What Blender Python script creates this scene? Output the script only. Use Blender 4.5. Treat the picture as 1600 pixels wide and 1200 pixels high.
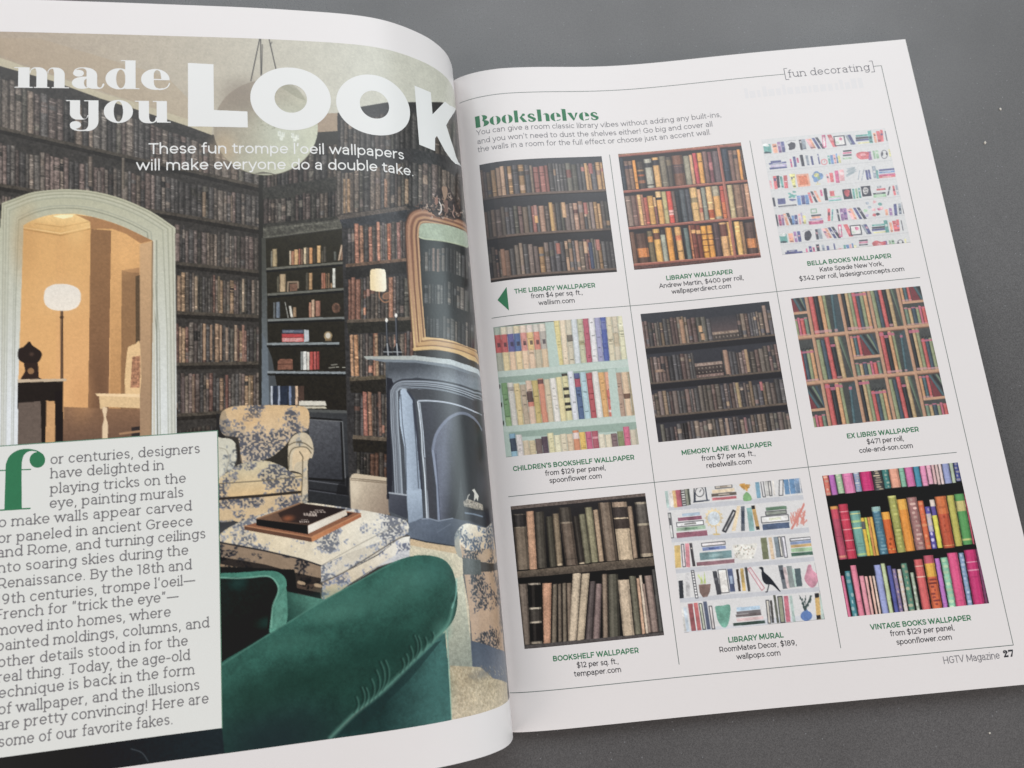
import bpy, math, random
import numpy as np

# ------------------------------------------------------------------ clean start
for o in list(bpy.data.objects):
    bpy.data.objects.remove(o)
scene = bpy.context.scene
COL = scene.collection
MM = 0.001
PH = 273.0                       # page height in millimetres

# ------------------------------------------------------------------ camera
# axes of the phone camera above the magazine (rows: right, down, forward) and its place in mm
CAM_R = np.array([[0.99506, -0.09675, -0.02211], [-0.09921, -0.97558, -0.19594], [-0.00262, 0.19717, -0.98037]])
CAM_P = np.array([21.293, 75.378, 288.942])
FPX = 1120.0                     # focal length over a 1600 px wide frame
cam_d = bpy.data.cameras.new('camera')
cam = bpy.data.objects.new('camera', cam_d)
COL.objects.link(cam)
import mathutils
_m = np.eye(4)
_m[:3, 0] = CAM_R[0]; _m[:3, 1] = -CAM_R[1]; _m[:3, 2] = -CAM_R[2]; _m[:3, 3] = CAM_P * MM
cam.matrix_world = mathutils.Matrix(_m.tolist())
cam_d.sensor_width = 36.0
cam_d.lens = 36.0 * FPX / 1600.0
cam_d.clip_start = 0.01
cam_d.clip_end = 50.0
cam_d.dof.use_dof = True
cam_d.dof.focus_distance = 0.285
cam_d.dof.aperture_fstop = 14.0
scene.camera = cam

# ------------------------------------------------------------------ room light
world = bpy.data.worlds.new('World')
scene.world = world
world.use_nodes = True
bg = world.node_tree.nodes['Background']
bg.inputs[0].default_value = (1.0, 0.95, 0.93, 1)
bg.inputs[1].default_value = 0.16

def area(name, loc, target, sx, sy, power, col):
    d = bpy.data.lights.new(name, 'AREA')
    d.shape = 'RECTANGLE'; d.size = sx; d.size_y = sy; d.energy = power; d.color = col
    o = bpy.data.objects.new(name, d); COL.objects.link(o)
    o.location = loc
    v = mathutils.Vector(target) - mathutils.Vector(loc)
    o.rotation_euler = v.to_track_quat('-Z', 'Y').to_euler()
    return o
area('window_light', (0.20, 1.38, 1.50), (0.05, 0.2, 0.0), 2.7, 1.0, 29.5, (0.90, 0.96, 1.0))
area('side_window_light', (1.9, 0.35, 0.62), (0.0, 0.14, 0.0), 1.2, 0.8, 14.0, (0.80, 0.93, 0.97))
area('room_light', (-1.55, -0.55, 1.25), (0.08, 0.12, 0.0), 1.3, 1.0, 13.0, (1.0, 0.90, 0.86))
area('front_fill_light', (0.75, -1.45, 1.05), (0.08, 0.12, 0.0), 1.4, 0.9, 15.0, (1.0, 0.90, 0.87))  # added fill from the front to brighten the gutter, not a real lamp

vs = scene.view_settings
vs.view_transform = 'Standard'; vs.look = 'None'; vs.exposure = 0.12; vs.gamma = 1.0
vs.use_curve_mapping = False

# ------------------------------------------------------------------ the curved sheets of paper
def spline(pts, n=900):
    p = np.array(pts, float)
    t = np.r_[0, np.cumsum(np.sqrt((np.diff(p, axis=0) ** 2).sum(1)))]
    # natural cubic spline through the points
    out = []
    tt = np.linspace(0, t[-1], n)
    h = np.diff(t); k = len(t)
    for c in range(2):
        y = p[:, c]
        A = np.eye(k); b = np.zeros(k)
        for i in range(1, k - 1):
            A[i, i - 1] = h[i - 1]; A[i, i] = 2 * (h[i - 1] + h[i]); A[i, i + 1] = h[i]
            b[i] = 6 * ((y[i + 1] - y[i]) / h[i] - (y[i] - y[i - 1]) / h[i - 1])
        M = np.linalg.solve(A, b)
        j = np.clip(np.searchsorted(t, tt, 'right') - 1, 0, k - 2)
        d0 = tt - t[j]; d1 = t[j + 1] - tt; hj = h[j]
        out.append(M[j] * d1 ** 3 / (6 * hj) + M[j + 1] * d0 ** 3 / (6 * hj) + (y[j] / hj - M[j] * hj / 6) * d1 + (y[j + 1] / hj - M[j + 1] * hj / 6) * d0)
    q = np.stack(out, 1)
    s = np.r_[0, np.cumsum(np.sqrt((np.diff(q, axis=0) ** 2).sum(1)))]
    return s, q

class Sheet:
    """A leaf of paper ruled between a bottom (y=0) and a top (y=PH) profile.
    Page coordinates: a = distance from the gutter to the right (negative on the left page), b = height, in mm."""
    def __init__(self, top, bot, width, side):
        self.side = side; self.width = width
        self.n = 1500
        self.U = np.linspace(0, width, self.n)
        self.prof = []
        for pts in (bot, top):
            s, q = spline(pts)
            self.prof.append(np.stack([np.interp(self.U, s, q[:, c]) for c in range(2)], 1))
    def _at(self, k, u):
        return np.stack([np.interp(u, self.U, self.prof[k][:, c]) for c in range(2)], -1)
    def pos(self, a, b, off=0.0):
        a = np.asarray(a, float); b = np.asarray(b, float)
        u = np.clip(a * self.side, 0, self.width); t = b / PH
        q = self._at(0, u) * (1 - t)[..., None] + self._at(1, u) * t[..., None]
        e = 0.5
        u1 = np.clip(u + e, 0, self.width); u0 = np.clip(u - e, 0, self.width)
        g = (self._at(0, u1) - self._at(0, u0)) * (1 - t)[..., None] + (self._at(1, u1) - self._at(1, u0)) * t[..., None]
        g /= np.maximum(np.sqrt((g ** 2).sum(-1)), 1e-9)[..., None]
        nx, nz = -g[..., 1] * self.side, g[..., 0] * self.side
        return np.stack([q[..., 0] + nx * off, b, q[..., 1] + nz * off], -1)
    def project(self, a, b):
        d = (self.pos(a, b) - CAM_P) @ CAM_R.T
        return np.stack([800 + FPX * d[..., 0] / d[..., 2], 600 + FPX * d[..., 1] / d[..., 2]], -1)
    def build_inverse(self, x0, x1, y0, y1, step=8):
        """table that turns measurements taken on the reference photo into places on the paper"""
        self.gx = np.arange(x0, x1 + step, step, dtype=float); self.gy = np.arange(y0, y1 + step, step, dtype=float)
        X, Y = np.meshgrid(self.gx, self.gy)
        T = np.stack([X.ravel(), Y.ravel()], 1)
        ua = np.linspace(1, self.width, 90) * self.side; vb = np.linspace(-15, PH + 15, 70)
        A, B = np.meshgrid(ua, vb); A = A.ravel(); B = B.ravel()
        P = self.project(A, B)
        # keep the face turned to the lens
        N = self.pos(A, B, 1.0) - self.pos(A, B)
        face = ((CAM_P - self.pos(A, B)) * N).sum(1) > 0
        A = A[face]; B = B[face]; P = P[face]
        best = np.empty(len(T), int)
        for i in range(0, len(T), 2000):
            d = ((T[i:i + 2000, None] - P[None]) ** 2).sum(2)
            best[i:i + 2000] = d.argmin(1)
        a = A[best].copy(); b = B[best].copy()
        for it in range(14):
            p = self.project(a, b); e = 0.05
            Ja = (self.project(a + e, b) - p) / e; Jb = (self.project(a, b + e) - p) / e
            r = T - p
            det = Ja[:, 0] * Jb[:, 1] - Ja[:, 1] * Jb[:, 0]
            det = np.where(np.abs(det) < 0.8, 0.8, det)
            da = (r[:, 0] * Jb[:, 1] - r[:, 1] * Jb[:, 0]) / det
            db = (Ja[:, 0] * r[:, 1] - Ja[:, 1] * r[:, 0]) / det
            a = a + np.clip(da, -4, 4) * 0.8; b = b + np.clip(db, -4, 4) * 0.8
            a = np.clip(a * self.side, 0.5, self.width) * self.side
            b = np.clip(b, -40, PH + 40)
        self.ia = a.reshape(X.shape); self.ib = b.reshape(X.shape)
    def mm(self, pts):
        p = np.asarray(pts, float).reshape(-1, 2)
        fx = np.clip((p[:, 0] - self.gx[0]) / (self.gx[1] - self.gx[0]), 0, len(self.gx) - 1.001)
        fy = np.clip((p[:, 1] - self.gy[0]) / (self.gy[1] - self.gy[0]), 0, len(self.gy) - 1.001)
        i = fx.astype(int); j = fy.astype(int); s = fx - i; t = fy - j
        out = []
        for G in (self.ia, self.ib):
            out.append(G[j, i] * (1 - s) * (1 - t) + G[j, i + 1] * s * (1 - t) + G[j + 1, i] * (1 - s) * t + G[j + 1, i + 1] * s * t)
        return np.stack(out, 1)

LEFT = Sheet(
    [(7.4, 2.0), (8.2, 8.5), (8.0, 15.5), (6.6, 21.8), (4.3, 26.7), (0.8, 31.8), (-4.3, 37), (-9.5, 41.2), (-15, 44.7), (-20.8, 47.4), (-31.9, 51.0),
     (-43.3, 53.9), (-60, 57.8), (-82, 62.3), (-103.7, 66.6), (-125, 70.7), (-143.7, 74.2), (-195, 82)],
    [(7.2, -4.2), (7.9, 1), (7.8, 6), (7.0, 10.6), (4.9, 15.6), (2.3, 19), (-0.7, 21.9), (-7.2, 26), (-15.7, 29.7), (-24, 32.2), (-33, 34.2),
     (-53.5, 37.4), (-73, 40.4), (-102.6, 44.4), (-118, 46.9), (-148, 52), (-200, 60)], 205.0, -1)
RIGHT = Sheet(
    [(7.4, 2.0), (9.3, 3.5), (11.6, 4.7), (15.8, 6.2), (22.9, 7.5), (28.6, 7.8), (34.3, 7.5), (48.4, 5.8), (62.8, 3.5), (80.3, 1.5), (100, 0.8), (120, 0.9), (149, 0.9), (178, 0.2), (214.5, -0.5)],
    [(7.2, -4.2), (9.5, -3.2), (14.8, -2.1), (22, -1.5), (35, -1.4), (56, -1.7), (99, -1.8), (128, -1.3), (157, -0.8), (198, -0.3), (214.5, 0)], 206.5, 1)
LEFT.build_inverse(-48, 840, -40, 1280)
RIGHT.build_inverse(688, 1660, 40, 1180)

# ------------------------------------------------------------------ printing: a canvas in page millimetres
def lin(c):
    c = np.clip(np.asarray(c, float), 0, 1)
    return np.where(c <= 0.04045, c / 12.92, ((c + 0.055) / 1.055) ** 2.4)
def smooth(pts, closed=True, n=7):
    p = np.asarray(pts, float); k = len(p); out = []
    rng = range(k if closed else k - 1)
    for i in rng:
        if closed: a, b, c, d = p[i - 1], p[i], p[(i + 1) % k], p[(i + 2) % k]
        else: a, b, c, d = p[max(i - 1, 0)], p[i], p[i + 1], p[min(i + 2, k - 1)]
        for t in np.linspace(0, 1, n, endpoint=False):
            out.append(0.5 * ((2 * b) + (c - a) * t + (2 * a - 5 * b + 4 * c - d) * t * t + (3 * b - a - 3 * c + d) * t ** 3))
    if not closed: out.append(p[-1])
    return np.array(out)
def dense(pts, closed=True, step=14.0):
    p = np.asarray(pts, float); out = []
    k = len(p)
    for i in range(k if closed else k - 1):
        a, b = p[i], p[(i + 1) % k]
        m = max(1, int(np.hypot(*(b - a)) / step))
        for t in range(m): out.append(a + (b - a) * t / m)
    if not closed: out.append(p[-1])
    return np.array(out)
def arcp(cx, cy, rx, ry, a0=0, a1=360, n=36):
    t = np.radians(np.linspace(a0, a1, n))
    return np.stack([cx + rx * np.cos(t), cy + ry * np.sin(t)], 1)
def field(h, w, cell, rs, octv=3):
    """smooth value noise, about -1..1"""
    out = np.zeros((h, w), np.float32); amp = 1.0; tot = 0
    for o in range(octv):
        c = max(cell / 2 ** o, 1.0)
        gh, gw = int(h / c) + 3, int(w / c) + 3
        g = rs.uniform(-1, 1, (gh, gw)).astype(np.float32)
        y = np.arange(h) / c; x = np.arange(w) / c
        j = y.astype(int); i = x.astype(int); t = (y - j)[:, None]; s = (x - i)[None]
        t = t * t * (3 - 2 * t); s = s * s * (3 - 2 * s)
        out += amp * (g[j][:, i] * (1 - s) * (1 - t) + g[j][:, i + 1] * s * (1 - t) + g[j + 1][:, i] * (1 - s) * t + g[j + 1][:, i + 1] * s * t)
        tot += amp; amp *= 0.55
    return out / tot

class Canvas:
    def __init__(s, a0, b0, a1, b1, res, tf=None, base=(0.5, 0.5, 0.5), seed=1, step=14.0):
        s.a0, s.b0, s.a1, s.b1, s.res = a0, b0, a1, b1, res     # left, bottom, right, top in mm; b runs up
        s.w = int(round((a1 - a0) * res)); s.h = int(round((b1 - b0) * res))
        s.w += s.w % 2; s.h += s.h % 2
        s.tf = tf; s.step = step
        s.img = np.empty((s.h, s.w, 3), np.float32); s.img[:] = base
        s.rs = np.random.RandomState(seed)
        s.fine = s.rs.normal(0, 1, (s.h, s.w)).astype(np.float32)
        s.grain = field(s.h, s.w, 5, s.rs, 2)
        s.mott = field(s.h, s.w, 26, s.rs, 3)
    def px(s, pts, closed=True):
        p = np.asarray(pts, float).reshape(-1, 2)
        if s.tf is not None: p = s.tf(dense(p, closed, s.step) if len(p) > 1 else p)
        return np.stack([(p[:, 0] - s.a0) * s.res, (s.b1 - p[:, 1]) * s.res], 1)
    def mask(s, pts):
        p = s.px(pts)
        x0 = max(int(p[:, 0].min()) - 1, 0); x1 = min(int(p[:, 0].max()) + 2, s.w)
        y0 = max(int(p[:, 1].min()) - 1, 0); y1 = min(int(p[:, 1].max()) + 2, s.h)
        if x1 <= x0 or y1 <= y0: return None
        X = np.arange(x0, x1) + 0.5; Y = np.arange(y0, y1) + 0.5
        m = np.zeros((y1 - y0, x1 - x0), bool)
        for i in range(len(p)):
            (xa, ya), (xb, yb) = p[i - 1], p[i]
            if ya == yb: continue
            lo, hi = (ya, yb) if ya < yb else (yb, ya)
            j0 = np.searchsorted(Y, lo); j1 = np.searchsorted(Y, hi)
            if j1 <= j0: continue
            xi = xa + (Y[j0:j1] - ya) * (xb - xa) / (yb - ya)
            m[j0:j1] ^= X[None] < xi[:, None]
        return m, slice(y0, y1), slice(x0, x1), X, Y
    def blend(s, M, col, g=None, noise=0.0, mott=0.0, alpha=1.0):
        if M is None: return
        m, sy, sx, X, Y = M
        if g is None: C = np.asarray(col, np.float32)[None, None]
        else:
            (p0, c0, p1, c1) = g
            q = s.px([p0, p1], False); q0, q1 = q[0], q[-1]
            d = q1 - q0; L = max((d ** 2).sum(), 1e-6)
            t = np.clip(((X[None] - q0[0]) * d[0] + (Y[:, None] - q0[1]) * d[1]) / L, 0, 1)[..., None]
            C = np.asarray(c0, np.float32) * (1 - t) + np.asarray(c1, np.float32) * t
        C = np.broadcast_to(C, m.shape + (3,)).astype(np.float32)
        if noise or mott:
            C = C * (1 + noise * (0.6 * s.grain[sy, sx] + 0.25 * s.fine[sy, sx]) + mott * s.mott[sy, sx])[..., None]
        a = (m * alpha)[..., None].astype(np.float32)
        v = s.img[sy, sx]
        s.img[sy, sx] = v * (1 - a) + C * a
    def poly(s, pts, col=None, g=None, noise=0.0, mott=0.0, alpha=1.0):
        s.blend(s.mask(pts), col, g, noise, mott, alpha)
    def line(s, pts, w, col, alpha=1.0, noise=0.0, soft=False):
        p = s.px(pts, False); r = w * s.res / 2
        x0 = max(int(p[:, 0].min() - r) - 1, 0); x1 = min(int(p[:, 0].max() + r) + 2, s.w)
        y0 = max(int(p[:, 1].min() - r) - 1, 0); y1 = min(int(p[:, 1].max() + r) + 2, s.h)
        if x1 <= x0 or y1 <= y0: return
        cov = np.zeros((y1 - y0, x1 - x0), np.float32)
        for i in range(len(p) - 1):
            (ax, ay), (bx, by) = p[i], p[i + 1]
            u0 = max(int(min(ax, bx) - r) - 1, x0); u1 = min(int(max(ax, bx) + r) + 2, x1)
            v0 = max(int(min(ay, by) - r) - 1, y0); v1 = min(int(max(ay, by) + r) + 2, y1)
            if u1 <= u0 or v1 <= v0: continue
            X = np.arange(u0, u1)[None] + 0.5; Y = np.arange(v0, v1)[:, None] + 0.5
            dx, dy = bx - ax, by - ay; L = dx * dx + dy * dy + 1e-9
            t = np.clip(((X - ax) * dx + (Y - ay) * dy) / L, 0, 1)
            d = np.hypot(X - ax - t * dx, Y - ay - t * dy)
            c = np.clip(0.5 + r - d, 0, 1) if not soft else np.clip(1 - d / r, 0, 1) ** 1.3
            k = (slice(v0 - y0, v1 - y0), slice(u0 - x0, u1 - x0))
            cov[k] = np.maximum(cov[k], c)
        s.blend((cov, slice(y0, y1), slice(x0, x1), None, None), col, None, noise, 0, alpha)
    def ell(s, cx, cy, rx, ry, col=None, a0=0, a1=360, **k):
        s.poly(arcp(cx, cy, rx, ry, a0, a1, 30), col, **k)
    def rect(s, x0, y0, x1, y1, col=None, **k):
        s.poly([(x0, y0), (x1, y0), (x1, y1), (x0, y1)], col, **k)
    def glow(s, cx, cy, rx, ry, col, alpha=0.5):
        """soft round patch of ink"""
        M = s.mask(arcp(cx, cy, rx, ry, 0, 360, 28))
        if M is None: return
        m, sy, sx, X, Y = M
        c = s.px([(cx, cy)], False)[0]; e = s.px([(cx + rx, cy), (cx, cy + ry)], False)
        q = s.px([(cx + rx, cy)], False)[0]; q2 = s.px([(cx, cy + ry)], False)[0]
        Rx = max(np.hypot(*(q - c)), 1); Ry = max(np.hypot(*(q2 - c)), 1)
        d = np.sqrt(((X[None] - c[0]) / Rx) ** 2 + ((Y[:, None] - c[1]) / Ry) ** 2)
        f = np.clip(1 - d, 0, 1); f = f * f * (3 - 2 * f)
        s.blend((f * m, sy, sx, X, Y), col, alpha=alpha)
    def toile(s, pts, base, ink, cell=2.6, thr=0.08, g=None, seed=3, mott=0.05):
        """printed floral cloth: pale ground with leafy blotches in a second ink"""
        M = s.mask(pts)
        if M is None: return
        m, sy, sx, X, Y = M
        s.blend(M, base, g, 0.05, mott)
        rs = np.random.RandomState(seed)
        h, w = m.shape
        n = field(h, w, cell * 1.7 * s.res, rs, 2); f = field(h, w, 1.3 * s.res, rs, 2); ff = field(h, w, 0.5 * s.res, rs, 1)
        v = 1.35 * n + 0.5 * f + 0.22 * ff
        k1 = np.clip((v - thr) * 9, 0, 1) * np.clip(0.62 + 0.9 * ff, 0.2, 1)
        s.blend((m * k1 * 0.8, sy, sx, X, Y), ink, None, 0.1)
        k2 = np.clip((v - thr - 0.3) * 9, 0, 1) * (ff > -0.1)
        s.blend((m * k2 * 0.65, sy, sx, X, Y), np.asarray(ink) * 0.6)
    def texture(s, pts, amp, amp2=0.0):
        M = s.mask(pts)
        if M is None: return
        m, sy, sx, X, Y = M
        f = field(m.shape[0], m.shape[1], 6, s.rs, 2) + .5 * field(m.shape[0], m.shape[1], 3, s.rs, 1)
        s.img[sy, sx] *= (1 + m * (amp * f + amp2 * s.mott[sy, sx]))[..., None]
    def tone(s, pts, sat, gain):
        M = s.mask(pts)
        if M is None: return
        m, sy, sx, X, Y = M
        v = s.img[sy, sx]; g = (v @ np.array([.3, .59, .11], np.float32))[..., None]
        s.img[sy, sx] = np.where(m[..., None], (g + (v - g) * sat) * np.asarray(gain, np.float32), v)
    def finish(s, sat=.8, lift=.0, con=1.0):
        s.img *= (1 + .022 * s.grain + .02 * s.fine)[..., None]
        g = s.img @ np.array([.3, .59, .11], np.float32)
        s.img = g[..., None] + (s.img - g[..., None]) * sat
        s.img = np.clip(lift + s.img * (1 - lift), 0, 1)
    def down(s):
        i = s.img
        return 0.25 * (i[0::2, 0::2] + i[1::2, 0::2] + i[0::2, 1::2] + i[1::2, 1::2])

# ------------------------------------------------------------------ mesh helpers
def mesh_from(name, V, F, mat, parent, smooth_=False, cols=None):
    """V (n,3) metres, F list of (m,k) index arrays"""
    me = bpy.data.meshes.new(name)
    V = np.asarray(V, np.float32)
    me.vertices.add(len(V)); me.vertices.foreach_set('co', V.ravel())
    nl = sum(f.size for f in F); npol = sum(len(f) for f in F)
    me.loops.add(nl); me.polygons.add(npol)
    me.loops.foreach_set('vertex_index', np.concatenate([f.ravel() for f in F]).astype(np.int32))
    ls = []; st = 0
    for f in F:
        ls.append(st + np.arange(len(f)) * f.shape[1]); st += f.size
    me.polygons.foreach_set('loop_start', np.concatenate(ls).astype(np.int32))
    me.polygons.foreach_set('use_smooth', np.full(npol, bool(smooth_)))
    me.update(calc_edges=True)
    if cols is not None:
        at = me.color_attributes.new('ink', 'FLOAT_COLOR', 'POINT')
        at.data.foreach_set('color', np.concatenate([cols, np.ones((len(cols), 1))], 1).astype(np.float32).ravel())
    me.materials.append(mat)
    o = bpy.data.objects.new(name, me); COL.objects.link(o)
    if parent is not None: o.parent = parent
    return o
def grid_faces(h, w):
    i = np.arange(h * w).reshape(h, w)
    return np.stack([i[:-1, :-1], i[1:, :-1], i[1:, 1:], i[:-1, 1:]], -1).reshape(-1, 4)
PAPER_ALB = 0.80                  # the bare stock
INK_GAIN = 0.96
def inkcol(c, floor=0.004):
    return np.clip(lin(c) * INK_GAIN - 0.006, floor, 0.86)
def print_picture(name, sheet, cv, mat, parent, off=0.03):
    im = cv.down(); h, w = im.shape[:2]
    A = np.linspace(cv.a0, cv.a1, w); B = np.linspace(cv.b1, cv.b0, h)
    AA, BB = np.meshgrid(A, B)
    V = sheet.pos(AA, BB, off).reshape(-1, 3) * MM
    return mesh_from(name, V, [grid_faces(h, w)], mat, parent, True, inkcol(im.reshape(-1, 3)))
def print_patch(name, sheet, a0, b0, a1, b1, mat, parent, off, na=None):
    na = na or max(2, int(abs(a1 - a0) / 0.6) + 2); nb = max(2, int(abs(b1 - b0) / 6) + 2)
    AA, BB = np.meshgrid(np.linspace(a0, a1, na), np.linspace(b1, b0, nb))
    return mesh_from(name, sheet.pos(AA, BB, off).reshape(-1, 3) * MM, [grid_faces(nb, na)], mat, parent, True)

class Ink:
    """coverage raster for lettering and rules; its 50% contour becomes a mesh lying on the paper"""
    def __init__(s, a0, b0, a1, b1, res):
        s.a0, s.b0, s.a1, s.b1, s.res = a0, b0, a1, b1, res
        s.w = int((a1 - a0) * res) + 2; s.h = int((b1 - b0) * res) + 2
        s.c = np.zeros((s.h, s.w), np.float32)
    def P(s, pts):
        p = np.asarray(pts, float).reshape(-1, 2)
        return np.stack([(p[:, 0] - s.a0) * s.res, (p[:, 1] - s.b0) * s.res], 1)
    def _box(s, p, r):
        x0 = max(int(p[:, 0].min() - r) - 1, 0); x1 = min(int(p[:, 0].max() + r) + 3, s.w)
        y0 = max(int(p[:, 1].min() - r) - 1, 0); y1 = min(int(p[:, 1].max() + r) + 3, s.h)
        if x1 <= x0 or y1 <= y0: return None
        X, Y = np.meshgrid(np.arange(x0, x1, dtype=float), np.arange(y0, y1, dtype=float))
        return slice(y0, y1), slice(x0, x1), X, Y
    def stroke(s, pts, wmm):
        p = s.P(pts); r = wmm * s.res / 2
        for i in range(len(p) - 1):
            k = s._box(p[i:i + 2], r)
            if k is None: continue
            sy, sx, X, Y = k
            (ax, ay), (bx, by) = p[i], p[i + 1]
            dx, dy = bx - ax, by - ay; L = dx * dx + dy * dy + 1e-9
            t = np.clip(((X - ax) * dx + (Y - ay) * dy) / L, 0, 1)
            d = np.hypot(X - ax - t * dx, Y - ay - t * dy)
            s.c[sy, sx] = np.maximum(s.c[sy, sx], np.clip(0.5 + r - d, 0, 1))
    def fill(s, pts, cut=None):
        p = s.P(pts)
        k = s._box(p, 1)
        if k is None: return
        sy, sx, X, Y = k
        def sd(p):
            D = np.full(X.shape, 1e9); ins = np.zeros(X.shape, bool)
            for i in range(len(p)):
                (ax, ay), (bx, by) = p[i - 1], p[i]
                dx, dy = bx - ax, by - ay; L = dx * dx + dy * dy + 1e-9
                t = np.clip(((X - ax) * dx + (Y - ay) * dy) / L, 0, 1)
                D = np.minimum(D, np.hypot(X - ax - t * dx, Y - ay - t * dy))
                if ay != by:
                    ins ^= ((ay > Y) != (by > Y)) & (X < ax + (Y - ay) * dx / (by - ay + 1e-12))
            return np.where(ins, D, -D)
        d = sd(p)
        if cut is not None: d = np.minimum(d, -sd(s.P(cut)))
        s.c[sy, sx] = np.maximum(s.c[sy, sx], np.clip(0.5 + d, 0, 1))
    def cut(s, pts):
        old = s.c.copy(); s.c[:] = 0; s.fill(pts); s.c = np.minimum(old, 1 - s.c)
    def contour(s):
        c = s.c
        a = c[:-1, :-1]; b = c[:-1, 1:]; d = c[1:, 1:]; e = c[1:, :-1]
        code = (a >= 0.5) * 1 + (b >= 0.5) * 2 + (d >= 0.5) * 4 + (e >= 0.5) * 8
        V = []; F = []; nv = 0
        off = np.array([[0, 0], [1, 0], [1, 1], [0, 1]], float)
        for k in range(1, 16):
            J, I = np.nonzero(code == k)
            if len(J) == 0: continue
            vals = np.stack([a[J, I], b[J, I], d[J, I], e[J, I]], 1)
            base = np.stack([I, J], 1).astype(float)
            pts = []
            for q in range(4):
                r = (q + 1) % 4
                qi = bool(k >> q & 1); ri = bool(k >> r & 1)
                if qi: pts.append(base + off[q])
                if qi != ri:
                    t = ((0.5 - vals[:, q]) / (vals[:, r] - vals[:, q]))[:, None]
                    pts.append(base + off[q] * (1 - t) + off[r] * t)
            P = np.stack(pts, 1); m = P.shape[1]
            V.append(P.reshape(-1, 2)); F.append(nv + np.arange(len(J) * m).reshape(-1, m)); nv += len(J) * m
        if not V: return None, None
        V = np.concatenate(V)
        return np.stack([s.a0 + V[:, 0] / s.res, s.b0 + V[:, 1] / s.res], 1), F
    def mesh(s, name, sheet, mat, parent, off):
        V, F = s.contour()
        if V is None: return None
        return mesh_from(name, sheet.pos(V[:, 0], V[:, 1], off) * MM, F, mat, parent, True)

# ------------------------------------------------------------------ a single-stroke alphabet (thin sans; optional slab serifs)
def _a(cx, cy, rx, ry, a0, a1, n=12): return [tuple(q) for q in arcp(cx, cy, rx, ry, a0, a1, n)]
G = {}
def glyph(ch, adv, paths, ser=()): G[ch] = (adv, [np.array(p, float) for p in paths], ser)
t, bb, ym = 0.49, 0.03, 0.26
ring = lambda cx, rx=0.225: _a(cx, ym, rx, 0.23, 0, 360, 22)
glyph('a', .53, [[(.07, .40)] + _a(.24, .335, .18, .155, 140, 0) + [(.42, .0)], [(.42, .29), (.22, .29)] + _a(.215, .16, .155, .13, 90, 270) + [(.26, .03)] + _a(.27, .16, .15, .13, 270, 350)], [(.42, .0, 1)])
glyph('b', .61, [[(.08, 0), (.08, .74)], ring(.315)], [(.08, .74, -1)])
glyph('c', .52, [_a(.29, ym, .23, .23, 42, 318, 18)])
glyph('d', .61, [[(.53, 0), (.53, .74)], ring(.295)], [(.53, .74, -1), (.53, 0, 1)])
glyph('e', .57, [[(.06, .26), (.52, .26)] + _a(.29, ym, .23, .23, 0, 318, 20)])
glyph('f', .33, [_a(.26, .60, .12, .13, 65, 180) + [(.14, .0)], [(.03, t), (.30, t)]], [(.14, 0, 0)])
glyph('g', .61, [ring(.295), [(.53, .51), (.53, .02)] + _a(.305, .02, .225, .19, 0, -140)], [(.53, .5, 1)])
glyph('h', .60, [[(.08, 0), (.08, .74)], _a(.295, .28, .215, .21, 180, 0) + [(.51, 0)]], [(.08, .74, -1), (.08, 0, 0), (.51, 0, 0)])
glyph('i', .17, [[(.085, 0), (.085, .5)], [(.085, .67), (.085, .69)]], [(.085, .5, -1), (.085, 0, 0)])
glyph('j', .18, [[(.10, .5), (.10, -.08)] + _a(0.0, -.08, .10, .09, 0, -80, 6), [(.10, .67), (.10, .69)]], [(.10, .5, -1)])
glyph('k', .51, [[(.08, 0), (.08, .74)], [(.08, .17), (.44, .5)], [(.21, .29), (.47, 0)]], [(.08, .74, -1), (.08, 0, 0), (.44, .5, 0), (.46, 0, 0)])
glyph('l', .17, [[(.085, 0), (.085, .74)]], [(.085, .74, -1), (.085, 0, 0)])
glyph('m', .92, [[(.08, 0), (.08, .5)], _a(.27, .30, .19, .19, 180, 0) + [(.46, 0)], _a(.65, .30, .19, .19, 180, 0) + [(.84, 0)]], [(.08, .5, -1), (.08, 0, 0), (.46, 0, 0), (.84, 0, 0)])
glyph('n', .60, [[(.08, 0), (.08, .5)], _a(.295, .28, .215, .21, 180, 0) + [(.51, 0)]], [(.08, .5, -1), (.08, 0, 0), (.51, 0, 0)])
glyph('o', .58, [ring(.29, .235)])
glyph('p', .61, [[(.08, .5), (.08, -.19)], ring(.315)], [(.08, .5, -1), (.08, -.19, 0)])
glyph('q', .61, [[(.53, .5), (.53, -.19)], ring(.295)], [(.53, -.19, 0)])
glyph('r', .37, [[(.08, 0), (.08, .5)], _a(.30, .25, .22, .24, 180, 85, 9)], [(.08, .5, -1), (.08, 0, 0)])
glyph('s', .46, [_a(.225, .378, .155, .112, 28, 270, 14) + _a(.235, .145, .165, .115, 90, -150, 14)])
glyph('t', .36, [[(.14, .63), (.14, .15)] + _a(.26, .15, .12, .12, 180, 300, 8), [(.03, t), (.32, t)]])
glyph('u', .60, [[(.08, .5), (.08, .24)] + _a(.295, .24, .215, .21, 180, 360) + [(.51, .24)], [(.51, .5), (.51, 0)]], [(.08, .5, -1), (.51, .5, -1), (.51, 0, 1)])
glyph('v', .52, [[(.03, .5), (.26, .02), (.49, .5)]], [(.03, .5, 0), (.49, .5, 0)])
glyph('w', .82, [[(.03, .5), (.225, .02), (.41, .48), (.595, .02), (.79, .5)]], [(.03, .5, 0), (.41, .5, 0), (.79, .5, 0)])
glyph('x', .50, [[(.04, .5), (.46, 0)], [(.46, .5), (.04, 0)]], [(.04, .5, 0), (.46, .5, 0), (.04, 0, 0), (.46, 0, 0)])
glyph('y', .52, [[(.03, .5), (.265, .01)], [(.49, .5), (.24, -.07)] + _a(.12, -.06, .13, .12, -10, -110, 7)], [(.03, .5, 0), (.49, .5, 0)])
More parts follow.
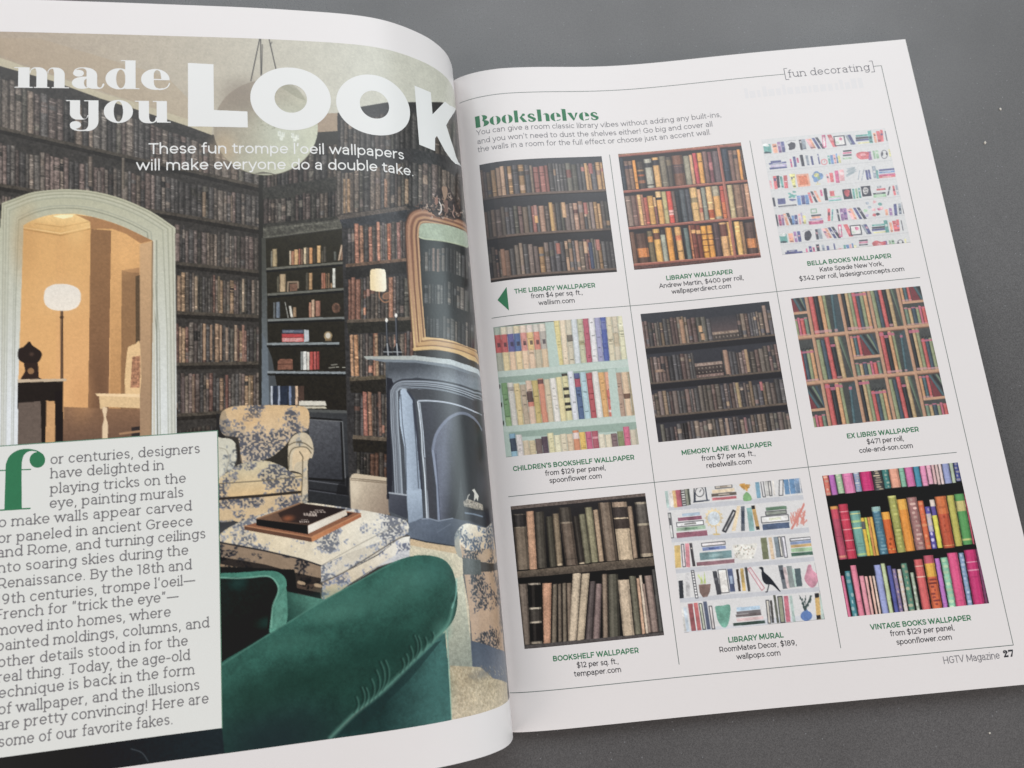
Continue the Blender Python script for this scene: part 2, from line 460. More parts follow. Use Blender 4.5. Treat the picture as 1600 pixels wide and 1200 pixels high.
glyph('z', .47, [[(.05, t), (.42, t), (.05, bb), (.43, bb)]])
c1, c0, cm = 0.67, 0.03, 0.35
glyph('A', .73, [[(.03, 0), (.365, .70), (.70, 0)], [(.15, .22), (.58, .22)]], [(.03, 0, 0), (.70, 0, 0)])
glyph('B', .70, [[(.10, c0), (.10, c1), (.38, c1)] + _a(.38, .525, .18, .145, 90, -90, 9) + [(.10, .38)], [(.38, .38)] + _a(.40, .205, .22, .175, 90, -90, 10) + [(.10, c0)]], [(.10, .7, -1), (.10, 0, -1)])
glyph('C', .71, [_a(.40, cm, .33, .32, 42, 318, 18)])
glyph('D', .78, [[(.10, c0), (.10, c1), (.34, c1)] + _a(.36, cm, .34, .32, 90, -90, 14) + [(.10, c0)]])
glyph('E', .63, [[(.55, c1), (.10, c1), (.10, c0), (.56, c0)], [(.10, cm), (.50, cm)]])
glyph('F', .60, [[(.55, c1), (.10, c1), (.10, 0)], [(.10, .33), (.49, .33)]], [(.10, .7, -1), (.10, 0, 0)])
glyph('G', .76, [_a(.40, cm, .33, .32, 42, 330, 18) + [(.69, .34), (.46, .34)]])
glyph('H', .77, [[(.10, 0), (.10, .7)], [(.67, 0), (.67, .7)], [(.10, cm), (.67, cm)]], [(.10, 0, 0), (.10, .7, 0), (.67, 0, 0), (.67, .7, 0)])
glyph('I', .21, [[(.105, 0), (.105, .7)]], [(.105, 0, 0), (.105, .7, 0)])
glyph('J', .52, [[(.12, c1), (.41, c1), (.41, .22)] + _a(.22, .22, .19, .19, 0, -130, 8)])
glyph('K', .68, [[(.10, 0), (.10, .7)], [(.10, .22), (.60, .7)], [(.27, .38), (.64, 0)]])
glyph('L', .56, [[(.10, .7), (.10, c0), (.53, c0)]])
glyph('M', .90, [[(.10, 0), (.10, .68), (.45, .12), (.80, .68), (.80, 0)]])
glyph('N', .77, [[(.10, 0), (.10, .68), (.67, .02), (.67, .7)]])
glyph('O', .82, [_a(.41, cm, .345, .32, 0, 360, 26)])
glyph('P', .68, [[(.10, 0), (.10, c1), (.36, c1)] + _a(.38, .45, .23, .22, 90, -90, 10) + [(.10, .23)]], [(.10, 0, 0), (.10, .7, -1)])
glyph('Q', .82, [_a(.41, cm, .345, .32, 0, 360, 26), [(.45, .14), (.70, -.08)]])
glyph('R', .70, [[(.10, 0), (.10, c1), (.36, c1)] + _a(.38, .45, .23, .22, 90, -90, 10) + [(.10, .23)], [(.40, .23), (.61, 0)]], [(.10, 0, 0), (.10, .7, -1), (.62, 0, 1)])
glyph('S', .60, [_a(.30, .515, .22, .155, 30, 270, 14) + _a(.305, .195, .235, .165, 90, -150, 14)])
glyph('T', .59, [[(.02, c1), (.57, c1)], [(.295, c1), (.295, 0)]], [(.295, 0, 0)])
glyph('U', .75, [[(.10, .7), (.10, .30)] + _a(.375, .30, .275, .27, 180, 360, 14) + [(.65, .7)]])
glyph('V', .71, [[(.03, .7), (.355, .02), (.68, .7)]])
glyph('W', 1.1, [[(.04, .7), (.30, .02), (.55, .69), (.80, .02), (1.06, .7)]])
glyph('X', .66, [[(.05, .7), (.61, 0)], [(.61, .7), (.05, 0)]])
glyph('Y', .65, [[(.03, .7), (.325, .28), (.62, .7)], [(.325, .28), (.325, 0)]])
glyph('Z', .63, [[(.08, c1), (.55, c1), (.07, c0), (.57, c0)]])
glyph('0', .66, [_a(.33, cm, .26, .32, 0, 360, 22)])
glyph('1', .34, [[(.04, c1), (.22, c1), (.22, 0)]])
glyph('2', .58, [_a(.27, .47, .21, .20, 150, -35, 12) + [(.06, c0), (.53, c0)]])
glyph('3', .58, [[(.08, c1), (.48, c1), (.27, .41)] + _a(.275, .21, .225, .18, 85, -140, 13)])
glyph('4', .68, [[(.43, .7), (.06, .19), (.63, .19)], [(.47, .40), (.47, 0)]])
glyph('7', .60, [[(.07, .58), (.07, c1), (.54, c1), (.22, 0)]])
glyph('8', .63, [_a(.315, .52, .205, .15, 0, 360, 18), _a(.315, .20, .245, .17, 0, 360, 18)])
glyph('9', .64, [_a(.30, .46, .22, .21, 0, 360, 20), [(.52, .46)] + _a(.28, .35, .24, .32, 10, -110, 12)])
glyph('$', .61, [_a(.30, .515, .22, .155, 30, 270, 14) + _a(.305, .195, .235, .165, 90, -150, 14), [(.30, .80), (.30, -.10)]])
glyph('.', .21, [[(.10, .03), (.10, .04)]])
glyph(',', .21, [[(.11, .04), (.07, -.10)]])
glyph('!', .22, [[(.11, .70), (.11, .22)], [(.11, .03), (.11, .04)]])
glyph("'", .18, [[(.10, .72), (.08, .56)]])
glyph('\u201c', .34, [[(.08, .54), (.11, .70)], [(.22, .54), (.25, .70)]])
glyph('\u201d', .34, [[(.11, .70), (.08, .54)], [(.25, .70), (.22, .54)]])
glyph('-', .38, [[(.06, .26), (.32, .26)]])
glyph('\u2014', .95, [[(.03, .26), (.92, .26)]])
glyph(' ', .27, [])
def set_line(ink, text, x0, x1, y0, y1, em, wt, slab=False, yscale=1.0, track=0.05):
    """text from (x0,y0) to (x1,y1) in page mm; em = size in mm; widths are stretched to fit the measured line"""
    ex = 0.09 if slab else track
    adv = [G[c][0] + (ex if c not in ' ' else 0.02) for c in text]
    tot = sum(adv) or 1; sx = (x1 - x0) / tot
    x = 0.0
    for c, ad in zip(text, adv):
        _, paths, ser = G[c]
        m = lambda p: np.stack([x0 + (x + ex / 2 + p[:, 0]) * sx, y0 + (y1 - y0) * ((x + p[:, 0]) / tot) + p[:, 1] * em * yscale], 1)
        for p in paths: ink.stroke(m(p), wt)
        if slab:
            for (sxx, sy, d) in ser:
                l = 0.095; hw = wt / em / 2 * 0.9
                yy = sy - hw if sy > 0.4 else (sy + hw if sy > -0.1 else sy)
                ink.stroke(m(np.array([(sxx - (l if d <= 0 else 0), yy), (sxx + (l if d >= 0 else 0), yy)])), wt * 0.85)
        x += ad

# ------------------------------------------------------------------ a fat high-contrast display face: (advance, list of shapes), x-height 0.5
FAT = {}
def bx(x0, y0, x1, y1): return ('p', [(x0, y0), (x1, y0), (x1, y1), (x0, y1)])
def rg(cx, cy, rx, ry, ix, iy, ox=0.0): return ('r', arcp(cx, cy, rx, ry), arcp(cx + ox, cy, ix, iy))
def sk(pts, w): return ('s', pts, w)
def dot(cx, cy, r, ry=None): return ('p', arcp(cx, cy, r, ry or r))
HL = 0.022
def shoulder(x0, x1, st):    # arch from a hairline at x0 to a fat stem ending at x1
    top = [(x1, .30)] + [tuple(q) for q in arcp(x1 - .15, .33, .15, .175, 0, 90, 8)] + [tuple(q) for q in arcp(x0 + .10, .36, .10, .145, 90, 170, 6)]
    inn = [(x0 + .02, .34)] + [tuple(q) for q in arcp(x0 + .09, .37, .075, .105, 170, 80, 6)] + [(x1 - st, .38), (x1 - st, .0), (x1, .0)]
    return ('p', top + inn)
FAT['m'] = (1.00, [bx(.07, 0, .27, .5), bx(0, .478, .2, .5), shoulder(.27, .58, .19), shoulder(.58, .89, .19), bx(.01, 0, .33, HL), bx(.35, 0, .62, HL), bx(.66, 0, .97, HL)])
FAT['a'] = (.60, [dot(.135, .375, .098, .085), sk([(.055, .40)] + [tuple(q) for q in arcp(.20, .41, .14, .10, 165, 90, 7)] + [(.28, .51)], .024),
    ('p', [(.20, .515)] + [tuple(q) for q in arcp(.28, .33, .19, .185, 90, 0, 10)] + [(.47, .10)] + [tuple(q) for q in arcp(.52, .09, .05, .065, 180, 300, 5)] + [(.575, .13), (.60, .12)] + [tuple(q) for q in arcp(.49, .11, .11, .12, -10, -100, 8)] + [tuple(q) for q in arcp(.40, .11, .12, .12, 260, 180, 6)] + [(.28, .36)] + [tuple(q) for q in arcp(.22, .40, .06, .095, 0, 90, 6)]),
    ('p', arcp(.20, .135, .185, .148, 0, 360, 30)), ('x', [(.285, .255), (.24, .20), (.232, .13), (.25, .05), (.29, .02), (.282, .10)]), sk([(.10, .24), (.19, .278), (.285, .285)], .024), bx(.28, .05, .46, .30)])
FAT['d'] = (.66, [rg(.27, .25, .25, .265, .085, .235, .03), bx(.38, 0, .57, .72), bx(.30, .70, .45, .72), bx(.45, 0, .64, HL)])
FAT['e'] = (.56, [('p', arcp(.275, .25, .265, .265, 0, 360, 40)), ('x', [(.245, .235), (.25, .12), (.28, .05), (.34, .02), (.42, .035), (.50, .08), (.56, .16), (.58, .235)]), ('x', [(.245, .262)] + [tuple(q) for q in arcp(.31, .36, .066, .125, 180, 0, 12)] + [(.385, .262)]), bx(.23, .235, .54, .262), sk([(.535, .155)] + [tuple(q) for q in arcp(.34, .15, .19, .155, -10, -90, 8)], .026)])
FAT['o'] = (.58, [rg(.28, .25, .265, .265, .085, .235)])
FAT['u'] = (.66, [('p', [(.07, .5), (.07, .14)] + [tuple(q) for q in arcp(.22, .14, .15, .155, 180, 270, 8)] + [tuple(q) for q in arcp(.30, .11, .12, .125, 270, 350, 6)] + [(.40, .12), (.38, .12)] + [tuple(q) for q in arcp(.32, .10, .06, .09, 0, -140, 6)] + [(.26, .12), (.26, .5)]), bx(.0, .478, .26, .5), bx(.40, 0, .59, .5), bx(.33, .478, .5, .5), bx(.5, 0, .66, HL)])
FAT['y'] = (.66, [('p', [(.07, .5), (.07, .20)] + [tuple(q) for q in arcp(.20, .20, .13, .14, 180, 270, 8)] + [tuple(q) for q in arcp(.30, .17, .10, .11, 270, 350, 6)] + [(.40, .16), (.38, .16)] + [tuple(q) for q in arcp(.33, .15, .05, .075, 0, -140, 6)] + [(.25, .18), (.25, .5)]), bx(.0, .478, .25, .5), bx(.32, .478, .45, .5),
    ('p', [(.40, .5), (.58, .5), (.58, .02)] + [tuple(q) for q in arcp(.38, .02, .20, .22, 0, -100, 9)] + [tuple(q) for q in arcp(.26, -.08, .19, .12, 270, 190, 6)] + [(.10, -.10)] + [tuple(q) for q in arcp(.27, -.06, .15, .115, 190, 280, 6)] + [tuple(q) for q in arcp(.32, -.04, .08, .13, 280, 360, 6)]), dot(.17, -.06, .10, .085)])
FAT['B'] = (.72, [bx(.0, .0, .24, .7), ('r', arcp(.35, .53, .27, .17, -90, 90, 16), arcp(.34, .53, .055, .15)), ('r', arcp(.37, .19, .32, .19, -90, 90, 16), arcp(.36, .19, .07, .165))])
FAT['k'] = (.66, [bx(.04, 0, .22, .74), ('p', [(.27, .26), (.33, .32), (.46, .5), (.58, .5), (.44, .34)]), dot(.50, .45, .075), ('p', [(.30, .27), (.42, .33), (.66, 0), (.44, 0)])])
FAT['s'] = (.50, [('p', [(.04, .36)] + [tuple(q) for q in arcp(.22, .36, .18, .15, 180, 20, 10)] + [(.36, .33), (.28, .44), (.19, .44), (.17, .38), (.28, .30), (.43, .22), (.44, .13)] + [tuple(q) for q in arcp(.24, .14, .20, .15, 0, -160, 10)] + [(.08, .19), (.17, .06), (.27, .06), (.30, .12), (.20, .19), (.06, .27)])])
FAT['h'] = (.68, [bx(.04, 0, .23, .74), bx(.0, .72, .2, .74), ('p', [(.63, .0), (.63, .32)] + [tuple(q) for q in arcp(.47, .33, .16, .17, 0, 100, 8)] + [(.30, .42), (.44, .42), (.44, 0)])])
FAT['l'] = (.30, [bx(.05, 0, .25, .74), bx(.0, .72, .2, .74)])
FAT['v'] = (.60, [('p', [(.02, .5), (.23, .5), (.36, .14), (.30, .0)]), ('p', [(.36, .14), (.44, .5), (.56, .5), (.33, .0), (.30, .0)])])
FAT['2'] = (.62, [dot(.15, .50, .11), ('p', [(.06, .55)] + [tuple(q) for q in arcp(.28, .52, .26, .19, 150, 0, 10)] + [(.54, .46), (.26, .17), (.46, .17), (.56, .26), (.56, 0), (.04, 0), (.04, .08), (.30, .42), (.30, .62), (.2, .62)])])
FAT['7'] = (.60, [('p', [(.02, .7), (.58, .7), (.58, .58), (.36, .0), (.14, .0), (.46, .52), (.08, .52), (.02, .40)])])
STENCIL_O = (.60, [('p', [tuple(q) for q in arcp(.255, .25, .25, .265, 90, 270, 16)] + [(.20, .06), (.20, .44)]), ('p', [tuple(q) for q in arcp(.305, .25, .25, .265, -90, 90, 16)] + [(.36, .44), (.36, .06)])])
STENCIL_E = (.56, [('p', [tuple(q) for q in arcp(.255, .25, .25, .265, 90, 270, 16)] + [(.21, .06), (.21, .44)]), ('p', [tuple(q) for q in arcp(.29, .27, .24, .245, -5, 90, 10)] + [(.33, .44), (.33, .25)]), ('p', [(.30, .0), (.30, .05), (.44, .08), (.52, .15), (.48, .04)])])
def set_fat(ink, text, x0, x1, y0, y1, em, face=FAT, alt={}):
    adv = [(alt.get(c) or face[c])[0] for c in text]; tot = sum(adv); sx = (x1 - x0) / tot; x = 0.0
    for c, ad in zip(text, adv):
        m = lambda p: np.stack([x0 + (x + np.asarray(p, float)[:, 0]) * sx, y0 + (y1 - y0) * (x + np.asarray(p, float)[:, 0]) / tot + np.asarray(p, float)[:, 1] * em], 1)
        for sh in (alt.get(c) or face[c])[1]:
            if sh[0] == 'p': ink.fill(m(sh[1]))
            elif sh[0] == 'r': ink.fill(m(sh[1]), m(sh[2]))
            elif sh[0] == 'x': ink.cut(m(sh[1]))
            elif sh[0] == 's': ink.stroke(m(sh[1]), sh[2] * em)
            elif sh[0] == 'cutbox':
                q = ink.P(m([(sh[1], sh[2]), (sh[3], sh[4])])); (xa, ya), (xb, yb) = q.astype(int)
                ink.c[max(min(ya, yb), 0):max(ya, yb), max(xa, 0):xb] = 0
        x += ad

# ------------------------------------------------------------------ painters for the printed pictures
def C(*v): return np.array(v, np.float32) / 255.0
def K(ox, oy, s):
    return lambda pts: np.asarray(pts, float).reshape(-1, 2) / s + np.array([ox, oy])
def lerp(a, b, t): return np.asarray(a, float) + (np.asarray(b, float) - np.asarray(a, float)) * t
def quad(q, s0, s1, t0, t1):
    """sub-quad of (tl, tr, br, bl): s across, t down"""
    tl, tr, br, bl = [np.asarray(v, float) for v in q]
    f = lambda s, t: lerp(lerp(tl, tr, s), lerp(bl, br, s), t)
    return [f(s0, t0), f(s1, t0), f(s1, t1), f(s0, t1)]
def book(cv, q, col, bands=(), noise=0.10, shade=0.35, mott=0.06, gilt=0, rs=None, round_=True):
    col = np.asarray(col, float)
    cv.poly(q, col, noise=noise, mott=mott)
    for (t0, t1, c) in bands:
        cv.poly(quad(q, 0, 1, t0, t1), c, noise=noise, mott=mott)
    if gilt and rs is not None:
        for k in range(gilt):
            t0 = rs.uniform(.06, .92); hgt = rs.uniform(.008, .03)
            up = rs.uniform() < .6
            cv.poly(quad(q, .08, .92, t0, t0 + hgt), col * (1.55 if up else .5) + (.03 if up else 0), alpha=rs.uniform(.4, .95))
    if shade and round_:
        cv.poly(quad(q, 0, .14, 0, 1), C(10, 8, 8), alpha=shade)
        cv.poly(quad(q, .80, 1, 0, 1), C(10, 8, 8), alpha=shade * .8)
        cv.poly(quad(q, .28, .5, 0, 1), C(255, 245, 230), alpha=shade * .22)
def along(poly, x):
    p = np.asarray(poly, float)
    return np.array([x, np.interp(x, p[:, 0], p[:, 1])])
def bookrow(cv, top, bot, n, pal, rs, hv=0.22, gilt=3, shade=.45, lean=0.0, cont=1.0, gap=0.03, w=None, noise=.14):
    """a run of book spines between two lines given left to right"""
    x0, x1 = bot[0][0], bot[-1][0]
    wd = rs.uniform(.6, 1.5, n); e = np.r_[0, np.cumsum(wd)] / wd.sum()
    run = 0; hh = 0
    for i in range(n):
        if run <= 0:
            run = rs.randint(1, 6); hh = rs.uniform(0, hv); base = pal[rs.randint(len(pal))]
        run -= 1
        h = np.clip(hh + rs.normal(0, .025), 0, .5)
        c = base if rs.uniform() < .35 else pal[rs.randint(len(pal))]
        c = np.asarray(c, float) * rs.uniform(.8, 1.15) * cont
        xa = x0 + (x1 - x0) * e[i]; xb = x0 + (x1 - x0) * (e[i + 1] - gap * (e[i + 1] - e[i]))
        ba, bb_ = along(bot, xa), along(bot, xb); ta, tb_ = along(top, xa), along(top, xb)
        ta = lerp(ta, ba, h); tb_ = lerp(tb_, bb_, h)
        bands = []
        r = rs.uniform()
        if r < .30:
            t0 = rs.uniform(.1, .3); bands.append((t0, t0 + rs.uniform(.1, .3), np.asarray(pal[rs.randint(len(pal))]) * rs.uniform(.6, 1.3)))
        if rs.uniform() < .15:
            bands.append((.72, .9, np.asarray(pal[rs.randint(len(pal))]) * 1.2))
        book(cv, [ta, tb_, bb_, ba], np.clip(c, 0, 1), bands, noise, shade, .1, rs.randint(0, gilt + 1) if gilt else 0, rs)

TILES = {
 'library':  [(749.3, 258.2), (940, 243.8), (964, 424.7), (766.8, 442.0)],
 'warm':     [(965.8, 241), (1157.5, 222), (1189, 402), (991, 422)],
 'doodle':   [(1189.7, 218.4), (1382, 200), (1424, 378.5), (1222, 398.5)],
 'children': [(771.2, 511.8), (971.5, 493.4), (998.4, 694.6), (790.4, 714.4)],
 'memory':   [(1001, 490.7), (1202, 470.7), (1236.4, 670.4), (1028.4, 691)],
 'cubby':    [(1236, 467), (1439, 446.3), (1481, 647.6), (1272.5, 667.5)],
 'old':      [(798, 791.2), (1008, 770.5), (1037.7, 992.4), (819.4, 1014)],
 'mural':    [(1038.4, 767.4), (1251, 746.4), (1287.5, 967.5), (1069.2, 989)],
 'vintage':  [(1285, 743.6), (1497, 722.3), (1544.8, 942.7), (1324.5, 964)],
}
def tile_canvas(key, seed, base):
    q = RIGHT.mm(TILES[key])
    a0 = (q[0, 0] + q[3, 0]) / 2; a1 = (q[1, 0] + q[2, 0]) / 2
    b1 = (q[0, 1] + q[1, 1]) / 2; b0 = (q[2, 1] + q[3, 1]) / 2
    cv = Canvas(a0, b0, a1, b1, 8.4, None, base, seed)
    cv.unit = lambda p: np.stack([a0 + np.asarray(p)[:, 0] * (a1 - a0), b1 - np.asarray(p)[:, 1] * (b1 - b0)], 1)
    cv.tf = cv.unit; cv.step = 50
    return cv
def use_px(cv): cv.tf = RIGHT.mm; cv.step = 14.0
DARKPAL = [C(120, 100, 90), C(104, 98, 96), C(122, 92, 86), C(140, 116, 96), C(96, 90, 88), C(84, 80, 82), C(112, 98, 86), C(128, 106, 98), C(100, 94, 82), C(90, 84, 86)]

def paint_library(cv):
    rs = np.random.RandomState(11)
    cv.rect(0, 0, 1, 1, g=((0, 0), C(62, 62, 68), (0, 1), C(44, 40, 40)), noise=.1)
    pal = DARKPAL + [C(182, 132, 82), C(164, 120, 96), C(150, 88, 78), C(170, 130, 100)]
    for r, (yt, yb, hv) in enumerate([(.045, .292, .12), (.375, .628, .14), (.705, .965, .16)]):
        bookrow(cv, [(0, yt), (1, yt)], [(0, yb), (1, yb)], 29, pal, rs, hv, 4, .42)
        cv.rect(0, yb, 1, yb + .018, C(112, 90, 78), noise=.15)
        if yb + .03 < 1: cv.rect(0, yb + .018, 1, yb + .028, C(40, 34, 32))
    for (x, y, w, h, c) in [(.88, .06, .035, .09, C(176, 96, 92)), (.80, .40, .03, .1, C(184, 102, 90)), (.395, .40, .03, .11, C(176, 122, 110)), (.395, .49, .03, .06, C(226, 160, 92)), (.52, .385, .03, .24, C(206, 154, 88)),
                            (.62, .39, .035, .13, C(214, 160, 110)), (.86, .72, .035, .09, C(186, 110, 96)), (.10, .74, .035, .22, C(186, 128, 96)), (.76, .73, .03, .1, C(210, 160, 120)), (.80, .74, .03, .22, C(66, 76, 104)), (.54, .73, .035, .09, C(178, 100, 84))]:
        book(cv, [(x, y), (x + w, y), (x + w, y + h), (x, y + h)], c, [], .12, .3)
    # the left of the picture falls off into the dark
    cv.rect(0, 0, .09, .97, C(30, 30, 36), alpha=.55); cv.rect(.09, 0, .16, .97, C(40, 36, 38), alpha=.25)
    cv.rect(.93, .35, 1, .97, C(50, 46, 50), alpha=.35)

def paint_warm(cv):
    use_px(cv); k = K(950, 220, 6.154); rs = np.random.RandomState(5)
    cv.poly(TILES['warm'], C(44, 38, 40), noise=.1)
    def row(items, yb):
        # items: (x left at top, y top, x right at top, colour, bands)
        for (xl, yt, xr, c, *b) in items:
            ybl = yb(xl + 50); hgt = ybl - yt; sh = hgt * .145
            q = k([(xl, yt), (xr, yt - (xr - xl) * .09), (xr + sh, ybl - (xr - xl) * .09), (xl + sh, ybl)])
            book(cv, q, C(*c), b[0] if b else (), .16, .36, .12, rs.randint(0, 3), rs)
    r1 = lambda x: 478 - (x - 150) * .088
    row([(105, 170, 148, (50, 54, 62)), (150, 200, 190, (120, 92, 80), [(.15, .27, C(70, 60, 72))]), (190, 198, 228, (128, 100, 84), [(.15, .27, C(74, 62, 70))]), (232, 192, 262, (226, 150, 76)), (268, 205, 335, (72, 60, 56), [(.3, .36, C(170, 130, 90)), (.48, .55, C(160, 90, 60)), (.7, .8, C(150, 96, 70))]),
         (342, 180, 412, (178, 172, 156), [(.14, .30, C(58, 56, 58)), (.88, .92, C(70, 66, 60))]), (420, 166, 482, (212, 164, 106), [(.08, .26, C(54, 50, 56))]), (486, 155, 548, (122, 112, 96)), (552, 160, 600, (86, 76, 68), [(.1, .3, C(120, 104, 84))]), (606, 148, 712, (120, 82, 66), [(.3, .6, C(84, 66, 66))]), (718, 150, 778, (150, 142, 122)), (776, 138, 808, (208, 158, 118)),
         (808, 122, 848, (196, 80, 84)), (850, 120, 898, (222, 158, 84)), (902, 108, 945, (130, 98, 92)), (950, 110, 990, (118, 72, 76), [(.35, .6, C(176, 110, 110))]), (994, 104, 1058, (104, 88, 90)), (1086, 84, 1144, (60, 66, 78)), (1150, 96, 1192, (124, 94, 84)), (1194, 96, 1238, (134, 104, 88), [(.15, .27, C(74, 62, 64))]), (1236, 88, 1266, (222, 150, 80)), (1268, 92, 1288, (90, 70, 64))], r1)
    r2 = lambda x: 825 - (x - 200) * .083
    row([(160, 535, 215, (142, 120, 108)), (215, 530, 262, (120, 92, 84)), (262, 528, 290, (128, 84, 72)), (275, 520, 312, (216, 170, 116)), (312, 520, 336, (166, 112, 92)), (338, 548, 376, (178, 92, 78)), (374, 532, 432, (208, 154, 88)), (432, 545, 456, (136, 88, 84), [(0, .35, C(222, 178, 128))]), (452, 492, 508, (224, 164, 96), [(.18, .26, C(46, 44, 48)), (0, .18, C(232, 190, 136))]), (510, 490, 556, (186, 170, 120)), (556, 488, 606, (216, 86, 74), [(.6, .75, C(236, 180, 170))]), (608, 486, 640, (110, 88, 80)),
         (640, 490, 680, (40, 42, 46)), (680, 475, 732, (84, 88, 92)), (735, 470, 778, (78, 78, 84)), (778, 455, 850, (222, 178, 118), [(.3, .45, C(150, 130, 96))]), (852, 468, 886, (206, 156, 116), [(.6, .75, C(190, 110, 90))]), (888, 452, 930, (140, 140, 126)), (932, 446, 990, (224, 178, 122), [(.7, .95, C(178, 84, 52))]), (992, 440, 1060, (168, 156, 132), [(.3, .92, C(216, 160, 96))]), (1066, 436, 1108, (186, 84, 70), [(.5, 1, C(206, 112, 72))]), (1140, 428, 1192, (190, 168, 126)), (1196, 424, 1270, (140, 108, 88)), (1272, 420, 1300, (120, 88, 78)), (1302, 416, 1348, (200, 150, 120))], r2)
    r3 = lambda x: 1185 - (x - 250) * .082
    row([(205, 880, 252, (110, 80, 66)), (258, 895, 368, (92, 66, 56), [(.5, .8, C(206, 128, 74))]), (372, 870, 424, (110, 96, 72), [(.18, .35, C(214, 140, 76))]), (428, 850, 492, (222, 170, 96), [(.12, .32, C(110, 70, 56))]), (496, 860, 545, (164, 164, 146), [(0, .15, C(60, 52, 54))]), (548, 838, 608, (224, 152, 74)), (610, 840, 634, (64, 54, 50)), (636, 832, 696, (220, 166, 104), [(.25, .4, C(222, 130, 90))]), (722, 840, 766, (104, 116, 112)), (770, 815, 812, (178, 110, 76)), (790, 810, 836, (118, 62, 50), [(.15, .25, C(228, 170, 110))]), (838, 812, 884, (110, 56, 46), [(.15, .27, C(228, 170, 110))]),
         (886, 820, 942, (228, 158, 70), [(.25, .28, C(110, 60, 40)), (.42, .45, C(120, 66, 40)), (.6, .63, C(120, 66, 40)), (.8, .83, C(120, 66, 40))]), (944, 816, 996, (224, 152, 72), [(.25, .28, C(110, 60, 40)), (.42, .45, C(120, 66, 40)), (.6, .63, C(120, 66, 40))]), (1000, 795, 1058, (84, 64, 66)), (1062, 790, 1134, (220, 168, 116), [(.05, .4, C(112, 68, 58))]), (1136, 782, 1190, (222, 166, 96)), (1206, 780, 1262, (226, 178, 110)), (1264, 780, 1296, (150, 112, 80)), (1306, 790, 1400, (88, 66, 60), [(.5, .8, C(204, 130, 80))]), (1402, 770, 1440, (150, 110, 84))], r3)
    wood = C(150, 92, 80)
    for (xa, ya, xb, yb, t) in [(90, 150, 1290, 40, 26), (140, 495, 1345, 388, 26), (190, 845, 1410, 738, 28), (238, 1196, 1480, 1090, 26)]:
        cv.poly(k([(xa, ya - t / 2), (xb, yb - t / 2), (xb, yb + t / 2), (xa, ya + t / 2)]), wood, noise=.1)
        cv.poly(k([(xa, ya - t / 2), (xb, yb - t / 2), (xb, yb - t / 4), (xa, ya - t / 4)]), C(188, 124, 106), noise=.1)
        cv.poly(k([(xa, ya + t * .32), (xb, yb + t * .32), (xb, yb + t * .6), (xa, ya + t * .6)]), C(58, 36, 36))
    cv.poly(k([(1046, 40), (1072, 38), (1240, 1120), (1212, 1124)]), wood, noise=.1)
    cv.line(k([(1053, 40), (1222, 1120)]), .35, C(186, 122, 104))
    cv.poly(k([(92, 128), (1280, 12), (1280, 24), (92, 142)]), C(150, 118, 96), noise=.5)
    cv.poly(k([(240, 1206), (1480, 1100), (1480, 1130), (240, 1240)]), C(90, 64, 60), noise=.4)

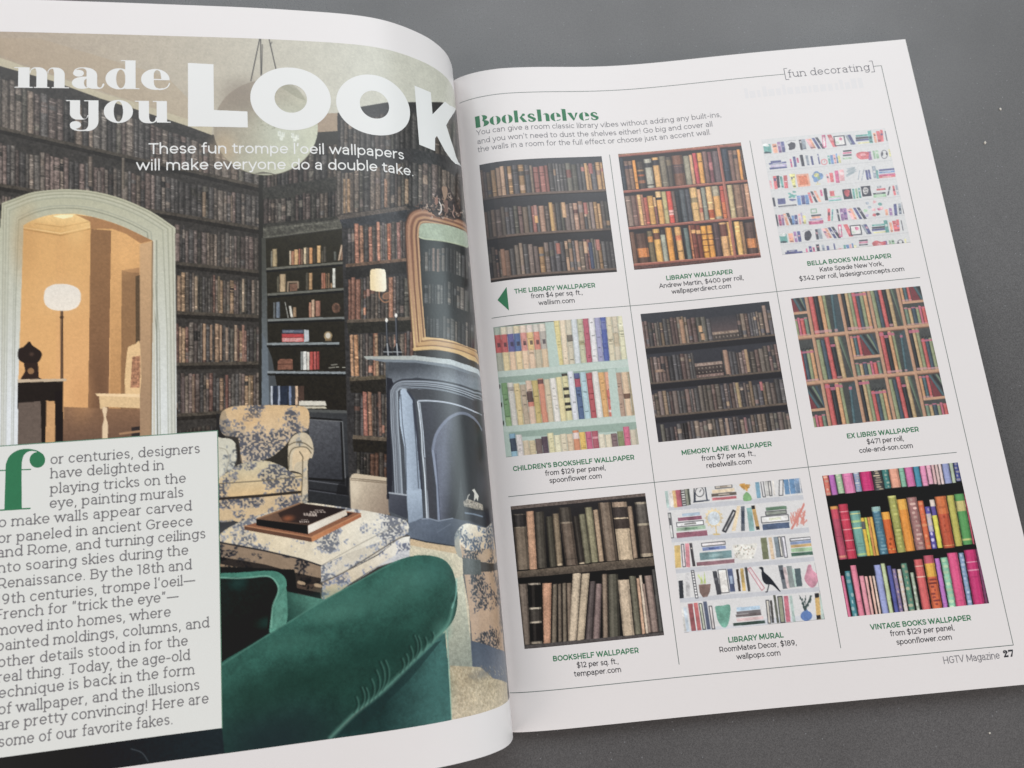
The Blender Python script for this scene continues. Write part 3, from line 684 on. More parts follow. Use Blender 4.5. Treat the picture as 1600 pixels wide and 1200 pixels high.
def paint_doodle(cv):
    cv.rect(0, 0, 1, 1, C(211, 210, 209), noise=.012, mott=.01)
    for b in (.135, .285, .452, .605, .765, .915): cv.rect(0, b, 1, b + .006, C(196, 195, 196), alpha=.8)
    use_px(cv); k = K(1180, 190, 6.154); rs = np.random.RandomState(17)
    P = dict(t=(98, 164, 156), o=(236, 160, 130), v=(150, 110, 160), n=(88, 92, 142), d=(74, 76, 88), p=(238, 172, 176), m=(214, 100, 140), r=(220, 100, 106), b=(106, 144, 200), y=(226, 218, 130), g=(150, 190, 150), k=(62, 62, 74), w=(224, 220, 216), q=(176, 160, 200), z=(150, 160, 172))
    def up(x, y0, y1, w, c, lean=.179, dx=0, dy=0, cap=True):
        d = (y1 - y0) * lean; q = k([(x + dx, y0 + dy), (x + w + dx, y0 + dy - w * .096), (x + w + d + dx, y1 + dy - w * .096), (x + d + dx, y1 + dy)])
        cv.poly(q, C(*P[c]), alpha=.9, noise=.18, mott=.22)
        if cap and rs.uniform() < .65:
            t = rs.uniform(.1, .5); cv.poly(quad(q, .15, .85, t, t + rs.uniform(.08, .25)), C(*P[rs.choice(list('wwpqdn'))]), alpha=.75)
        if rs.uniform() < .4: cv.poly(quad(q, .1, .9, .85, .93), C(70, 70, 90), alpha=.6)
    def st(x0, x1, y, h, c, dx=0, dy=0):
        q = k([(x0 + dx, y + dy), (x1 + dx, y + dy - (x1 - x0) * .096), (x1 + dx + h * .18, y + h + dy - (x1 - x0) * .096), (x0 + dx + h * .18, y + h + dy)])
        cv.poly(q, C(*P[c]), alpha=.9, noise=.18, mott=.22)
        if rs.uniform() < .5: cv.poly(quad(q, .2, .75, .3, .65), C(*P['w']), alpha=.7)
    def box(x, y0, y1, w, c, c2=None, outline=False, dx=0, dy=0):
        f = lambda a, b_: (x + a * w + (y1 - y0) * b_ * .179 + dx, y0 + (y1 - y0) * b_ - a * w * .096 + dy)
        cv.poly(k([f(0, 0), f(1, 0), f(1, 1), f(0, 1)]), C(*P[c]), alpha=.9, noise=.15)
        if c2: cv.poly(k([f(.1, .1), f(.9, .1), f(.9, .9), f(.1, .9)]), C(*P[c2]), noise=.05)
        return f
    def blob(cx, cy, rx, ry, c, n=9, dx=0, dy=0, a=.85):
        t = np.linspace(0, 2 * np.pi, n, endpoint=False); r = 1 + .25 * rs.uniform(-1, 1, n)
        cv.poly(smooth(k(np.stack([cx + dx + rx * r * np.cos(t), cy + dy + ry * r * np.sin(t)], 1)), True, 3), C(*P[c]), alpha=a, noise=.2, mott=.25)
    def row1(dx, dy):
        box(78, 225, 310, 70, 't', dx=dx, dy=dy); blob(108, 230, 34, 14, 'w', dx=dx, dy=dy); blob(120, 300, 34, 10, 'k', dx=dx, dy=dy, a=.7)
        for x, a, b_, w, c in [(165, 218, 305, 42, 'o'), (212, 200, 302, 28, 'v'), (246, 196, 298, 30, 'n'), (420, 178, 275, 24, 'd'), (446, 172, 270, 32, 'z')]: up(x, a, b_, w, c, dx=dx, dy=dy)
        blob(350, 235, 32, 42, 'k', 11, dx, dy); cv.line(k([(300 + dx, 200 + dy), (330 + dx, 185 + dy), (390 + dx, 182 + dy)]), .25, C(150, 150, 156), .7)
        for x, a, b_, w, c, l in [(484, 172, 265, 26, 'p', .6), (512, 168, 262, 24, 'o', .55), (542, 160, 266, 26, 'n', .62), (575, 156, 264, 26, 'd', .66), (640, 132, 254, 34, 'm', .1), (690, 130, 248, 40, 'r', .5), (862, 134, 228, 26, 'z', .6), (886, 130, 224, 28, 'n', .55)]: up(x, a, b_, w, c, l, dx, dy)
        up(650, 150, 240, 16, 'w', .1, dx, dy, False)
        f = box(750, 142, 240, 108, 'd', 'w', dx=dx, dy=dy); blob(820, 168, 16, 14, 'm', 7, dx, dy); blob(790, 205, 20, 12, 'g', 7, dx, dy, .4)
        for y, c in [(132, 't'), (155, 'd'), (176, 'n')]: st(965, 1090, y, 18, c, dx, dy)
        st(985, 1105, 206, 9, 'y', dx, dy); up(1078, 92, 210, 34, 't', dx=dx, dy=dy); up(1130, 112, 205, 24, 'o', .2, dx, dy); up(1160, 96, 200, 34, 'r', .2, dx, dy); up(1198, 84, 196, 26, 'r', .1, dx, dy); up(1244, 92, 190, 8, 'd', dx=dx, dy=dy)
    def row2(dx, dy):
        for y, c, x0, x1 in [(382, 'n', 150, 250), (400, 'n', 135, 300), (424, 'q', 150, 305), (446, 'n', 140, 305)]: st(x0, x1, y, 18, c, dx, dy)
        for x, a, b_, w, c in [(332, 362, 442, 16, 'm'), (360, 340, 440, 26, 'n'), (398, 350, 400, 18, 'm'), (430, 322, 432, 28, 'k'), (484, 328, 424, 24, 'z'), (530, 336, 420, 22, 'n'), (596, 312, 412, 12, 'n'), (694, 330, 412, 20, 't'), (718, 326, 410, 26, 'b'), (748, 320, 408, 20, 'p'), (772, 310, 404, 14, 'b'), (792, 332, 400, 22, 'y'), (1074, 290, 372, 34, 'v'), (1128, 284, 360, 18, 'g'), (1152, 280, 358, 26, 'g'), (1278, 270, 340, 14, 'y')]: up(x, a, b_, w, c, dx=dx, dy=dy)
        cv.line(np.r_[k(arcp(664 + dx, 390 + dy, 28, 26, 0, 360, 18))], .35, C(226, 120, 130)); cv.line(k([(664 + dx, 390 + dy), (672 + dx, 376 + dy)]), .25, C(200, 90, 100))
        for y, c in [(280, 'k'), (300, 'm'), (322, 'd'), (352, 'g')]: st(842, 925, y, 14, c, dx, dy)
        blob(1040, 330, 62, 44, 'r', 9, dx, dy); blob(1040, 322, 26, 14, 'p', 7, dx, dy); cv.line(np.r_[k(arcp(1240 + dx, 318 + dy, 30, 40, 0, 360, 18))], .3, C(90, 90, 100), .8); blob(1222, 315, 8, 18, 'k', 6, dx, dy); blob(1262, 312, 8, 16, 'k', 6, dx, dy)
    row1(0, 0); row2(0, 0)
    for x, a, b_, w, c, l in [(138, 570, 650, 20, 'p', .18), (172, 525, 652, 30, 'r', .14), (205, 522, 640, 26, 'k', .1), (236, 530, 640, 22, 't', .2), (272, 522, 645, 36, 'r', .1), (330, 508, 640, 30, 'y', .3), (362, 506, 600, 22, 'y', .05), (682, 510, 590, 20, 'p', .2), (712, 496, 586, 34, 'r', .15), (762, 475, 592, 36, 'm', .14), (806, 466, 575, 44, 'p', .1), (1000, 470, 560, 8, 'z', -.15), (1040, 465, 570, 8, 'z', -.2), (1055, 470, 562, 22, 'n', .18), (1082, 466, 556, 18, 'n', .18), (1120, 432, 548, 34, 'z', .16), (1158, 470, 552, 20, 't', .14)]: up(x, a, b_, w, c, l)
    f = box(394, 512, 632, 118, 'o'); cv.poly(k([f(.15, .15), f(.85, .15), f(.85, .85), f(.15, .85)]), C(222, 116, 80), alpha=.8, noise=.2)
    blob(598, 528, 50, 50, 'b', 12); blob(590, 515, 22, 18, 'y', 8); blob(612, 545, 16, 14, 'g', 7); cv.line(k([(600, 578), (604, 605)]), .3, C(200, 170, 110)); st(582, 628, 600, 8, 'y')
    for j in range(12): cv.line(k([(870 + rs.uniform(0, 30), 455 + j * 7), (940 + rs.uniform(0, 40), 440 + j * 5)]), .3, C(130, 150, 160), .55)
    for y, c in [(462, 'n'), (484, 'b'), (512, 'm'), (530, 'r')]: st(1188, 1345, y, 18, c)
    up(165, 735, 820, 22, 'd'); box(215, 745, 800, 72, 'n'); st(225, 400, 815, 10, 'd')
    for j in range(9): blob(330 + rs.uniform(0, 80), 700 + rs.uniform(-25, 30), 16, 9, 't', 6)
    blob(360, 755, 30, 12, 'n', 8)
    for x, a, b_, w, c, l in [(400, 715, 805, 34, 'b', .15), (440, 712, 800, 34, 'n', .15), (478, 708, 800, 32, 'b', .15), (505, 685, 785, 24, 'r', .3), (530, 674, 780, 22, 'd', .5), (560, 668, 775, 24, 'o', .5), (622, 660, 720, 20, 'm', .18), (655, 645, 760, 30, 'k', .16), (930, 650, 745, 20, 't', .16), (958, 645, 742, 20, 'g', .16), (986, 640, 738, 20, 't', .16), (1285, 628, 712, 14, 'd', -.2), (1315, 620, 712, 20, 'r', .2), (1345, 615, 706, 18, 'z', .2), (1372, 612, 700, 16, 'p', .2)]: up(x, a, b_, w, c, l)
    box(714, 672, 720, 44, 'r')
    for y, c in [(726, 'g'), (742, 'q'), (758, 't')]: st(708, 830, y, 11, c)
    box(836, 656, 752, 84, 'k'); blob(882, 690, 30, 32, 'r'); box(1014, 626, 724, 88, 'k'); blob(1062, 668, 28, 34, 'w'); cv.line(k([(1050, 660), (1075, 656)]), .3, C(80, 80, 90)); cv.line(k([(1052, 684), (1074, 681)]), .3, C(80, 80, 90))
    for y, c, x0, x1 in [(625, 'z', 1168, 1210), (650, 'r', 1165, 1250), (690, 'd', 1132, 1250), (706, 'g', 1135, 1255), (720, 'g', 1135, 1260)]: st(x0, x1, y, 16, c)
    for x, a, b_, w, c, l in [(196, 895, 1008, 14, 'd', .18), (220, 900, 1005, 26, 'm', .15), (250, 898, 1000, 22, 'v', .15), (270, 888, 1000, 26, 'o', .3), (296, 880, 996, 28, 'd', .45), (350, 905, 995, 24, 'b', .12), (378, 900, 992, 28, 'n', .1), (412, 890, 990, 20, 'p', .16), (436, 880, 985, 14, 'q', .2), (456, 905, 985, 26, 'y', .16), (696, 840, 958, 26, 'r', .02), (738, 845, 955, 14, 't', -.05), (780, 845, 958, 18, 'd', .2), (812, 838, 955, 28, 'v', .15), (842, 836, 950, 34, 'v', .15), (880, 845, 945, 26, 'p', .55), (905, 838, 942, 24, 'o', .5), (940, 832, 940, 26, 'n', .6), (974, 828, 938, 28, 'd', .65), (1245, 845, 905, 26, 'o', .15), (1282, 835, 905, 28, 'v', .15), (1328, 795, 905, 28, 'n', .1), (1372, 790, 895, 26, 'z', .1), (1405, 780, 890, 8, 'd', .18)]: up(x, a, b_, w, c, l)
    cv.line(k([(540, 880), (538, 845), (588, 840), (592, 878), (540, 882)]), .35, C(130, 170, 140))
    for y, c, x0, x1 in [(900, 'd', 538, 635), (918, 'o', 545, 625), (940, 'q', 525, 648), (962, 'm', 515, 655), (978, 'm', 518, 655)]: st(x0, x1, y, 16, c)
    for cx, cy, c in [(1080, 785, 'z'), (1145, 775, 'p'), (1200, 795, 't'), (1100, 825, 'z'), (1190, 845, 'm'), (1140, 850, 'p'), (1060, 860, 'g'), (1075, 905, 'q'), (1180, 890, 'd'), (1145, 900, 'r'), (1215, 835, 'p')]: blob(cx, cy, 18, 14, c, 7)
    row1(155, 860); row2(155, 860)

def paint_children(cv):
    use_px(cv); ka = K(740, 400, 6.154); kb = K(760, 580, 6.154); rs = np.random.RandomState(8)
    cv.poly(TILES['children'], C(172, 197, 182), noise=.03, mott=.02)
    sh = C(140, 168, 150)
    def run(k, x0, x1, yt, yb, cols, slope=.0875, lean=.095, tops=None):
        n = len(cols); wd = (x1 - x0) / n
        for i, c in enumerate(cols):
            xa = x0 + wd * i; xb = xa + wd * .97
            c, bands = (c, ()) if not isinstance(c[0], tuple) else c
            dt = tops[i] if tops else rs.uniform(0, 22)
            f = lambda x, y: (x + (y - yt) * lean, y - (x - x0) * slope)
            q = k([f(xa, yt + dt), f(xb, yt + dt), f(xb, yb), f(xa, yb)])
            book(cv, q, C(*c), [(b0, b1, C(*cc)) for b0, b1, cc in bands], .07, .16, .05)
            if rs.uniform() < .8:
                for j in range(rs.randint(2, 7)):
                    t = rs.uniform(.1, .9); cv.poly(quad(q, rs.uniform(.15, .4), rs.uniform(.6, .9), t, t + rs.uniform(.008, .03)), C(*c) * rs.uniform(.35, .7), alpha=.55)
    # shaded backs of the upper two bays
    cv.poly(ka([(192, 688), (690, 642), (705, 740), (200, 760)]), sh, alpha=.8)
    mid = [(222, 84, 84), (224, 92, 92), (104, 100, 172), (84, 112, 172), (236, 142, 128), (238, 190, 110), (230, 128, 106), (178, 166, 152)]
    low = [(170, 172, 150), (236, 206, 142), (240, 194, 150), (240, 204, 140), (238, 196, 152), (232, 190, 150), (196, 178, 142), (220, 184, 140)]
    top = [(172, 186, 166), (230, 214, 180), (218, 206, 186), (228, 206, 160), (234, 204, 178), (228, 206, 192), (210, 200, 184), (222, 206, 186)]
    run(ka, 195, 690, 692, 1112, [(l, [(0, .17, t_), (.17, .58, m)]) for l, m, t_ in zip(low, mid, top)], tops=[2] * 8)
    for i in range(8):
        x = 222 + 62 * i; cv.rect(0, 0, 0, 0, C(0, 0, 0)) if False else None
        cv.poly(ka([(x + 8, 840 - i * 5), (x + 36, 838 - i * 5), (x + 40, 880 - i * 5), (x + 12, 882 - i * 5)]), C(60, 50, 60), alpha=.65)
    run(ka, 770, 1435, 622, 1052, [(226, 204, 120), (232, 206, 168), ((206, 192, 160), [(.35, .5, (120, 110, 96))]), (208, 214, 216), ((192, 190, 146), [(.5, .6, (170, 160, 110))]), (206, 84, 106), (228, 222, 222), (156, 154, 198), ((76, 94, 182), [(.1, .3, (106, 116, 186))]), (216, 200, 160), ((206, 190, 158), [(.4, .7, (196, 174, 136))]), ((218, 212, 166), [(.2, .26, (236, 230, 190))])], tops=[0] * 12)
    cv.poly(ka([(240, 1112), (1500, 1000), (1512, 1066), (250, 1172)]), C(186, 205, 192), noise=.03)
    cv.poly(ka([(690, 640), (770, 632), (828, 1052), (742, 1062)]), C(178, 202, 188), noise=.03)
    cv.poly(kb([(115, 62), (880, 0), (1250, -30), (1245, 60), (120, 120)]), sh, noise=.04)
    run(kb, 142, 1190, 108, 530, [((112, 160, 96), [(.8, 1, (140, 180, 110))]), ((214, 206, 192), [(.1, .2, (180, 170, 160))]), (228, 196, 126), ((190, 164, 132)), ((226, 184, 152), [(.25, .5, (96, 70, 66)), (.5, .6, (228, 120, 96))]), (202, 172, 88), ((226, 130, 96), [(.02, .12, (120, 74, 70))]), (206, 186, 146), ((226, 218, 206)), (226, 206, 138), ((218, 206, 140), [(.3, .36, (50, 46, 42)), (.45, .52, (60, 54, 48)), (.62, .68, (50, 46, 42)), (.74, .8, (56, 50, 44)), (0, .06, (70, 64, 56))]), (216, 218, 226), ((76, 102, 152), [(0, .12, (84, 92, 150)), (.12, .3, (190, 70, 90))]), (166, 202, 212), ((200, 76, 82), [(.45, .47, (150, 50, 56))]), (222, 216, 206), (228, 160, 82), ((228, 104, 86), [(0, .4, (232, 150, 110)), (.85, .9, (240, 200, 190))])],
        slope=.092, lean=.12, tops=[10, 12, 26, 40, 8, 12, 0, 12, 6, 0, -30, -42, -20, -26, -12, -20, -6, -6])
    cv.poly(kb([(132, 130), (146, 130), (175, 535), (158, 538)]), C(150, 176, 160)); 
    for j in range(3): cv.ell(*kb([(130 + j * 18, 150 + j * 175)])[0], 1.2, 4, C(50, 50, 48))
    run(kb, 1230, 1420, 20, 530, [((182, 142, 116)), ((226, 186, 142), [(.4, .5, (120, 80, 60))]), (174, 154, 114)], slope=.092, lean=.12, tops=[0] * 3)
    cv.poly(kb([(165, 535), (1430, 425), (1445, 490), (175, 585)]), C(186, 205, 192), noise=.03)
    cv.poly(kb([(1165, -20), (1240, -25), (1292, 440), (1205, 448)]), C(178, 202, 188), noise=.03)
    cv.poly(kb([(215, 590), (1445, 488), (1465, 570), (225, 640)]), sh, noise=.04)
    run(kb, 222, 1490, 620, 830, [((60, 74, 96), [(0, .2, (120, 170, 200)), (.75, 1, (140, 190, 214))]), (226, 214, 208), (216, 190, 150), (214, 190, 140), (120, 96, 92), (88, 68, 82), (224, 212, 152), (226, 216, 170), (222, 204, 166), (220, 190, 150), ((224, 130, 86), [(.1, .4, (228, 200, 190))]), (236, 180, 66), (216, 86, 122), ((190, 80, 96), [(.3, .4, (226, 140, 150))]), (226, 212, 180), (222, 206, 170), (130, 100, 102), (132, 142, 88), (228, 92, 128), (206, 190, 160), (198, 184, 150)],
        slope=.09, lean=.12, tops=[-15, 0, 60, 65, 55, 40, 10, 35, 30, 35, 8, 30, 30, 30, 65, 75, 70, 55, 15, 50, 40])

def paint_memory(cv):
    rs = np.random.RandomState(21)
    cv.rect(0, 0, 1, 1, g=((0, 0), C(58, 60, 68), (0, 1), C(54, 52, 60)), noise=.08)
    pal = DARKPAL + [C(150, 118, 86), C(128, 98, 88), C(90, 84, 88), C(70, 64, 64)]
    rows = [(.05, .265), (.345, .545), (.605, .80), (.865, 1.03)]
    for r, (a, b) in enumerate(rows):
        spans = {0: [(.0, .53), (.73, 1)], 1: [(.0, .36), (.57, 1)], 2: [(0, 1)], 3: [(.03, 1)]}[r]
        for (xa, xb) in spans:
            bookrow(cv, [(xa, a), (xb, a)], [(xa, b), (xb, b)], int(34 * (xb - xa)) + 1, pal, rs, .2, 5, .4, cont=.92)
        cv.rect(0, b, 1, b + .014, C(104, 86, 72), noise=.2)
        cv.rect(0, b + .014, 1, b + .06, C(38, 36, 40), alpha=.8)
    cv.rect(.53, .08, .73, .20, g=((.5, .08), C(62, 62, 68), (.5, .20), C(96, 78, 78)), noise=.1)
    for i in range(3):
        for (xa, xb, yy, hh, c) in [(.53, .73, .20, .024, C(150, 120, 98)), (.53, .73, .226, .034, C(84, 72, 66)), (.36, .57, .43, .026, C(150, 120, 104)), (.36, .57, .458, .03, C(74, 60, 56)), (.36, .57, .49, .03, C(64, 52, 50)), (.36, .57, .522, .022, C(128, 96, 86))]:
            cv.rect(xa, yy, xb, yy + hh, c, noise=.2, mott=.2)
            for j in range(7): cv.rect(xa + .02 + j * .028, yy + hh * .3, xa + .03 + j * .028, yy + hh * .7, C(196, 176, 150), alpha=.5)
        break
    for (x, y, w, h, c) in [(.29, .075, .03, .19, C(182, 128, 90)), (.43, .14, .03, .05, C(222, 160, 100)), (.44, .20, .03, .055, C(206, 146, 96)), (.585, .35, .032, .19, C(176, 128, 100)), (.745, .36, .025, .18, C(176, 134, 92)), (.935, .03, .03, .22, C(160, 126, 108)), (.05, .45, .07, .02, C(170, 128, 100)), (.82, .62, .022, .07, C(196, 98, 98)), (.64, .61, .022, .19, C(170, 138, 88)), (.66, .88, .02, .12, C(150, 100, 100)), (.52, .87, .022, .13, C(160, 128, 108))]:
        book(cv, [(x, y), (x + w, y), (x + w, y + h), (x, y + h)], c, [], .12, .25)

def paint_cubby(cv):
    use_px(cv); k = K(1200, 370, 5.333); rs = np.random.RandomState(31)
    q = [np.array(v) for v in TILES['cubby']]
    cv.tf = cv.unit; cv.step = 50
    cv.rect(0, 0, 1, 1, C(70, 72, 70), noise=.16, mott=.08)
    wood = C(204, 150, 114)
    inks = {'r': C(214, 88, 84), 'R': C(160, 66, 78), 'k': C(46, 50, 54), 'g': C(112, 134, 110), 'b': C(72, 104, 112), 'B': C(64, 82, 96), 't': C(196, 160, 108), 'o': C(214, 150, 98), 'p': C(206, 98, 120), 'l': C(140, 150, 106)}
    def upright(x, y0, y1, w, c, lean=0, cap=True):
        qd = [(x + lean, y0), (x + lean + w, y0), (x + w, y1), (x, y1)]
        book(cv, qd, inks[c], [], .14, .4, .08)
        if cap:
            cv.poly(quad(qd, 0, 1, .03, .10), C(206, 104, 128), alpha=.85); cv.poly(quad(qd, 0, 1, .93, .985), C(214, 150, 150), alpha=.75)
    def bay(x0, x1, y0, y1, kind):
        w = x1 - x0; h = y1 - y0
        if kind == 'A':          # tall run, one leaning at the right
            x = x0 + .004
            for i, c in enumerate('rkol'):
                ww = w * [.17, .15, .14, .11][i]; upright(x, y0 + h * [.0, .06, .0, .02][i], y1, ww, c); x += ww
            cv.poly([(x + w * .2, y0 + .03), (x1, y0), (x1, y1), (x + w * .1, y1)], C(66, 84, 92), alpha=.7, noise=.1)
            upright(x + w * .09, y0 + .03, y1, w * .10, 'b', w * .10)
        elif kind == 'B':        # green, blue, red, dark, tan and two thin leaning
            x = x0 + .003
            for i, c in enumerate('lBrkt'):
                ww = w * [.16, .14, .16, .15, .15][i]; upright(x, y0 + h * [.04, .06, .0, .16, .0][i], y1, ww, c, -w * .02, i in (3,)); x += ww
            for j in range(3): cv.line([(x - .004 + j * .008, y0 + .01), (x1 - .004, y1 - .01)], .45, inks['g'] * (1 - .15 * j))
        elif kind == 'C':        # dark, tan, green then short ones
            x = x0 + .003
            for i, c in enumerate('ktl'): ww = w * .13; upright(x, y0, y1, ww, c); x += ww
            for i, c in enumerate('rBlo'): ww = w * .14; upright(x, y0 + h * .26, y1, ww, c); x += ww
            for j in range(4): cv.line([(x0 + w * (.45 + .12 * j), y0 + h * .25), (x0 + w * (.52 + .12 * j), y0 + h * .21)], .35, C(40, 42, 42))
        elif kind == 'D':        # split bay: leaning set over short set
            m = y0 + h * .53
            for i, c in enumerate('obr'): upright(x0 + w * (.02 + .13 * i), y0 + .01, m, w * .12, c)
            cv.poly([(x0 + w * .42, y0 + .02), (x0 + w * .42, m), (x0 + w * .72, m)], C(128, 56, 62), noise=.1)
            for j in range(4): cv.line([(x0 + w * (.44 + .13 * j), y0 + .015), (min(x0 + w * (.78 + .13 * j), x1), m - .01)], .75, [inks['b'], inks['k'], inks['g'], inks['B']][j])
            cv.rect(x0, m, x1, m + .02, wood, noise=.08)
            x = x0 + w * .03
            for i, c in enumerate('gtBlprg'): ww = w * [.14, .13, .16, .12, .10, .15, .13][i]; upright(x, m + .045 + .01 * (i % 2), y1, ww, c); x += ww
    cols = [-.12, .105, .36, .585, .81, 1.035]; kinds = ['D', 'A', 'C', 'B', 'D', 'A']
    rows_y = [(-.10, .30), (.33, .655), (.685, 1.02)]
    order = [['D', 'A', 'C', 'B', 'D'], ['C', 'B', 'D', 'A', 'C'], ['D', 'A', 'C', 'B', 'D']]
    for r, (y0, y1) in enumerate(rows_y):
        for ci in range(5):
            bay(cols[ci] + .022, cols[ci + 1], y0, y1, order[r][ci])
        cv.rect(0, y1, 1, y1 + .028, wood, noise=.08); cv.rect(0, y1 + .022, 1, y1 + .034, C(120, 80, 60), alpha=.6)
        for ci in range(5):
            cv.rect(cols[ci], y0 - .01, cols[ci] + .024, y1, wood * .97, noise=.08); cv.rect(cols[ci] + .02, y0 - .01, cols[ci] + .028, y1, C(110, 74, 56), alpha=.55)
    cv.rect(0, 0, 1, 1, C(80, 80, 90), alpha=.06)

def paint_old(cv):
    use_px(cv); k = K(780, 760, 5.926); rs = np.random.RandomState(41)
    cv.poly(TILES['old'], g=((850, 780), C(46, 46, 54), (880, 900), C(16, 14, 16)), noise=.08)
    def bk(xl, yt, xr, xb, yb, c, bands=(), lean_w=None, shade=.4):
        w = (xr - xl) if lean_w is None else lean_w
        q = k([(xl, yt), (xr, yt - 6), (xb + w, yb - 8), (xb, yb)])
        book(cv, q, C(*c), bands, .2, shade, .12)
    bk(130, 262, 245, 172, 775, (128, 112, 96), [(0, .23, C(52, 50, 54)), (0, .012, C(120, 110, 100)), (.23, .245, C(150, 138, 118))])
    bk(252, 236, 320, 285, 772, (206, 150, 114), (), None, .2)
    bk(328, 240, 415, 356, 762, (76, 72, 66)); bk(432, 282, 495, 470, 750, (70, 68, 58)); bk(495, 258, 552, 535, 740, (136, 118, 94), [(.96, 1, C(190, 170, 140))])
    bk(550, 200, 660, 620, 735, (104, 88, 78), [(0, .25, C(74, 68, 64)), (.25, .28, C(150, 134, 118)), (.88, .9, C(80, 68, 62))]); bk(680, 280, 735, 742, 722, (50, 46, 44), [(.97, 1, C(180, 165, 140))])
    bk(735, 262, 795, 795, 715, (112, 112, 88)); bk(792, 200, 858, 855, 706, (140, 138, 104)); bk(868, 222, 915, 925, 700, (172, 144, 116)); bk(915, 155, 1032, 985, 694, (122, 104, 90), (), 115, .5)
    bk(1042, 150, 1178, 1110, 684, (196, 174, 144), [(.085, .27, C(62, 54, 56)), (.275, .285, C(210, 190, 160)), (.29, .46, C(66, 56, 54)), (0, .08, C(166, 140, 120))], 128, .2)
    bk(1185, 190, 1228, 1240, 670, (156, 130, 108)); bk(1255, 150, 1360, 1310, 655, (92, 88, 88), [(0, .04, C(160, 150, 134)), (.39, .43, C(170, 160, 140)), (.43, .94, C(96, 84, 78)), (.94, 1, C(178, 162, 140))], 115)
    cv.poly(k([(165, 790), (1432, 655), (1442, 735), (175, 850)]), g=((860, 880), C(132, 116, 98), (862, 896), C(84, 74, 66)), noise=.35, mott=.15)
    cv.poly(k([(107, 185), (1352, 62), (1358, 92), (112, 218)]), C(104, 92, 92), noise=.35)
    k2 = K(780, 900, 3.81)
    def b2(xl, yt, xr, xb, yb, c, bands=(), w=None, shade=.4):
        p = k([(xl, yt), (xr, yt - 5)]); p2 = k2([(xb, yb), (xb + (w or (xr - xl) * .645), yb - 5)])
        book(cv, [p[0], p[1], p2[1], p2[0]], C(*c), bands, .2, shade, .12)
    b2(180, 905, 262, 150, 410, (124, 110, 102), (), 36); b2(268, 897, 385, 190, 405, (26, 24, 26), [(0, .03, C(170, 160, 150)), (.40, .43, C(200, 190, 176)), (.43, .63, C(62, 58, 56)), (.63, .66, C(190, 180, 166)), (.96, 1, C(150, 140, 126))], 68)
    b2(402, 898, 486, 266, 402, (210, 146, 112), (), 40, .2); b2(497, 906, 538, 312, 398, (118, 106, 92), (), 30); b2(545, 904, 576, 352, 392, (112, 98, 86), (), 22); b2(585, 897, 620, 380, 390, (116, 104, 90), (), 24); b2(624, 897, 670, 410, 388, (122, 104, 90), (), 18)
    b2(682, 808, 758, 414, 385, (202, 184, 160), (), 46, .25); b2(765, 808, 838, 462, 382, (190, 172, 146), (), 44, .25); b2(840, 880, 892, 512, 378, (84, 74, 80), (), 42); b2(895, 903, 950, 556, 374, (128, 106, 112), (), 44); b2(952, 815, 998, 618, 370, (140, 120, 104), (), 30)
    b2(1000, 815, 1100, 650, 366, (82, 82, 72), (), 70, .5); b2(1098, 867, 1200, 738, 355, (192, 172, 148), (), 66, .25); b2(1200, 833, 1262, 808, 348, (102, 102, 86), (), 40); b2(1268, 852, 1296, 850, 345, (206, 158, 128), (), 20); b2(1294, 826, 1318, 872, 342, (206, 190, 176), (), 18); b2(1322, 905, 1345, 888, 338, (150, 126, 120), (), 16); b2(1342, 828, 1410, 905, 336, (142, 120, 118), (), 44); b2(1410, 770, 1445, 950, 332, (72, 74, 78), (), 30)
    cv.tone(TILES['old'], 1.0, (1.06, 1.0, .90))
    cv.poly(k2([(148, 412), (980, 332), (984, 352), (152, 436)]), C(82, 74, 72), noise=.3)

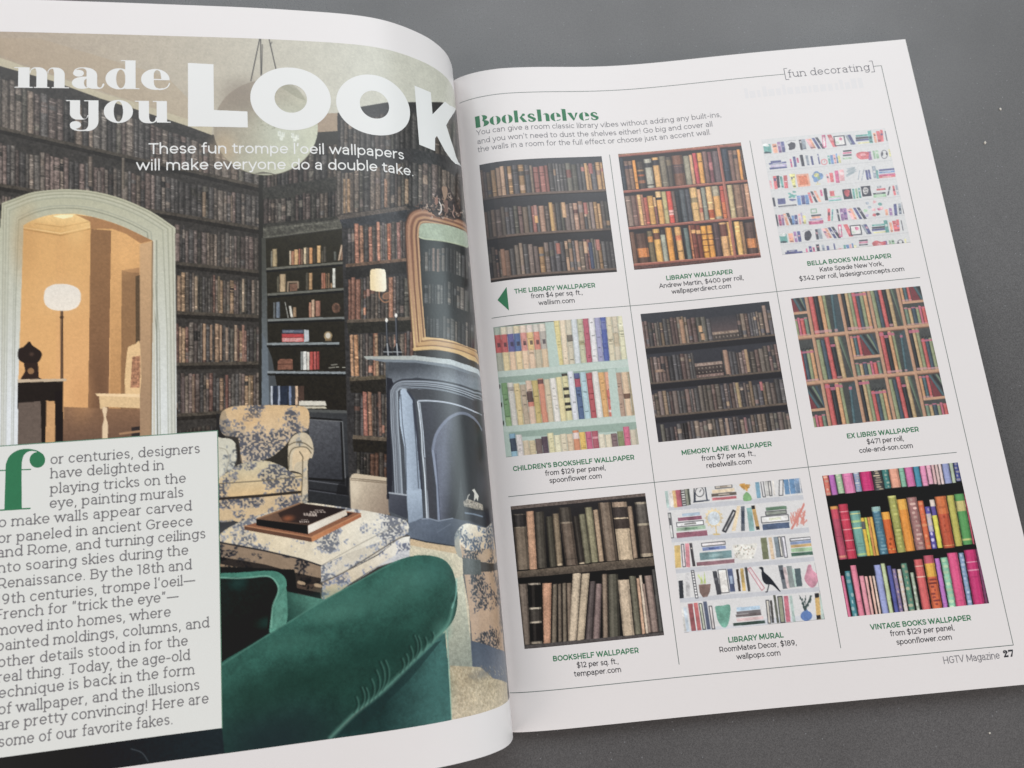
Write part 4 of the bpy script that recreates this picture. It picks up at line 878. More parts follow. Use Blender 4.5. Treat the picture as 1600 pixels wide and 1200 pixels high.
def paint_mural(cv):
    use_px(cv); k = K(1020, 735, 5.714); rs = np.random.RandomState(51)
    cv.poly(TILES['mural'], C(220, 218, 216), noise=.012, mott=.008)
    ink = C(52, 54, 62)
    def P(pts, c, a=.92, n=.1): cv.poly(k(pts), C(*c), alpha=a, noise=n, mott=.22)
    def O(pts, w=.3, c=ink, closed=True):
        p = k(list(pts) + [pts[0]] if closed else pts); cv.line(p, w, c, .9)
    def up(x, y0, y1, w, c, lean=.12, out=False, lab=None):
        d = (y1 - y0) * lean; q = [(x, y0), (x + w, y0 - w * .09), (x + w + d, y1 - w * .09), (x + d, y1)]
        if c: P(q, c)
        if out: O(q, .28)
        if lab: P([tuple(v) for v in quad(q, .22, .78, lab[0], lab[1])], lab[2], .9)
    def fl(x0, x1, y, h, c, out=False, lab=None):
        q = [(x0, y), (x1, y - (x1 - x0) * .09), (x1 + h * .12, y + h - (x1 - x0) * .09), (x0 + h * .12, y + h)]
        if c: P(q, c)
        if out: O(q, .28)
        if lab: P([tuple(v) for v in quad(q, .28, .72, .3, .7)], lab, .85)
    # shelves as pale grey washes
    for (xa, ya, xb, yb, t) in [(140, 320, 1350, 220, 42), (165, 600, 1392, 510, 45), (205, 882, 1440, 770, 40), (240, 1142, 1485, 1040, 40)]:
        cv.poly(k([(xa, ya), (xb, yb), (xb + 5, yb + t), (xa + 5, ya + t)]), C(196, 198, 205), alpha=.85, mott=.03)
    # first shelf
    up(108, 185, 335, 26, (170, 196, 188)); up(148, 185, 330, 26, (226, 214, 204)); up(175, 180, 335, 36, (226, 178, 110)); up(204, 178, 330, 46, (206, 92, 108)); up(250, 172, 318, 34, (232, 230, 224), .12, True)
    for j in range(6): P([(256 + j * 3, 182 + j * 22), (280 + j * 3, 180 + j * 22), (280 + j * 3, 190 + j * 22), (256 + j * 3, 192 + j * 22)], (54, 54, 48))
    up(285, 168, 315, 24, (150, 152, 130)); up(308, 166, 312, 18, (70, 78, 66))
    O([(370, 155), (468, 148), (488, 270), (372, 282)], .45); O([tuple(v) for v in arcp(420, 195, 38, 42, 0, 360, 20)], .3); O([(420, 195), (432, 175)], .3, ink, False); P([(362, 280), (508, 262), (508, 274), (362, 292)], (66, 76, 92)); P([(372, 200), (384, 198), (386, 280), (370, 284)], (66, 76, 92)); P([(466, 160), (474, 158), (492, 268), (480, 270)], (66, 76, 92))
    fl(556, 705, 140, 26, (222, 210, 192), True, (150, 130, 110)); fl(528, 728, 178, 30, (226, 200, 160)); fl(522, 745, 212, 28, (96, 84, 74), False, (190, 176, 160)); fl(530, 745, 248, 24, (206, 96, 106))
    for j in range(26):
        a = rs.uniform(0, 2 * math.pi); r = rs.uniform(15, 62); cv.line(k([(820, 145), (820 + r * math.cos(a), 148 + .62 * r * math.sin(a))]), .8, C(226, 158, 66) * rs.uniform(.8, 1.1), .8)
    P([tuple(v) for v in smooth([(815, 215), (838, 195), (872, 225), (880, 268), (815, 275), (806, 240)])], (108, 164, 96))
    up(912, 108, 252, 36, (110, 164, 192)); up(962, 100, 240, 22, None, .15, True); up(996, 98, 232, 28, (196, 194, 188)); up(1028, 98, 230, 20, (212, 208, 200), .12, True); up(1060, 94, 226, 18, (224, 216, 206)); up(1128, 88, 228, 34, None, -.02, True); up(1165, 85, 218, 42, (86, 134, 182)); up(1212, 80, 214, 48, (92, 140, 190)); up(1262, 75, 208, 40, (124, 158, 198)); up(1312, 70, 204, 10, (70, 90, 130))
    # second shelf
    up(136, 385, 605, 26, (196, 196, 192), .12, True, (.2, .5, (70, 70, 74))); fl(262, 420, 388, 26, (176, 200, 222), False); fl(226, 436, 424, 32, (150, 84, 108), False); fl(214, 452, 470, 36, (234, 232, 230), True, (120, 120, 116)); fl(214, 470, 514, 32, (146, 178, 146), False, (100, 140, 110)); fl(212, 486, 560, 46, (166, 92, 112))
    P([tuple(v) for v in arcp(546, 428, 70, 76)], (226, 200, 150)); P([tuple(v) for v in arcp(546, 430, 56, 62)], (206, 216, 222), 1)
    for j in range(14):
        a = j / 14 * 2 * math.pi; P([tuple(v) for v in arcp(546 + 76 * math.cos(a), 428 + 82 * math.sin(a), 8, 8, 0, 360, 8)], (222, 196, 146))
    P([(560, 505), (568, 505), (574, 565), (564, 566)], (214, 178, 100)); P([tuple(v) for v in arcp(570, 572, 34, 8)], (222, 186, 110))
    O([(718, 360), (742, 372), (650, 550), (626, 540)], .75); P([(704, 410), (716, 416), (664, 510), (652, 504)], (120, 120, 120), .6); P([(752, 322), (782, 318), (738, 540), (704, 544)], (226, 200, 158)); up(786, 322, 545, 34, (90, 98, 110), .01, False, (.2, .7, (60, 70, 88))); up(836, 338, 545, 46, (126, 176, 172), .13); up(878, 318, 530, 32, (206, 156, 82), .22, False, (.0, .14, (40, 42, 44))); P([(878, 316), (908, 314), (914, 345), (884, 350)], (44, 46, 48)); P([(918, 505), (950, 500), (954, 530), (924, 534)], (44, 46, 48))
    fl(1008, 1190, 334, 30, (92, 130, 100)); fl(1005, 1188, 372, 32, (156, 164, 150), True); fl(966, 1206, 418, 54, (234, 232, 228), True, (206, 208, 176)); fl(976, 1214, 484, 52, (72, 92, 128))
    for j in range(44):
        a = rs.uniform(-2.2, -.6); L = rs.uniform(40, 110); x = rs.uniform(1236, 1350); y = 515 - (x - 1236) * .2 - rs.uniform(0, 120); cv.line(k([(x, y), (x + 20 * math.cos(a) * 2, y + L * math.sin(a) * .6)]), .42, C(228, 136, 122), .8)
    cv.line(k([(1240, 520), (1290, 430), (1350, 300)]), .8, C(226, 130, 118))
    # third shelf
    up(194, 672, 872, 52, (222, 180, 92), .05); up(256, 662, 862, 22, (230, 214, 216), .08, True); up(290, 655, 866, 36, (226, 130, 140), .05); up(326, 650, 860, 26, (66, 62, 66), .15, False, (.2, .26, (190, 180, 170)))
    fl(436, 645, 652, 28, (232, 222, 220), True); fl(442, 650, 690, 30, (116, 136, 190), False, (70, 90, 150)); fl(418, 700, 738, 66, (104, 142, 146), False, (150, 184, 184)); fl(392, 728, 822, 34, (146, 96, 106))
    P([tuple(v) for v in smooth([(712, 672), (760, 664), (850, 660), (926, 652), (924, 700), (902, 760), (872, 792), (790, 800), (750, 780), (722, 730)])], (224, 220, 208))
    for j in range(30): P([tuple(v) for v in arcp(rs.uniform(730, 912), rs.uniform(675, 785), 6, 9, 0, 360, 7)], [(150, 120, 100), (120, 128, 110), (190, 170, 150)][j % 3], .6)
    up(960, 605, 798, 54, (112, 118, 82), .12, False); up(1030, 602, 796, 30, (222, 190, 150), .14); up(1076, 596, 780, 38, (126, 142, 152), .15); up(1116, 596, 770, 20, (226, 220, 206), .15, True); up(1148, 594, 778, 26, (226, 222, 230), .15, True)
    fl(1222, 1405, 612, 22, (228, 228, 232), True); fl(1224, 1408, 640, 26, (128, 150, 196)); fl(1228, 1412, 668, 26, (204, 160, 92)); fl(1232, 1418, 700, 34, (156, 196, 146)); fl(1232, 1424, 740, 30, (60, 102, 82))
    # fourth shelf
    up(232, 985, 1145, 38, (44, 48, 56), .06); up(292, 922, 1130, 36, (196, 194, 194), .04); up(345, 895, 1140, 22, (230, 228, 226), .16, True)
    for j in range(9): O([(348 + j * 4, 912 + j * 25), (366 + j * 4, 910 + j * 25)], .3, ink, False)
    P([(412, 1020), (518, 1014), (512, 1080), (490, 1128), (450, 1134), (420, 1090)], (132, 100, 90)); P([(425, 1015), (440, 930), (452, 1012)], (190, 206, 120)); P([(455, 1012), (462, 900), (478, 1008)], (180, 200, 110)); P([(400, 940), (410, 925), (440, 975), (432, 985)], (190, 206, 126))
    up(532, 900, 1110, 38, (66, 68, 76), .2, False, (.3, .4, (120, 120, 126))); up(582, 890, 1095, 72, (232, 226, 218), .14, True); up(664, 882, 1085, 46, (74, 88, 130), .14, False, (.3, .65, (176, 196, 222))); up(742, 882, 1080, 22, (56, 48, 44), .12); up(778, 878, 1076, 30, (208, 168, 84), .12); up(818, 866, 1080, 24, (60, 64, 66), .14); P([(846, 880), (872, 868), (1000, 1050), (972, 1072)], (232, 206, 208), .5); O([(846, 880), (872, 868), (996, 1050), (972, 1072)], .35, C(206, 130, 140))
    P([tuple(v) for v in smooth([(946, 872), (968, 860), (986, 872), (992, 905), (1040, 950), (1082, 1000), (1138, 1078), (1124, 1076), (1064, 1024), (1010, 1016), (982, 985), (970, 940), (968, 890)])], (44, 48, 58), 1, .04)
    O([(1036, 1020), (1020, 1085), (1008, 1086)], .4, C(44, 48, 58), False)
    up(1116, 850, 1060, 42, (96, 104, 112), .22, False, (.2, .6, (60, 66, 76))); up(1158, 866, 1052, 28, (222, 196, 194), .2); up(1190, 856, 1048, 48, (138, 150, 148), .16); up(1240, 880, 1042, 18, (176, 206, 194), .16); up(1262, 878, 1038, 52, (72, 92, 98), .12)
    P([tuple(v) for v in smooth([(1384, 848), (1410, 846), (1424, 890), (1466, 930), (1474, 980), (1440, 1040), (1400, 1040), (1352, 975), (1366, 910)])], (226, 142, 166))
    # last shelf (measured in the lower close-ups)
    k2 = K(780, 900, 3.81); k3 = K(1180, 880, 3.75)
    def U(kk, x, y0, y1, w, c, lean=.14, out=False):
        d = (y1 - y0) * lean; q = kk([(x, y0), (x + w, y0 - w * .09), (x + w + d, y1 - w * .09), (x + d, y1)])
        cv.poly(q, C(*c), alpha=.92, noise=.1, mott=.2)
        if out: cv.line(np.r_[q, q[:1]], .3, ink)
    cv.poly(k2([(1095, 318), (1600, 270), (1605, 300), (1100, 336)]), C(208, 210, 216), alpha=.8); cv.poly(k3([(0, 330), (400, 295), (404, 326), (2, 360)]), C(206, 210, 218), alpha=.8)
    U(k2, 1085, 195, 330, 12, (212, 208, 200)); U(k2, 1098, 188, 330, 18, (196, 212, 226), .14, False); U(k2, 1124, 165, 328, 28, (160, 76, 80)); U(k2, 1158, 160, 325, 24, (206, 96, 96)); U(k2, 1190, 165, 318, 16, (190, 196, 170), .16, True); U(k2, 1214, 152, 318, 22, (74, 84, 110), .15); U(k2, 1250, 180, 315, 16, (226, 214, 210), .14, True)
    cv.poly(k2(smooth([(1288, 182), (1330, 176), (1372, 172), (1376, 220), (1362, 290), (1335, 306), (1305, 270), (1292, 220)])), C(110, 176, 152), noise=.1, mott=.2)
    for (x0, x1, y, h, c) in [(1412, 1550, 188, 22, (176, 204, 226)), (1412, 1555, 212, 16, (120, 114, 116)), (1408, 1558, 230, 16, (110, 100, 100)), (1412, 1570, 252, 20, (226, 192, 190)), (1392, 1580, 280, 18, (62, 84, 76))]:
        cv.poly(k2([(x0, y), (x1, y - (x1 - x0) * .09), (x1 + 3, y + h - (x1 - x0) * .09), (x0 + 3, y + h)]), C(*c), noise=.1, mott=.2)
    U(k3, 62, 218, 352, 16, (214, 206, 190), .1, True); U(k3, 84, 218, 350, 14, (70, 68, 66), .1); U(k3, 104, 188, 350, 14, (84, 88, 76), .14); U(k3, 130, 196, 348, 26, (140, 144, 116), .12, True); U(k3, 165, 192, 346, 26, (206, 98, 118), .1); U(k3, 198, 192, 344, 16, (170, 196, 186), .14)
    cv.ell(*k3([(298, 308)])[0], 9, 8, C(92, 128, 196), noise=.1); cv.poly(k3([(284, 275), (306, 272), (304, 292), (286, 294)]), C(96, 132, 198))
    for j in range(26):
        t = rs.uniform(0, 1); b = rs.choice([-1, 0, 1]); x = 292 + b * 36 * t + rs.uniform(-8, 8); y = 272 - 85 * t
        cv.ell(*k3([(x, y)])[0], 1.3, 2.2, C(62, 84, 82), alpha=.9)
    for b in (-1, 0, 1): cv.line(k3([(294, 275), (294 + b * 36, 190)]), .2, C(70, 84, 82))
    U(k3, 346, 178, 330, 26, (214, 166, 84), .08); cv.poly(k3([(346, 178), (370, 174), (373, 200), (348, 204)]), C(50, 50, 52)); cv.poly(k3([(356, 306), (380, 302), (383, 326), (359, 330)]), C(50, 50, 52)); U(k3, 374, 182, 328, 18, (176, 196, 186), .08)

def paint_vintage(cv):
    use_px(cv); k = K(1270, 710, 5.51); rs = np.random.RandomState(61)
    cv.poly(TILES['vintage'], C(20, 19, 22), noise=.05)
    SL = .100; LN = .178
    def bk(xl, yt, xr, yb, c, bands=()):
        d = (yb - yt) * LN
        q = k([(xl, yt), (xr, yt - (xr - xl) * SL), (xr + d, yb - (xr - xl) * SL), (xl + d, yb)])
        book(cv, q, C(*c), [(a, b, C(*cc)) for a, b, cc in bands], .06, .26, .06)
        for j in range(rs.randint(0, 4)):
            t = rs.uniform(.08, .9); cv.poly(quad(q, .2, .8, t, t + .012), C(*c) * rs.uniform(.55, .8), alpha=.5)
        return q
    def motif(q, c, n, a=.75):
        for i in range(n):
            p = quad(q, rs.uniform(.1, .55), rs.uniform(.5, .9), (i + .3) / n, (i + .3) / n + .45 / n); cv.poly(smooth(p, True, 3), C(*c) * rs.uniform(.8, 1.2), alpha=a)
    xs = [83, 135, 190, 250, 345, 400, 505, 590, 650, 735, 785, 860, 915, 970, 1015, 1045, 1075, 1105, 1170, 1205, 1252]
    cs = [(226, 110, 92), (190, 100, 186), (160, 194, 152), (236, 122, 176), (140, 156, 192), (222, 46, 116), (74, 70, 72), (56, 126, 122), (240, 160, 130), (126, 186, 156), (220, 106, 166), (66, 146, 176), (236, 140, 182), (236, 166, 188), (226, 176, 176), (222, 186, 180), (232, 206, 202), (146, 156, 206), (176, 192, 162), (66, 76, 146)]
    for i, c in enumerate(cs):
        y = 185 - (xs[i] - 83) * SL
        q = bk(xs[i] + 1, y - 3, xs[i + 1] - 4, y + 168 + rs.uniform(-6, 8), c, [(.93, 1, tuple(int(v * .9 + 20) for v in c))])
        if i in (2, 4): motif(q, (236, 220, 190), 8, .5)
        if i == 6: motif(q, (206, 184, 150), 9, .9)
        if i in (0, 7, 19): motif(q, (230, 210, 180), 5, .5)
    R2 = [(150, 450, 215, 905, (192, 70, 96), [(0, .06, (226, 150, 70)), (.06, .24, (214, 70, 92)), (.93, .97, (226, 130, 110))]), (220, 433, 298, 900, (216, 54, 80), [(.13, .145, (246, 150, 160)), (.28, .295, (246, 150, 160)), (.46, .475, (246, 150, 160)), (.66, .675, (246, 150, 160)), (.84, .855, (246, 150, 160))]), (318, 493, 405, 882, (108, 168, 154), [(.05, .07, (220, 220, 130)), (.2, .25, (170, 206, 130)), (.36, .39, (220, 220, 130)), (.93, .97, (170, 206, 130))]),
          (412, 548, 442, 874, (236, 188, 52), [(.1, .3, (90, 90, 90))]), (443, 545, 466, 872, (196, 204, 62)), (467, 542, 488, 870, (222, 142, 70)), (489, 540, 514, 870, (232, 174, 64)), (505, 455, 578, 862, (70, 120, 142), [(0, .1, (150, 190, 180))]), (590, 500, 658, 852, (226, 96, 40), [(0, .18, (240, 160, 50)), (.9, .92, (240, 190, 90))]), (645, 362, 714, 846, (164, 164, 76), [(0, .03, (206, 206, 110))]), (722, 392, 802, 836, (240, 144, 46), [(0, .2, (240, 170, 60))]),
          (808, 375, 890, 824, (166, 112, 108)), (900, 404, 948, 816, (230, 100, 60)), (962, 452, 1005, 814, (92, 82, 172), [(.17, .45, (206, 184, 172)), (.45, .6, (180, 170, 190))]), (1002, 392, 1044, 806, (226, 216, 70), [(0, .14, (226, 206, 190)), (.14, .33, (96, 80, 160))]), (1048, 366, 1142, 808, (204, 80, 50), [(0, .34, (222, 110, 56)), (.95, .96, (240, 160, 90))]), (1150, 356, 1210, 792, (190, 180, 76)), (1215, 344, 1296, 780, (80, 156, 80), [(.14, .34, (206, 190, 110)), (.88, .92, (190, 200, 110))]), (1300, 335, 1314, 772, (200, 80, 100))]
    for (xl, yt, xr, yb, c, *b) in R2:
        q = bk(xl, yt, xr, yb, c, b[0] if b else ())
        if xl == 505: motif(q, (140, 180, 190), 14, .5)
        if xl == 645: motif(q, (206, 204, 120), 14, .4)
        if xl == 808: motif(q, (226, 186, 170), 12, .75)
        if xl == 962: motif(q, (220, 210, 230), 7, .7)
        if xl == 590: motif(quad(q, .2, .8, .6, .95), (150, 60, 30), 3, .7)
        if xl == 1048: motif(quad(q, .3, .7, .35, .7), (150, 50, 36), 4, .6)
        if xl == 900: motif(q, (240, 170, 110), 9, .5)
    R3 = [(244, 1045, 268, (236, 112, 150)), (275, 1005, 320, (64, 140, 152)), (323, 958, 372, (240, 126, 152)), (400, 1047, 440, (238, 146, 162)), (447, 1050, 470, (236, 172, 166)), (484, 1047, 504, (234, 184, 164)), (514, 1045, 532, (232, 200, 180)), (525, 953, 582, (150, 160, 216)), (585, 940, 620, (190, 206, 152)), (636, 958, 672, (80, 86, 166)), (682, 986, 714, (130, 112, 160)), (726, 990, 758, (214, 202, 196)), (758, 938, 808, (84, 140, 116)), (838, 1018, 866, (160, 176, 150)),
          (868, 906, 940, (226, 92, 92), [(.12, .14, (246, 180, 160)), (.32, .34, (246, 180, 160))]), (950, 874, 1034, (222, 96, 56), [(0, .14, (200, 80, 100)), (.14, .38, (232, 168, 56))]), (1048, 898, 1088, (196, 112, 202)), (1098, 890, 1156, (136, 202, 166)), (1153, 850, 1240, (236, 78, 132)), (1252, 850, 1294, (126, 156, 192)), (1300, 826, 1396, (214, 46, 112), [(.2, .22, (240, 150, 180)), (.34, .36, (240, 150, 180))]), (1400, 815, 1425, (120, 60, 96))]
    for (xl, yt, xr, c, *b) in R3:
        yb = 1400 - (xl - 83) * SL * .9
        q = bk(xl, yt, xr, yb + 30, c, b[0] if b else ())
        if xl in (758, 1098, 726, 682): motif(q, (230, 190, 150) if xl != 1098 else (220, 230, 180), 9, .55)
        if xl == 950: motif(quad(q, 0, 1, .4, .9), (110, 40, 50), 8, .7)
        if xl in (838, 275): motif(q, (230, 230, 220), 7, .5)
        if xl == 1252: motif(q, (220, 220, 230), 12, .4)

# ------------------------------------------------------------------ the big room picture of the left page
def paint_room(cv):
    rs = np.random.RandomState(77)
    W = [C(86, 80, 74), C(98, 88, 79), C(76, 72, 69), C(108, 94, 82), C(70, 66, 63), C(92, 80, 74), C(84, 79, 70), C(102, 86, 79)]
    WB = W + [C(132, 104, 80), C(144, 114, 84), C(122, 88, 76)]
    cv.rect(-60, 20, 840, 1240, C(60, 56, 52), noise=.1)
    # ceiling
    cv.poly([(-60, 30), (760, 30), (760, 190), (690, 160), (607, 160), (565, 167), (527, 177), (527, 205), (496, 212), (330, 211), (260, 177), (165, 149), (0, 92), (-60, 76)], g=((0, 80), C(170, 148, 122), (560, 120), C(196, 194, 176)), noise=.035, mott=.03)
    cv.poly([(-60, 60), (60, 60), (260, 120), (330, 190), (330, 200), (165, 145), (0, 86), (-60, 70)], C(178, 150, 114), alpha=.35)
    cv.poly([(496, 178), (527, 177), (527, 205), (496, 213)], C(166, 142, 116), noise=.04)
    cv.poly([(-60, 76), (0, 90.5), (30, 101), (108, 127), (165, 147.5), (210, 160), (260, 176), (332, 199), (331, 211.5), (292, 197), (260, 186.5), (210, 170.5), (156, 154), (84, 127.5), (30, 112), (0, 103.5), (-60, 86)], C(190, 178, 146), noise=.03)
    # left wall of spines
    S = [lambda x: 198 + .225 * x, lambda x: 287 + .168 * x, lambda x: 380 + .105 * x, lambda x: 473 + .048 * x, lambda x: 571 - .015 * x, lambda x: 664 - .063 * x]
    corn = lambda x: np.interp(x, [-60, 0, 30, 84, 156, 210, 260, 292, 331, 411], [86, 103.5, 112, 127.5, 154, 170.5, 186.5, 197, 211.5, 240])
    cv.poly([(-60, 90), (0, 105), (84, 129), (156, 155), (260, 188), (331, 212), (411, 240), (411, 690), (-60, 720)], C(58, 54, 50), noise=.1)
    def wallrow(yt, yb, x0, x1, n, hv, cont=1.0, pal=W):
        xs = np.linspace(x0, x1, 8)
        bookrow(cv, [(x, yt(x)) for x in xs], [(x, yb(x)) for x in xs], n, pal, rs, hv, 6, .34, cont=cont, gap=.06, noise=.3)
    tops = [lambda x: corn(x) + 12 + (411 - x) * .012, lambda x: S[0](x) + 17 + (411 - x) * .02, lambda x: S[1](x) + 16, lambda x: S[2](x) + 15, lambda x: S[3](x) + 17, lambda x: S[4](x) + 17]
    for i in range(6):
        wallrow(tops[i], S[i], -50, 408, [46, 60, 78, 80, 82, 80][i], .13, [1.1, 1.08, 1.0, .98, 1.0, 1.06][i], W if i < 3 else WB)  # upper rows lightened: haze put into the ink colour
        xs = np.linspace(-50, 410, 9)
        cv.poly([(x, S[i](x)) for x in xs] + [(x, S[i](x) + 6) for x in xs[::-1]], C(76, 68, 58), noise=.2)
        cv.poly([(x, S[i](x) + 5) for x in xs] + [(x, S[i](x) + 11) for x in xs[::-1]], C(42, 38, 34), noise=.2)
    wallrow(lambda x: S[5](x) + 22, lambda x: S[5](x) + 90, 272, 345, 14, .1, .7)
    cv.texture([(-60, 100), (84, 130), (331, 213), (411, 240), (411, 690), (-60, 720)], .22, .06)
    # a few brighter volumes low on the wall
    for (x, yt, yb, w, c) in [(317, 506, 563, 5, (168, 132, 100)), (328, 508, 563, 4, (150, 118, 92)), (343, 508, 563, 4, (164, 128, 98)), (352, 512, 563, 5, (140, 116, 96)), (366, 508, 564, 5, (158, 130, 104)), (378, 508, 565, 4, (150, 108, 88)), (304, 432, 484, 5, (150, 126, 100)), (378, 436, 488, 4, (160, 138, 112)), (393, 438, 490, 5, (120, 104, 90)), (340, 432, 486, 4, (108, 92, 70)), (316, 300, 339, 6, (128, 106, 84)), (360, 306, 346, 4, (110, 94, 80)), (190, 247, 296, 5, (112, 100, 86)), (138, 245, 292, 7, (108, 94, 82)), (152, 268, 300, 7, (110, 98, 90)), (388, 590, 642, 4, (150, 126, 96)), (300, 588, 644, 4, (128, 104, 84)), (352, 586, 642, 5, (116, 76, 66)), (284, 590, 645, 5, (100, 84, 80))]:
        book(cv, [(x, yt), (x + w, yt), (x + w, yb), (x, yb)], C(*c), [], .2, .4, .1, 2, rs)
    # back corner and the wall over the alcove
    cv.poly([(405, 236), (414, 212), (530, 205), (548, 690), (405, 690)], C(56, 54, 48), noise=.14)
    bookrow(cv, [(411, 240), (527, 222)], [(411, 294), (527, 276)], 16, W, rs, .1, 4, .4, cont=.72)
    bookrow(cv, [(411, 312), (530, 292)], [(411, 350), (530, 338)], 18, W, rs, .15, 4, .4, cont=.78)
    for (x, y0, y1, w) in [(434, 318, 346, 6), (448, 314, 338, 7)]: book(cv, [(x, y0), (x + w, y0), (x + w, y1), (x, y1)], C(108, 102, 92), [], .2, .3)
    cv.poly([(411, 356), (530, 343), (535, 357), (411, 373)], C(82, 80, 70), noise=.15); cv.poly([(411, 358), (530, 345), (530, 347), (411, 360)], C(104, 102, 90), alpha=.7); cv.poly([(411, 370), (535, 355), (535, 357), (411, 373)], C(112, 110, 96), alpha=.6)
    cv.poly([(404, 236), (410, 236), (414, 690), (404, 690)], C(40, 38, 34), alpha=.75)
    # alcove
    cv.poly([(414, 374), (536, 358), (547, 645), (418, 650)], g=((470, 370), C(44, 40, 28), (480, 640), C(36, 32, 26)), noise=.3)
    cv.poly([(409, 372), (415, 372), (421, 645), (409, 650)], g=((410, 400), C(70, 70, 62), (410, 620), C(112, 124, 134)), noise=.12)
    cv.poly([(410, 520), (425, 560), (432, 600), (438, 650), (410, 650)], C(104, 116, 128), alpha=.55)
    for (xa, ya, xb, yb, c) in [(416, 419, 538, 409, (104, 102, 90)), (418, 459, 539, 450, (104, 104, 94)), (418, 499, 541, 495, (120, 124, 120)), (417, 536, 530, 535, (134, 142, 144)), (418, 580, 545, 581, (136, 144, 148))]:
        cv.poly([(xa, ya), (xb, yb), (xb, yb + 3.6), (xa, ya + 3.6)], C(*c), noise=.12); cv.poly([(xa, ya + 3.6), (xb, yb + 3.6), (xb, yb + 7), (xa, ya + 7)], C(22, 20, 16), alpha=.8)
    k = K(400, 300, 4)
    def nb(x0, y0, x1, y1, c, lean=0, bands=()):
        book(cv, k([(x0 + lean, y0), (x1 + lean, y0 - 2), (x1, y1 - 2), (x0, y1)]), C(*c), [(a, b, C(*cc)) for a, b, cc in bands], .2, .34, .1)
    for a in [(92, 372, 104, 470, (120, 116, 100)), (102, 358, 132, 468, (172, 148, 104)), (208, 370, 220, 458, (190, 170, 140)), (219, 372, 240, 458, (170, 112, 80)), (238, 362, 264, 456, (206, 160, 104)), (265, 358, 278, 455, (160, 90, 70)), (280, 360, 294, 454, (120, 90, 70)), (297, 350, 314, 452, (214, 188, 146)), (314, 350, 330, 452, (96, 84, 70)), (332, 350, 353, 449, (222, 150, 88)), (354, 356, 376, 447, (70, 60, 44)), (380, 338, 404, 444, (214, 166, 104)), (408, 372, 420, 442, (84, 76, 60)), (420, 344, 438, 440, (76, 70, 60)), (485, 375, 502, 430, (90, 92, 84))]: nb(*a)
    nb(510, 332, 524, 430, (190, 160, 130), 20); nb(526, 330, 540, 428, (150, 110, 84), 16)
    for a in [(130, 530, 146, 628, (90, 84, 66)), (147, 515, 186, 626, (180, 152, 112)), (310, 508, 328, 614, (80, 74, 60)), (330, 508, 352, 612, (188, 142, 92)), (408, 508, 420, 606, (170, 110, 84)), (420, 508, 433, 606, (170, 100, 72)), (434, 512, 446, 604, (110, 84, 60)), (448, 510, 460, 603, (124, 96, 70)), (465, 570, 476, 602, (160, 120, 80)), (477, 480, 496, 600, (206, 206, 192))]: nb(*a)
    cv.line(k([(198, 622), (200, 565), (262, 563), (262, 600)]), .6, C(150, 126, 100)); cv.poly(k([(208, 575), (258, 572), (258, 618), (212, 622)]), C(120, 84, 66), noise=.3)
    for a in [(108, 692, 120, 792, (96, 100, 100)), (124, 690, 150, 790, (108, 120, 134)), (330, 692, 346, 786, (176, 120, 92)), (346, 676, 366, 784, (186, 150, 118)), (370, 682, 402, 780, (164, 108, 86)), (230, 722, 252, 784, (150, 118, 84))]: nb(*a)
    nb(198, 690, 204, 788, (150, 150, 140), -20); nb(216, 714, 232, 786, (200, 196, 182), -12)
    cv.ell(*k([(500, 726)])[0], 6.5, 8, C(112, 78, 60), noise=.4); cv.ell(*k([(502, 722)])[0], 3, 4, C(70, 50, 40), alpha=.8)
    for (y0, y1, c) in [(862, 886, (58, 66, 86)), (888, 910, (196, 62, 64)), (912, 938, (208, 90, 86))]: cv.poly(k([(162, y0), (298, y0), (298, y1), (162, y1)]), C(*c), noise=.15)
    for j in range(14): cv.poly(k([(168 + j * 9, 866), (173 + j * 9, 866), (173 + j * 9, 880), (168 + j * 9, 880)]), C(190, 196, 206), alpha=.6); cv.poly(k([(166 + j * 9, 914), (171 + j * 9, 914), (171 + j * 9, 936), (166 + j * 9, 936)]), C(226, 206, 200), alpha=.7)
    cv.poly(k([(300, 862), (330, 864), (330, 936), (300, 938)]), C(182, 188, 192), noise=.1)
    cv.ell(*k([(450, 900)])[0], 6.5, 7, C(150, 126, 86), noise=.3); cv.ell(*k([(450, 898)])[0], 4, 4.5, C(206, 196, 176)); cv.rect(*k([(432, 920)])[0], *k([(470, 932)])[0], C(130, 104, 70))
    cv.poly(k([(135, 1062), (150, 1045), (228, 1045), (230, 1110), (135, 1112)]), C(134, 84, 64), noise=.25); cv.line(k([(138, 1078), (228, 1076)]), .25, C(70, 40, 32))
    for a in [(278, 1000, 292, 1114, (130, 134, 130)), (292, 998, 318, 1114, (212, 212, 204)), (318, 1002, 334, 1114, (206, 200, 186)), (334, 1002, 358, 1114, (190, 70, 62)), (360, 1000, 376, 1113, (196, 84, 78)), (377, 1000, 396, 1112, (164, 58, 54))]: nb(*a)
    for (x, y) in [(455, 1100), (475, 1098), (500, 1096), (540, 1098), (470, 1082), (490, 1080)]: cv.line(k([(x, y), (x + 16, y - 1)]), .3, C(190, 186, 170), .8)
    kc = K(400, 600, 4)
    for (a, b, c) in [(92, 104, (190, 196, 206)), (104, 136, (44, 52, 70)), (138, 150, (150, 160, 180)), (150, 200, (40, 48, 66)), (205, 220, (120, 136, 170)), (220, 244, (56, 60, 70)), (246, 262, (214, 176, 140)), (264, 300, (78, 56, 46))]: cv.poly(kc([(a, 14), (b, 12), (b, 132), (a, 132)]), C(*c), noise=.2)
    for (y0, y1, c, x0, x1) in [(106, 136, (214, 208, 190), 268, 440), (140, 154, (196, 186, 160), 262, 442)]: cv.poly(kc([(x0, y0 + 4), (x0 + 16, y0), (x1 - 8, y0 + 2), (x1, y1), (x0, y1)]), C(*c), noise=.06)
    cv.line(kc([(268, 138), (442, 139)]), .3, C(70, 64, 54))
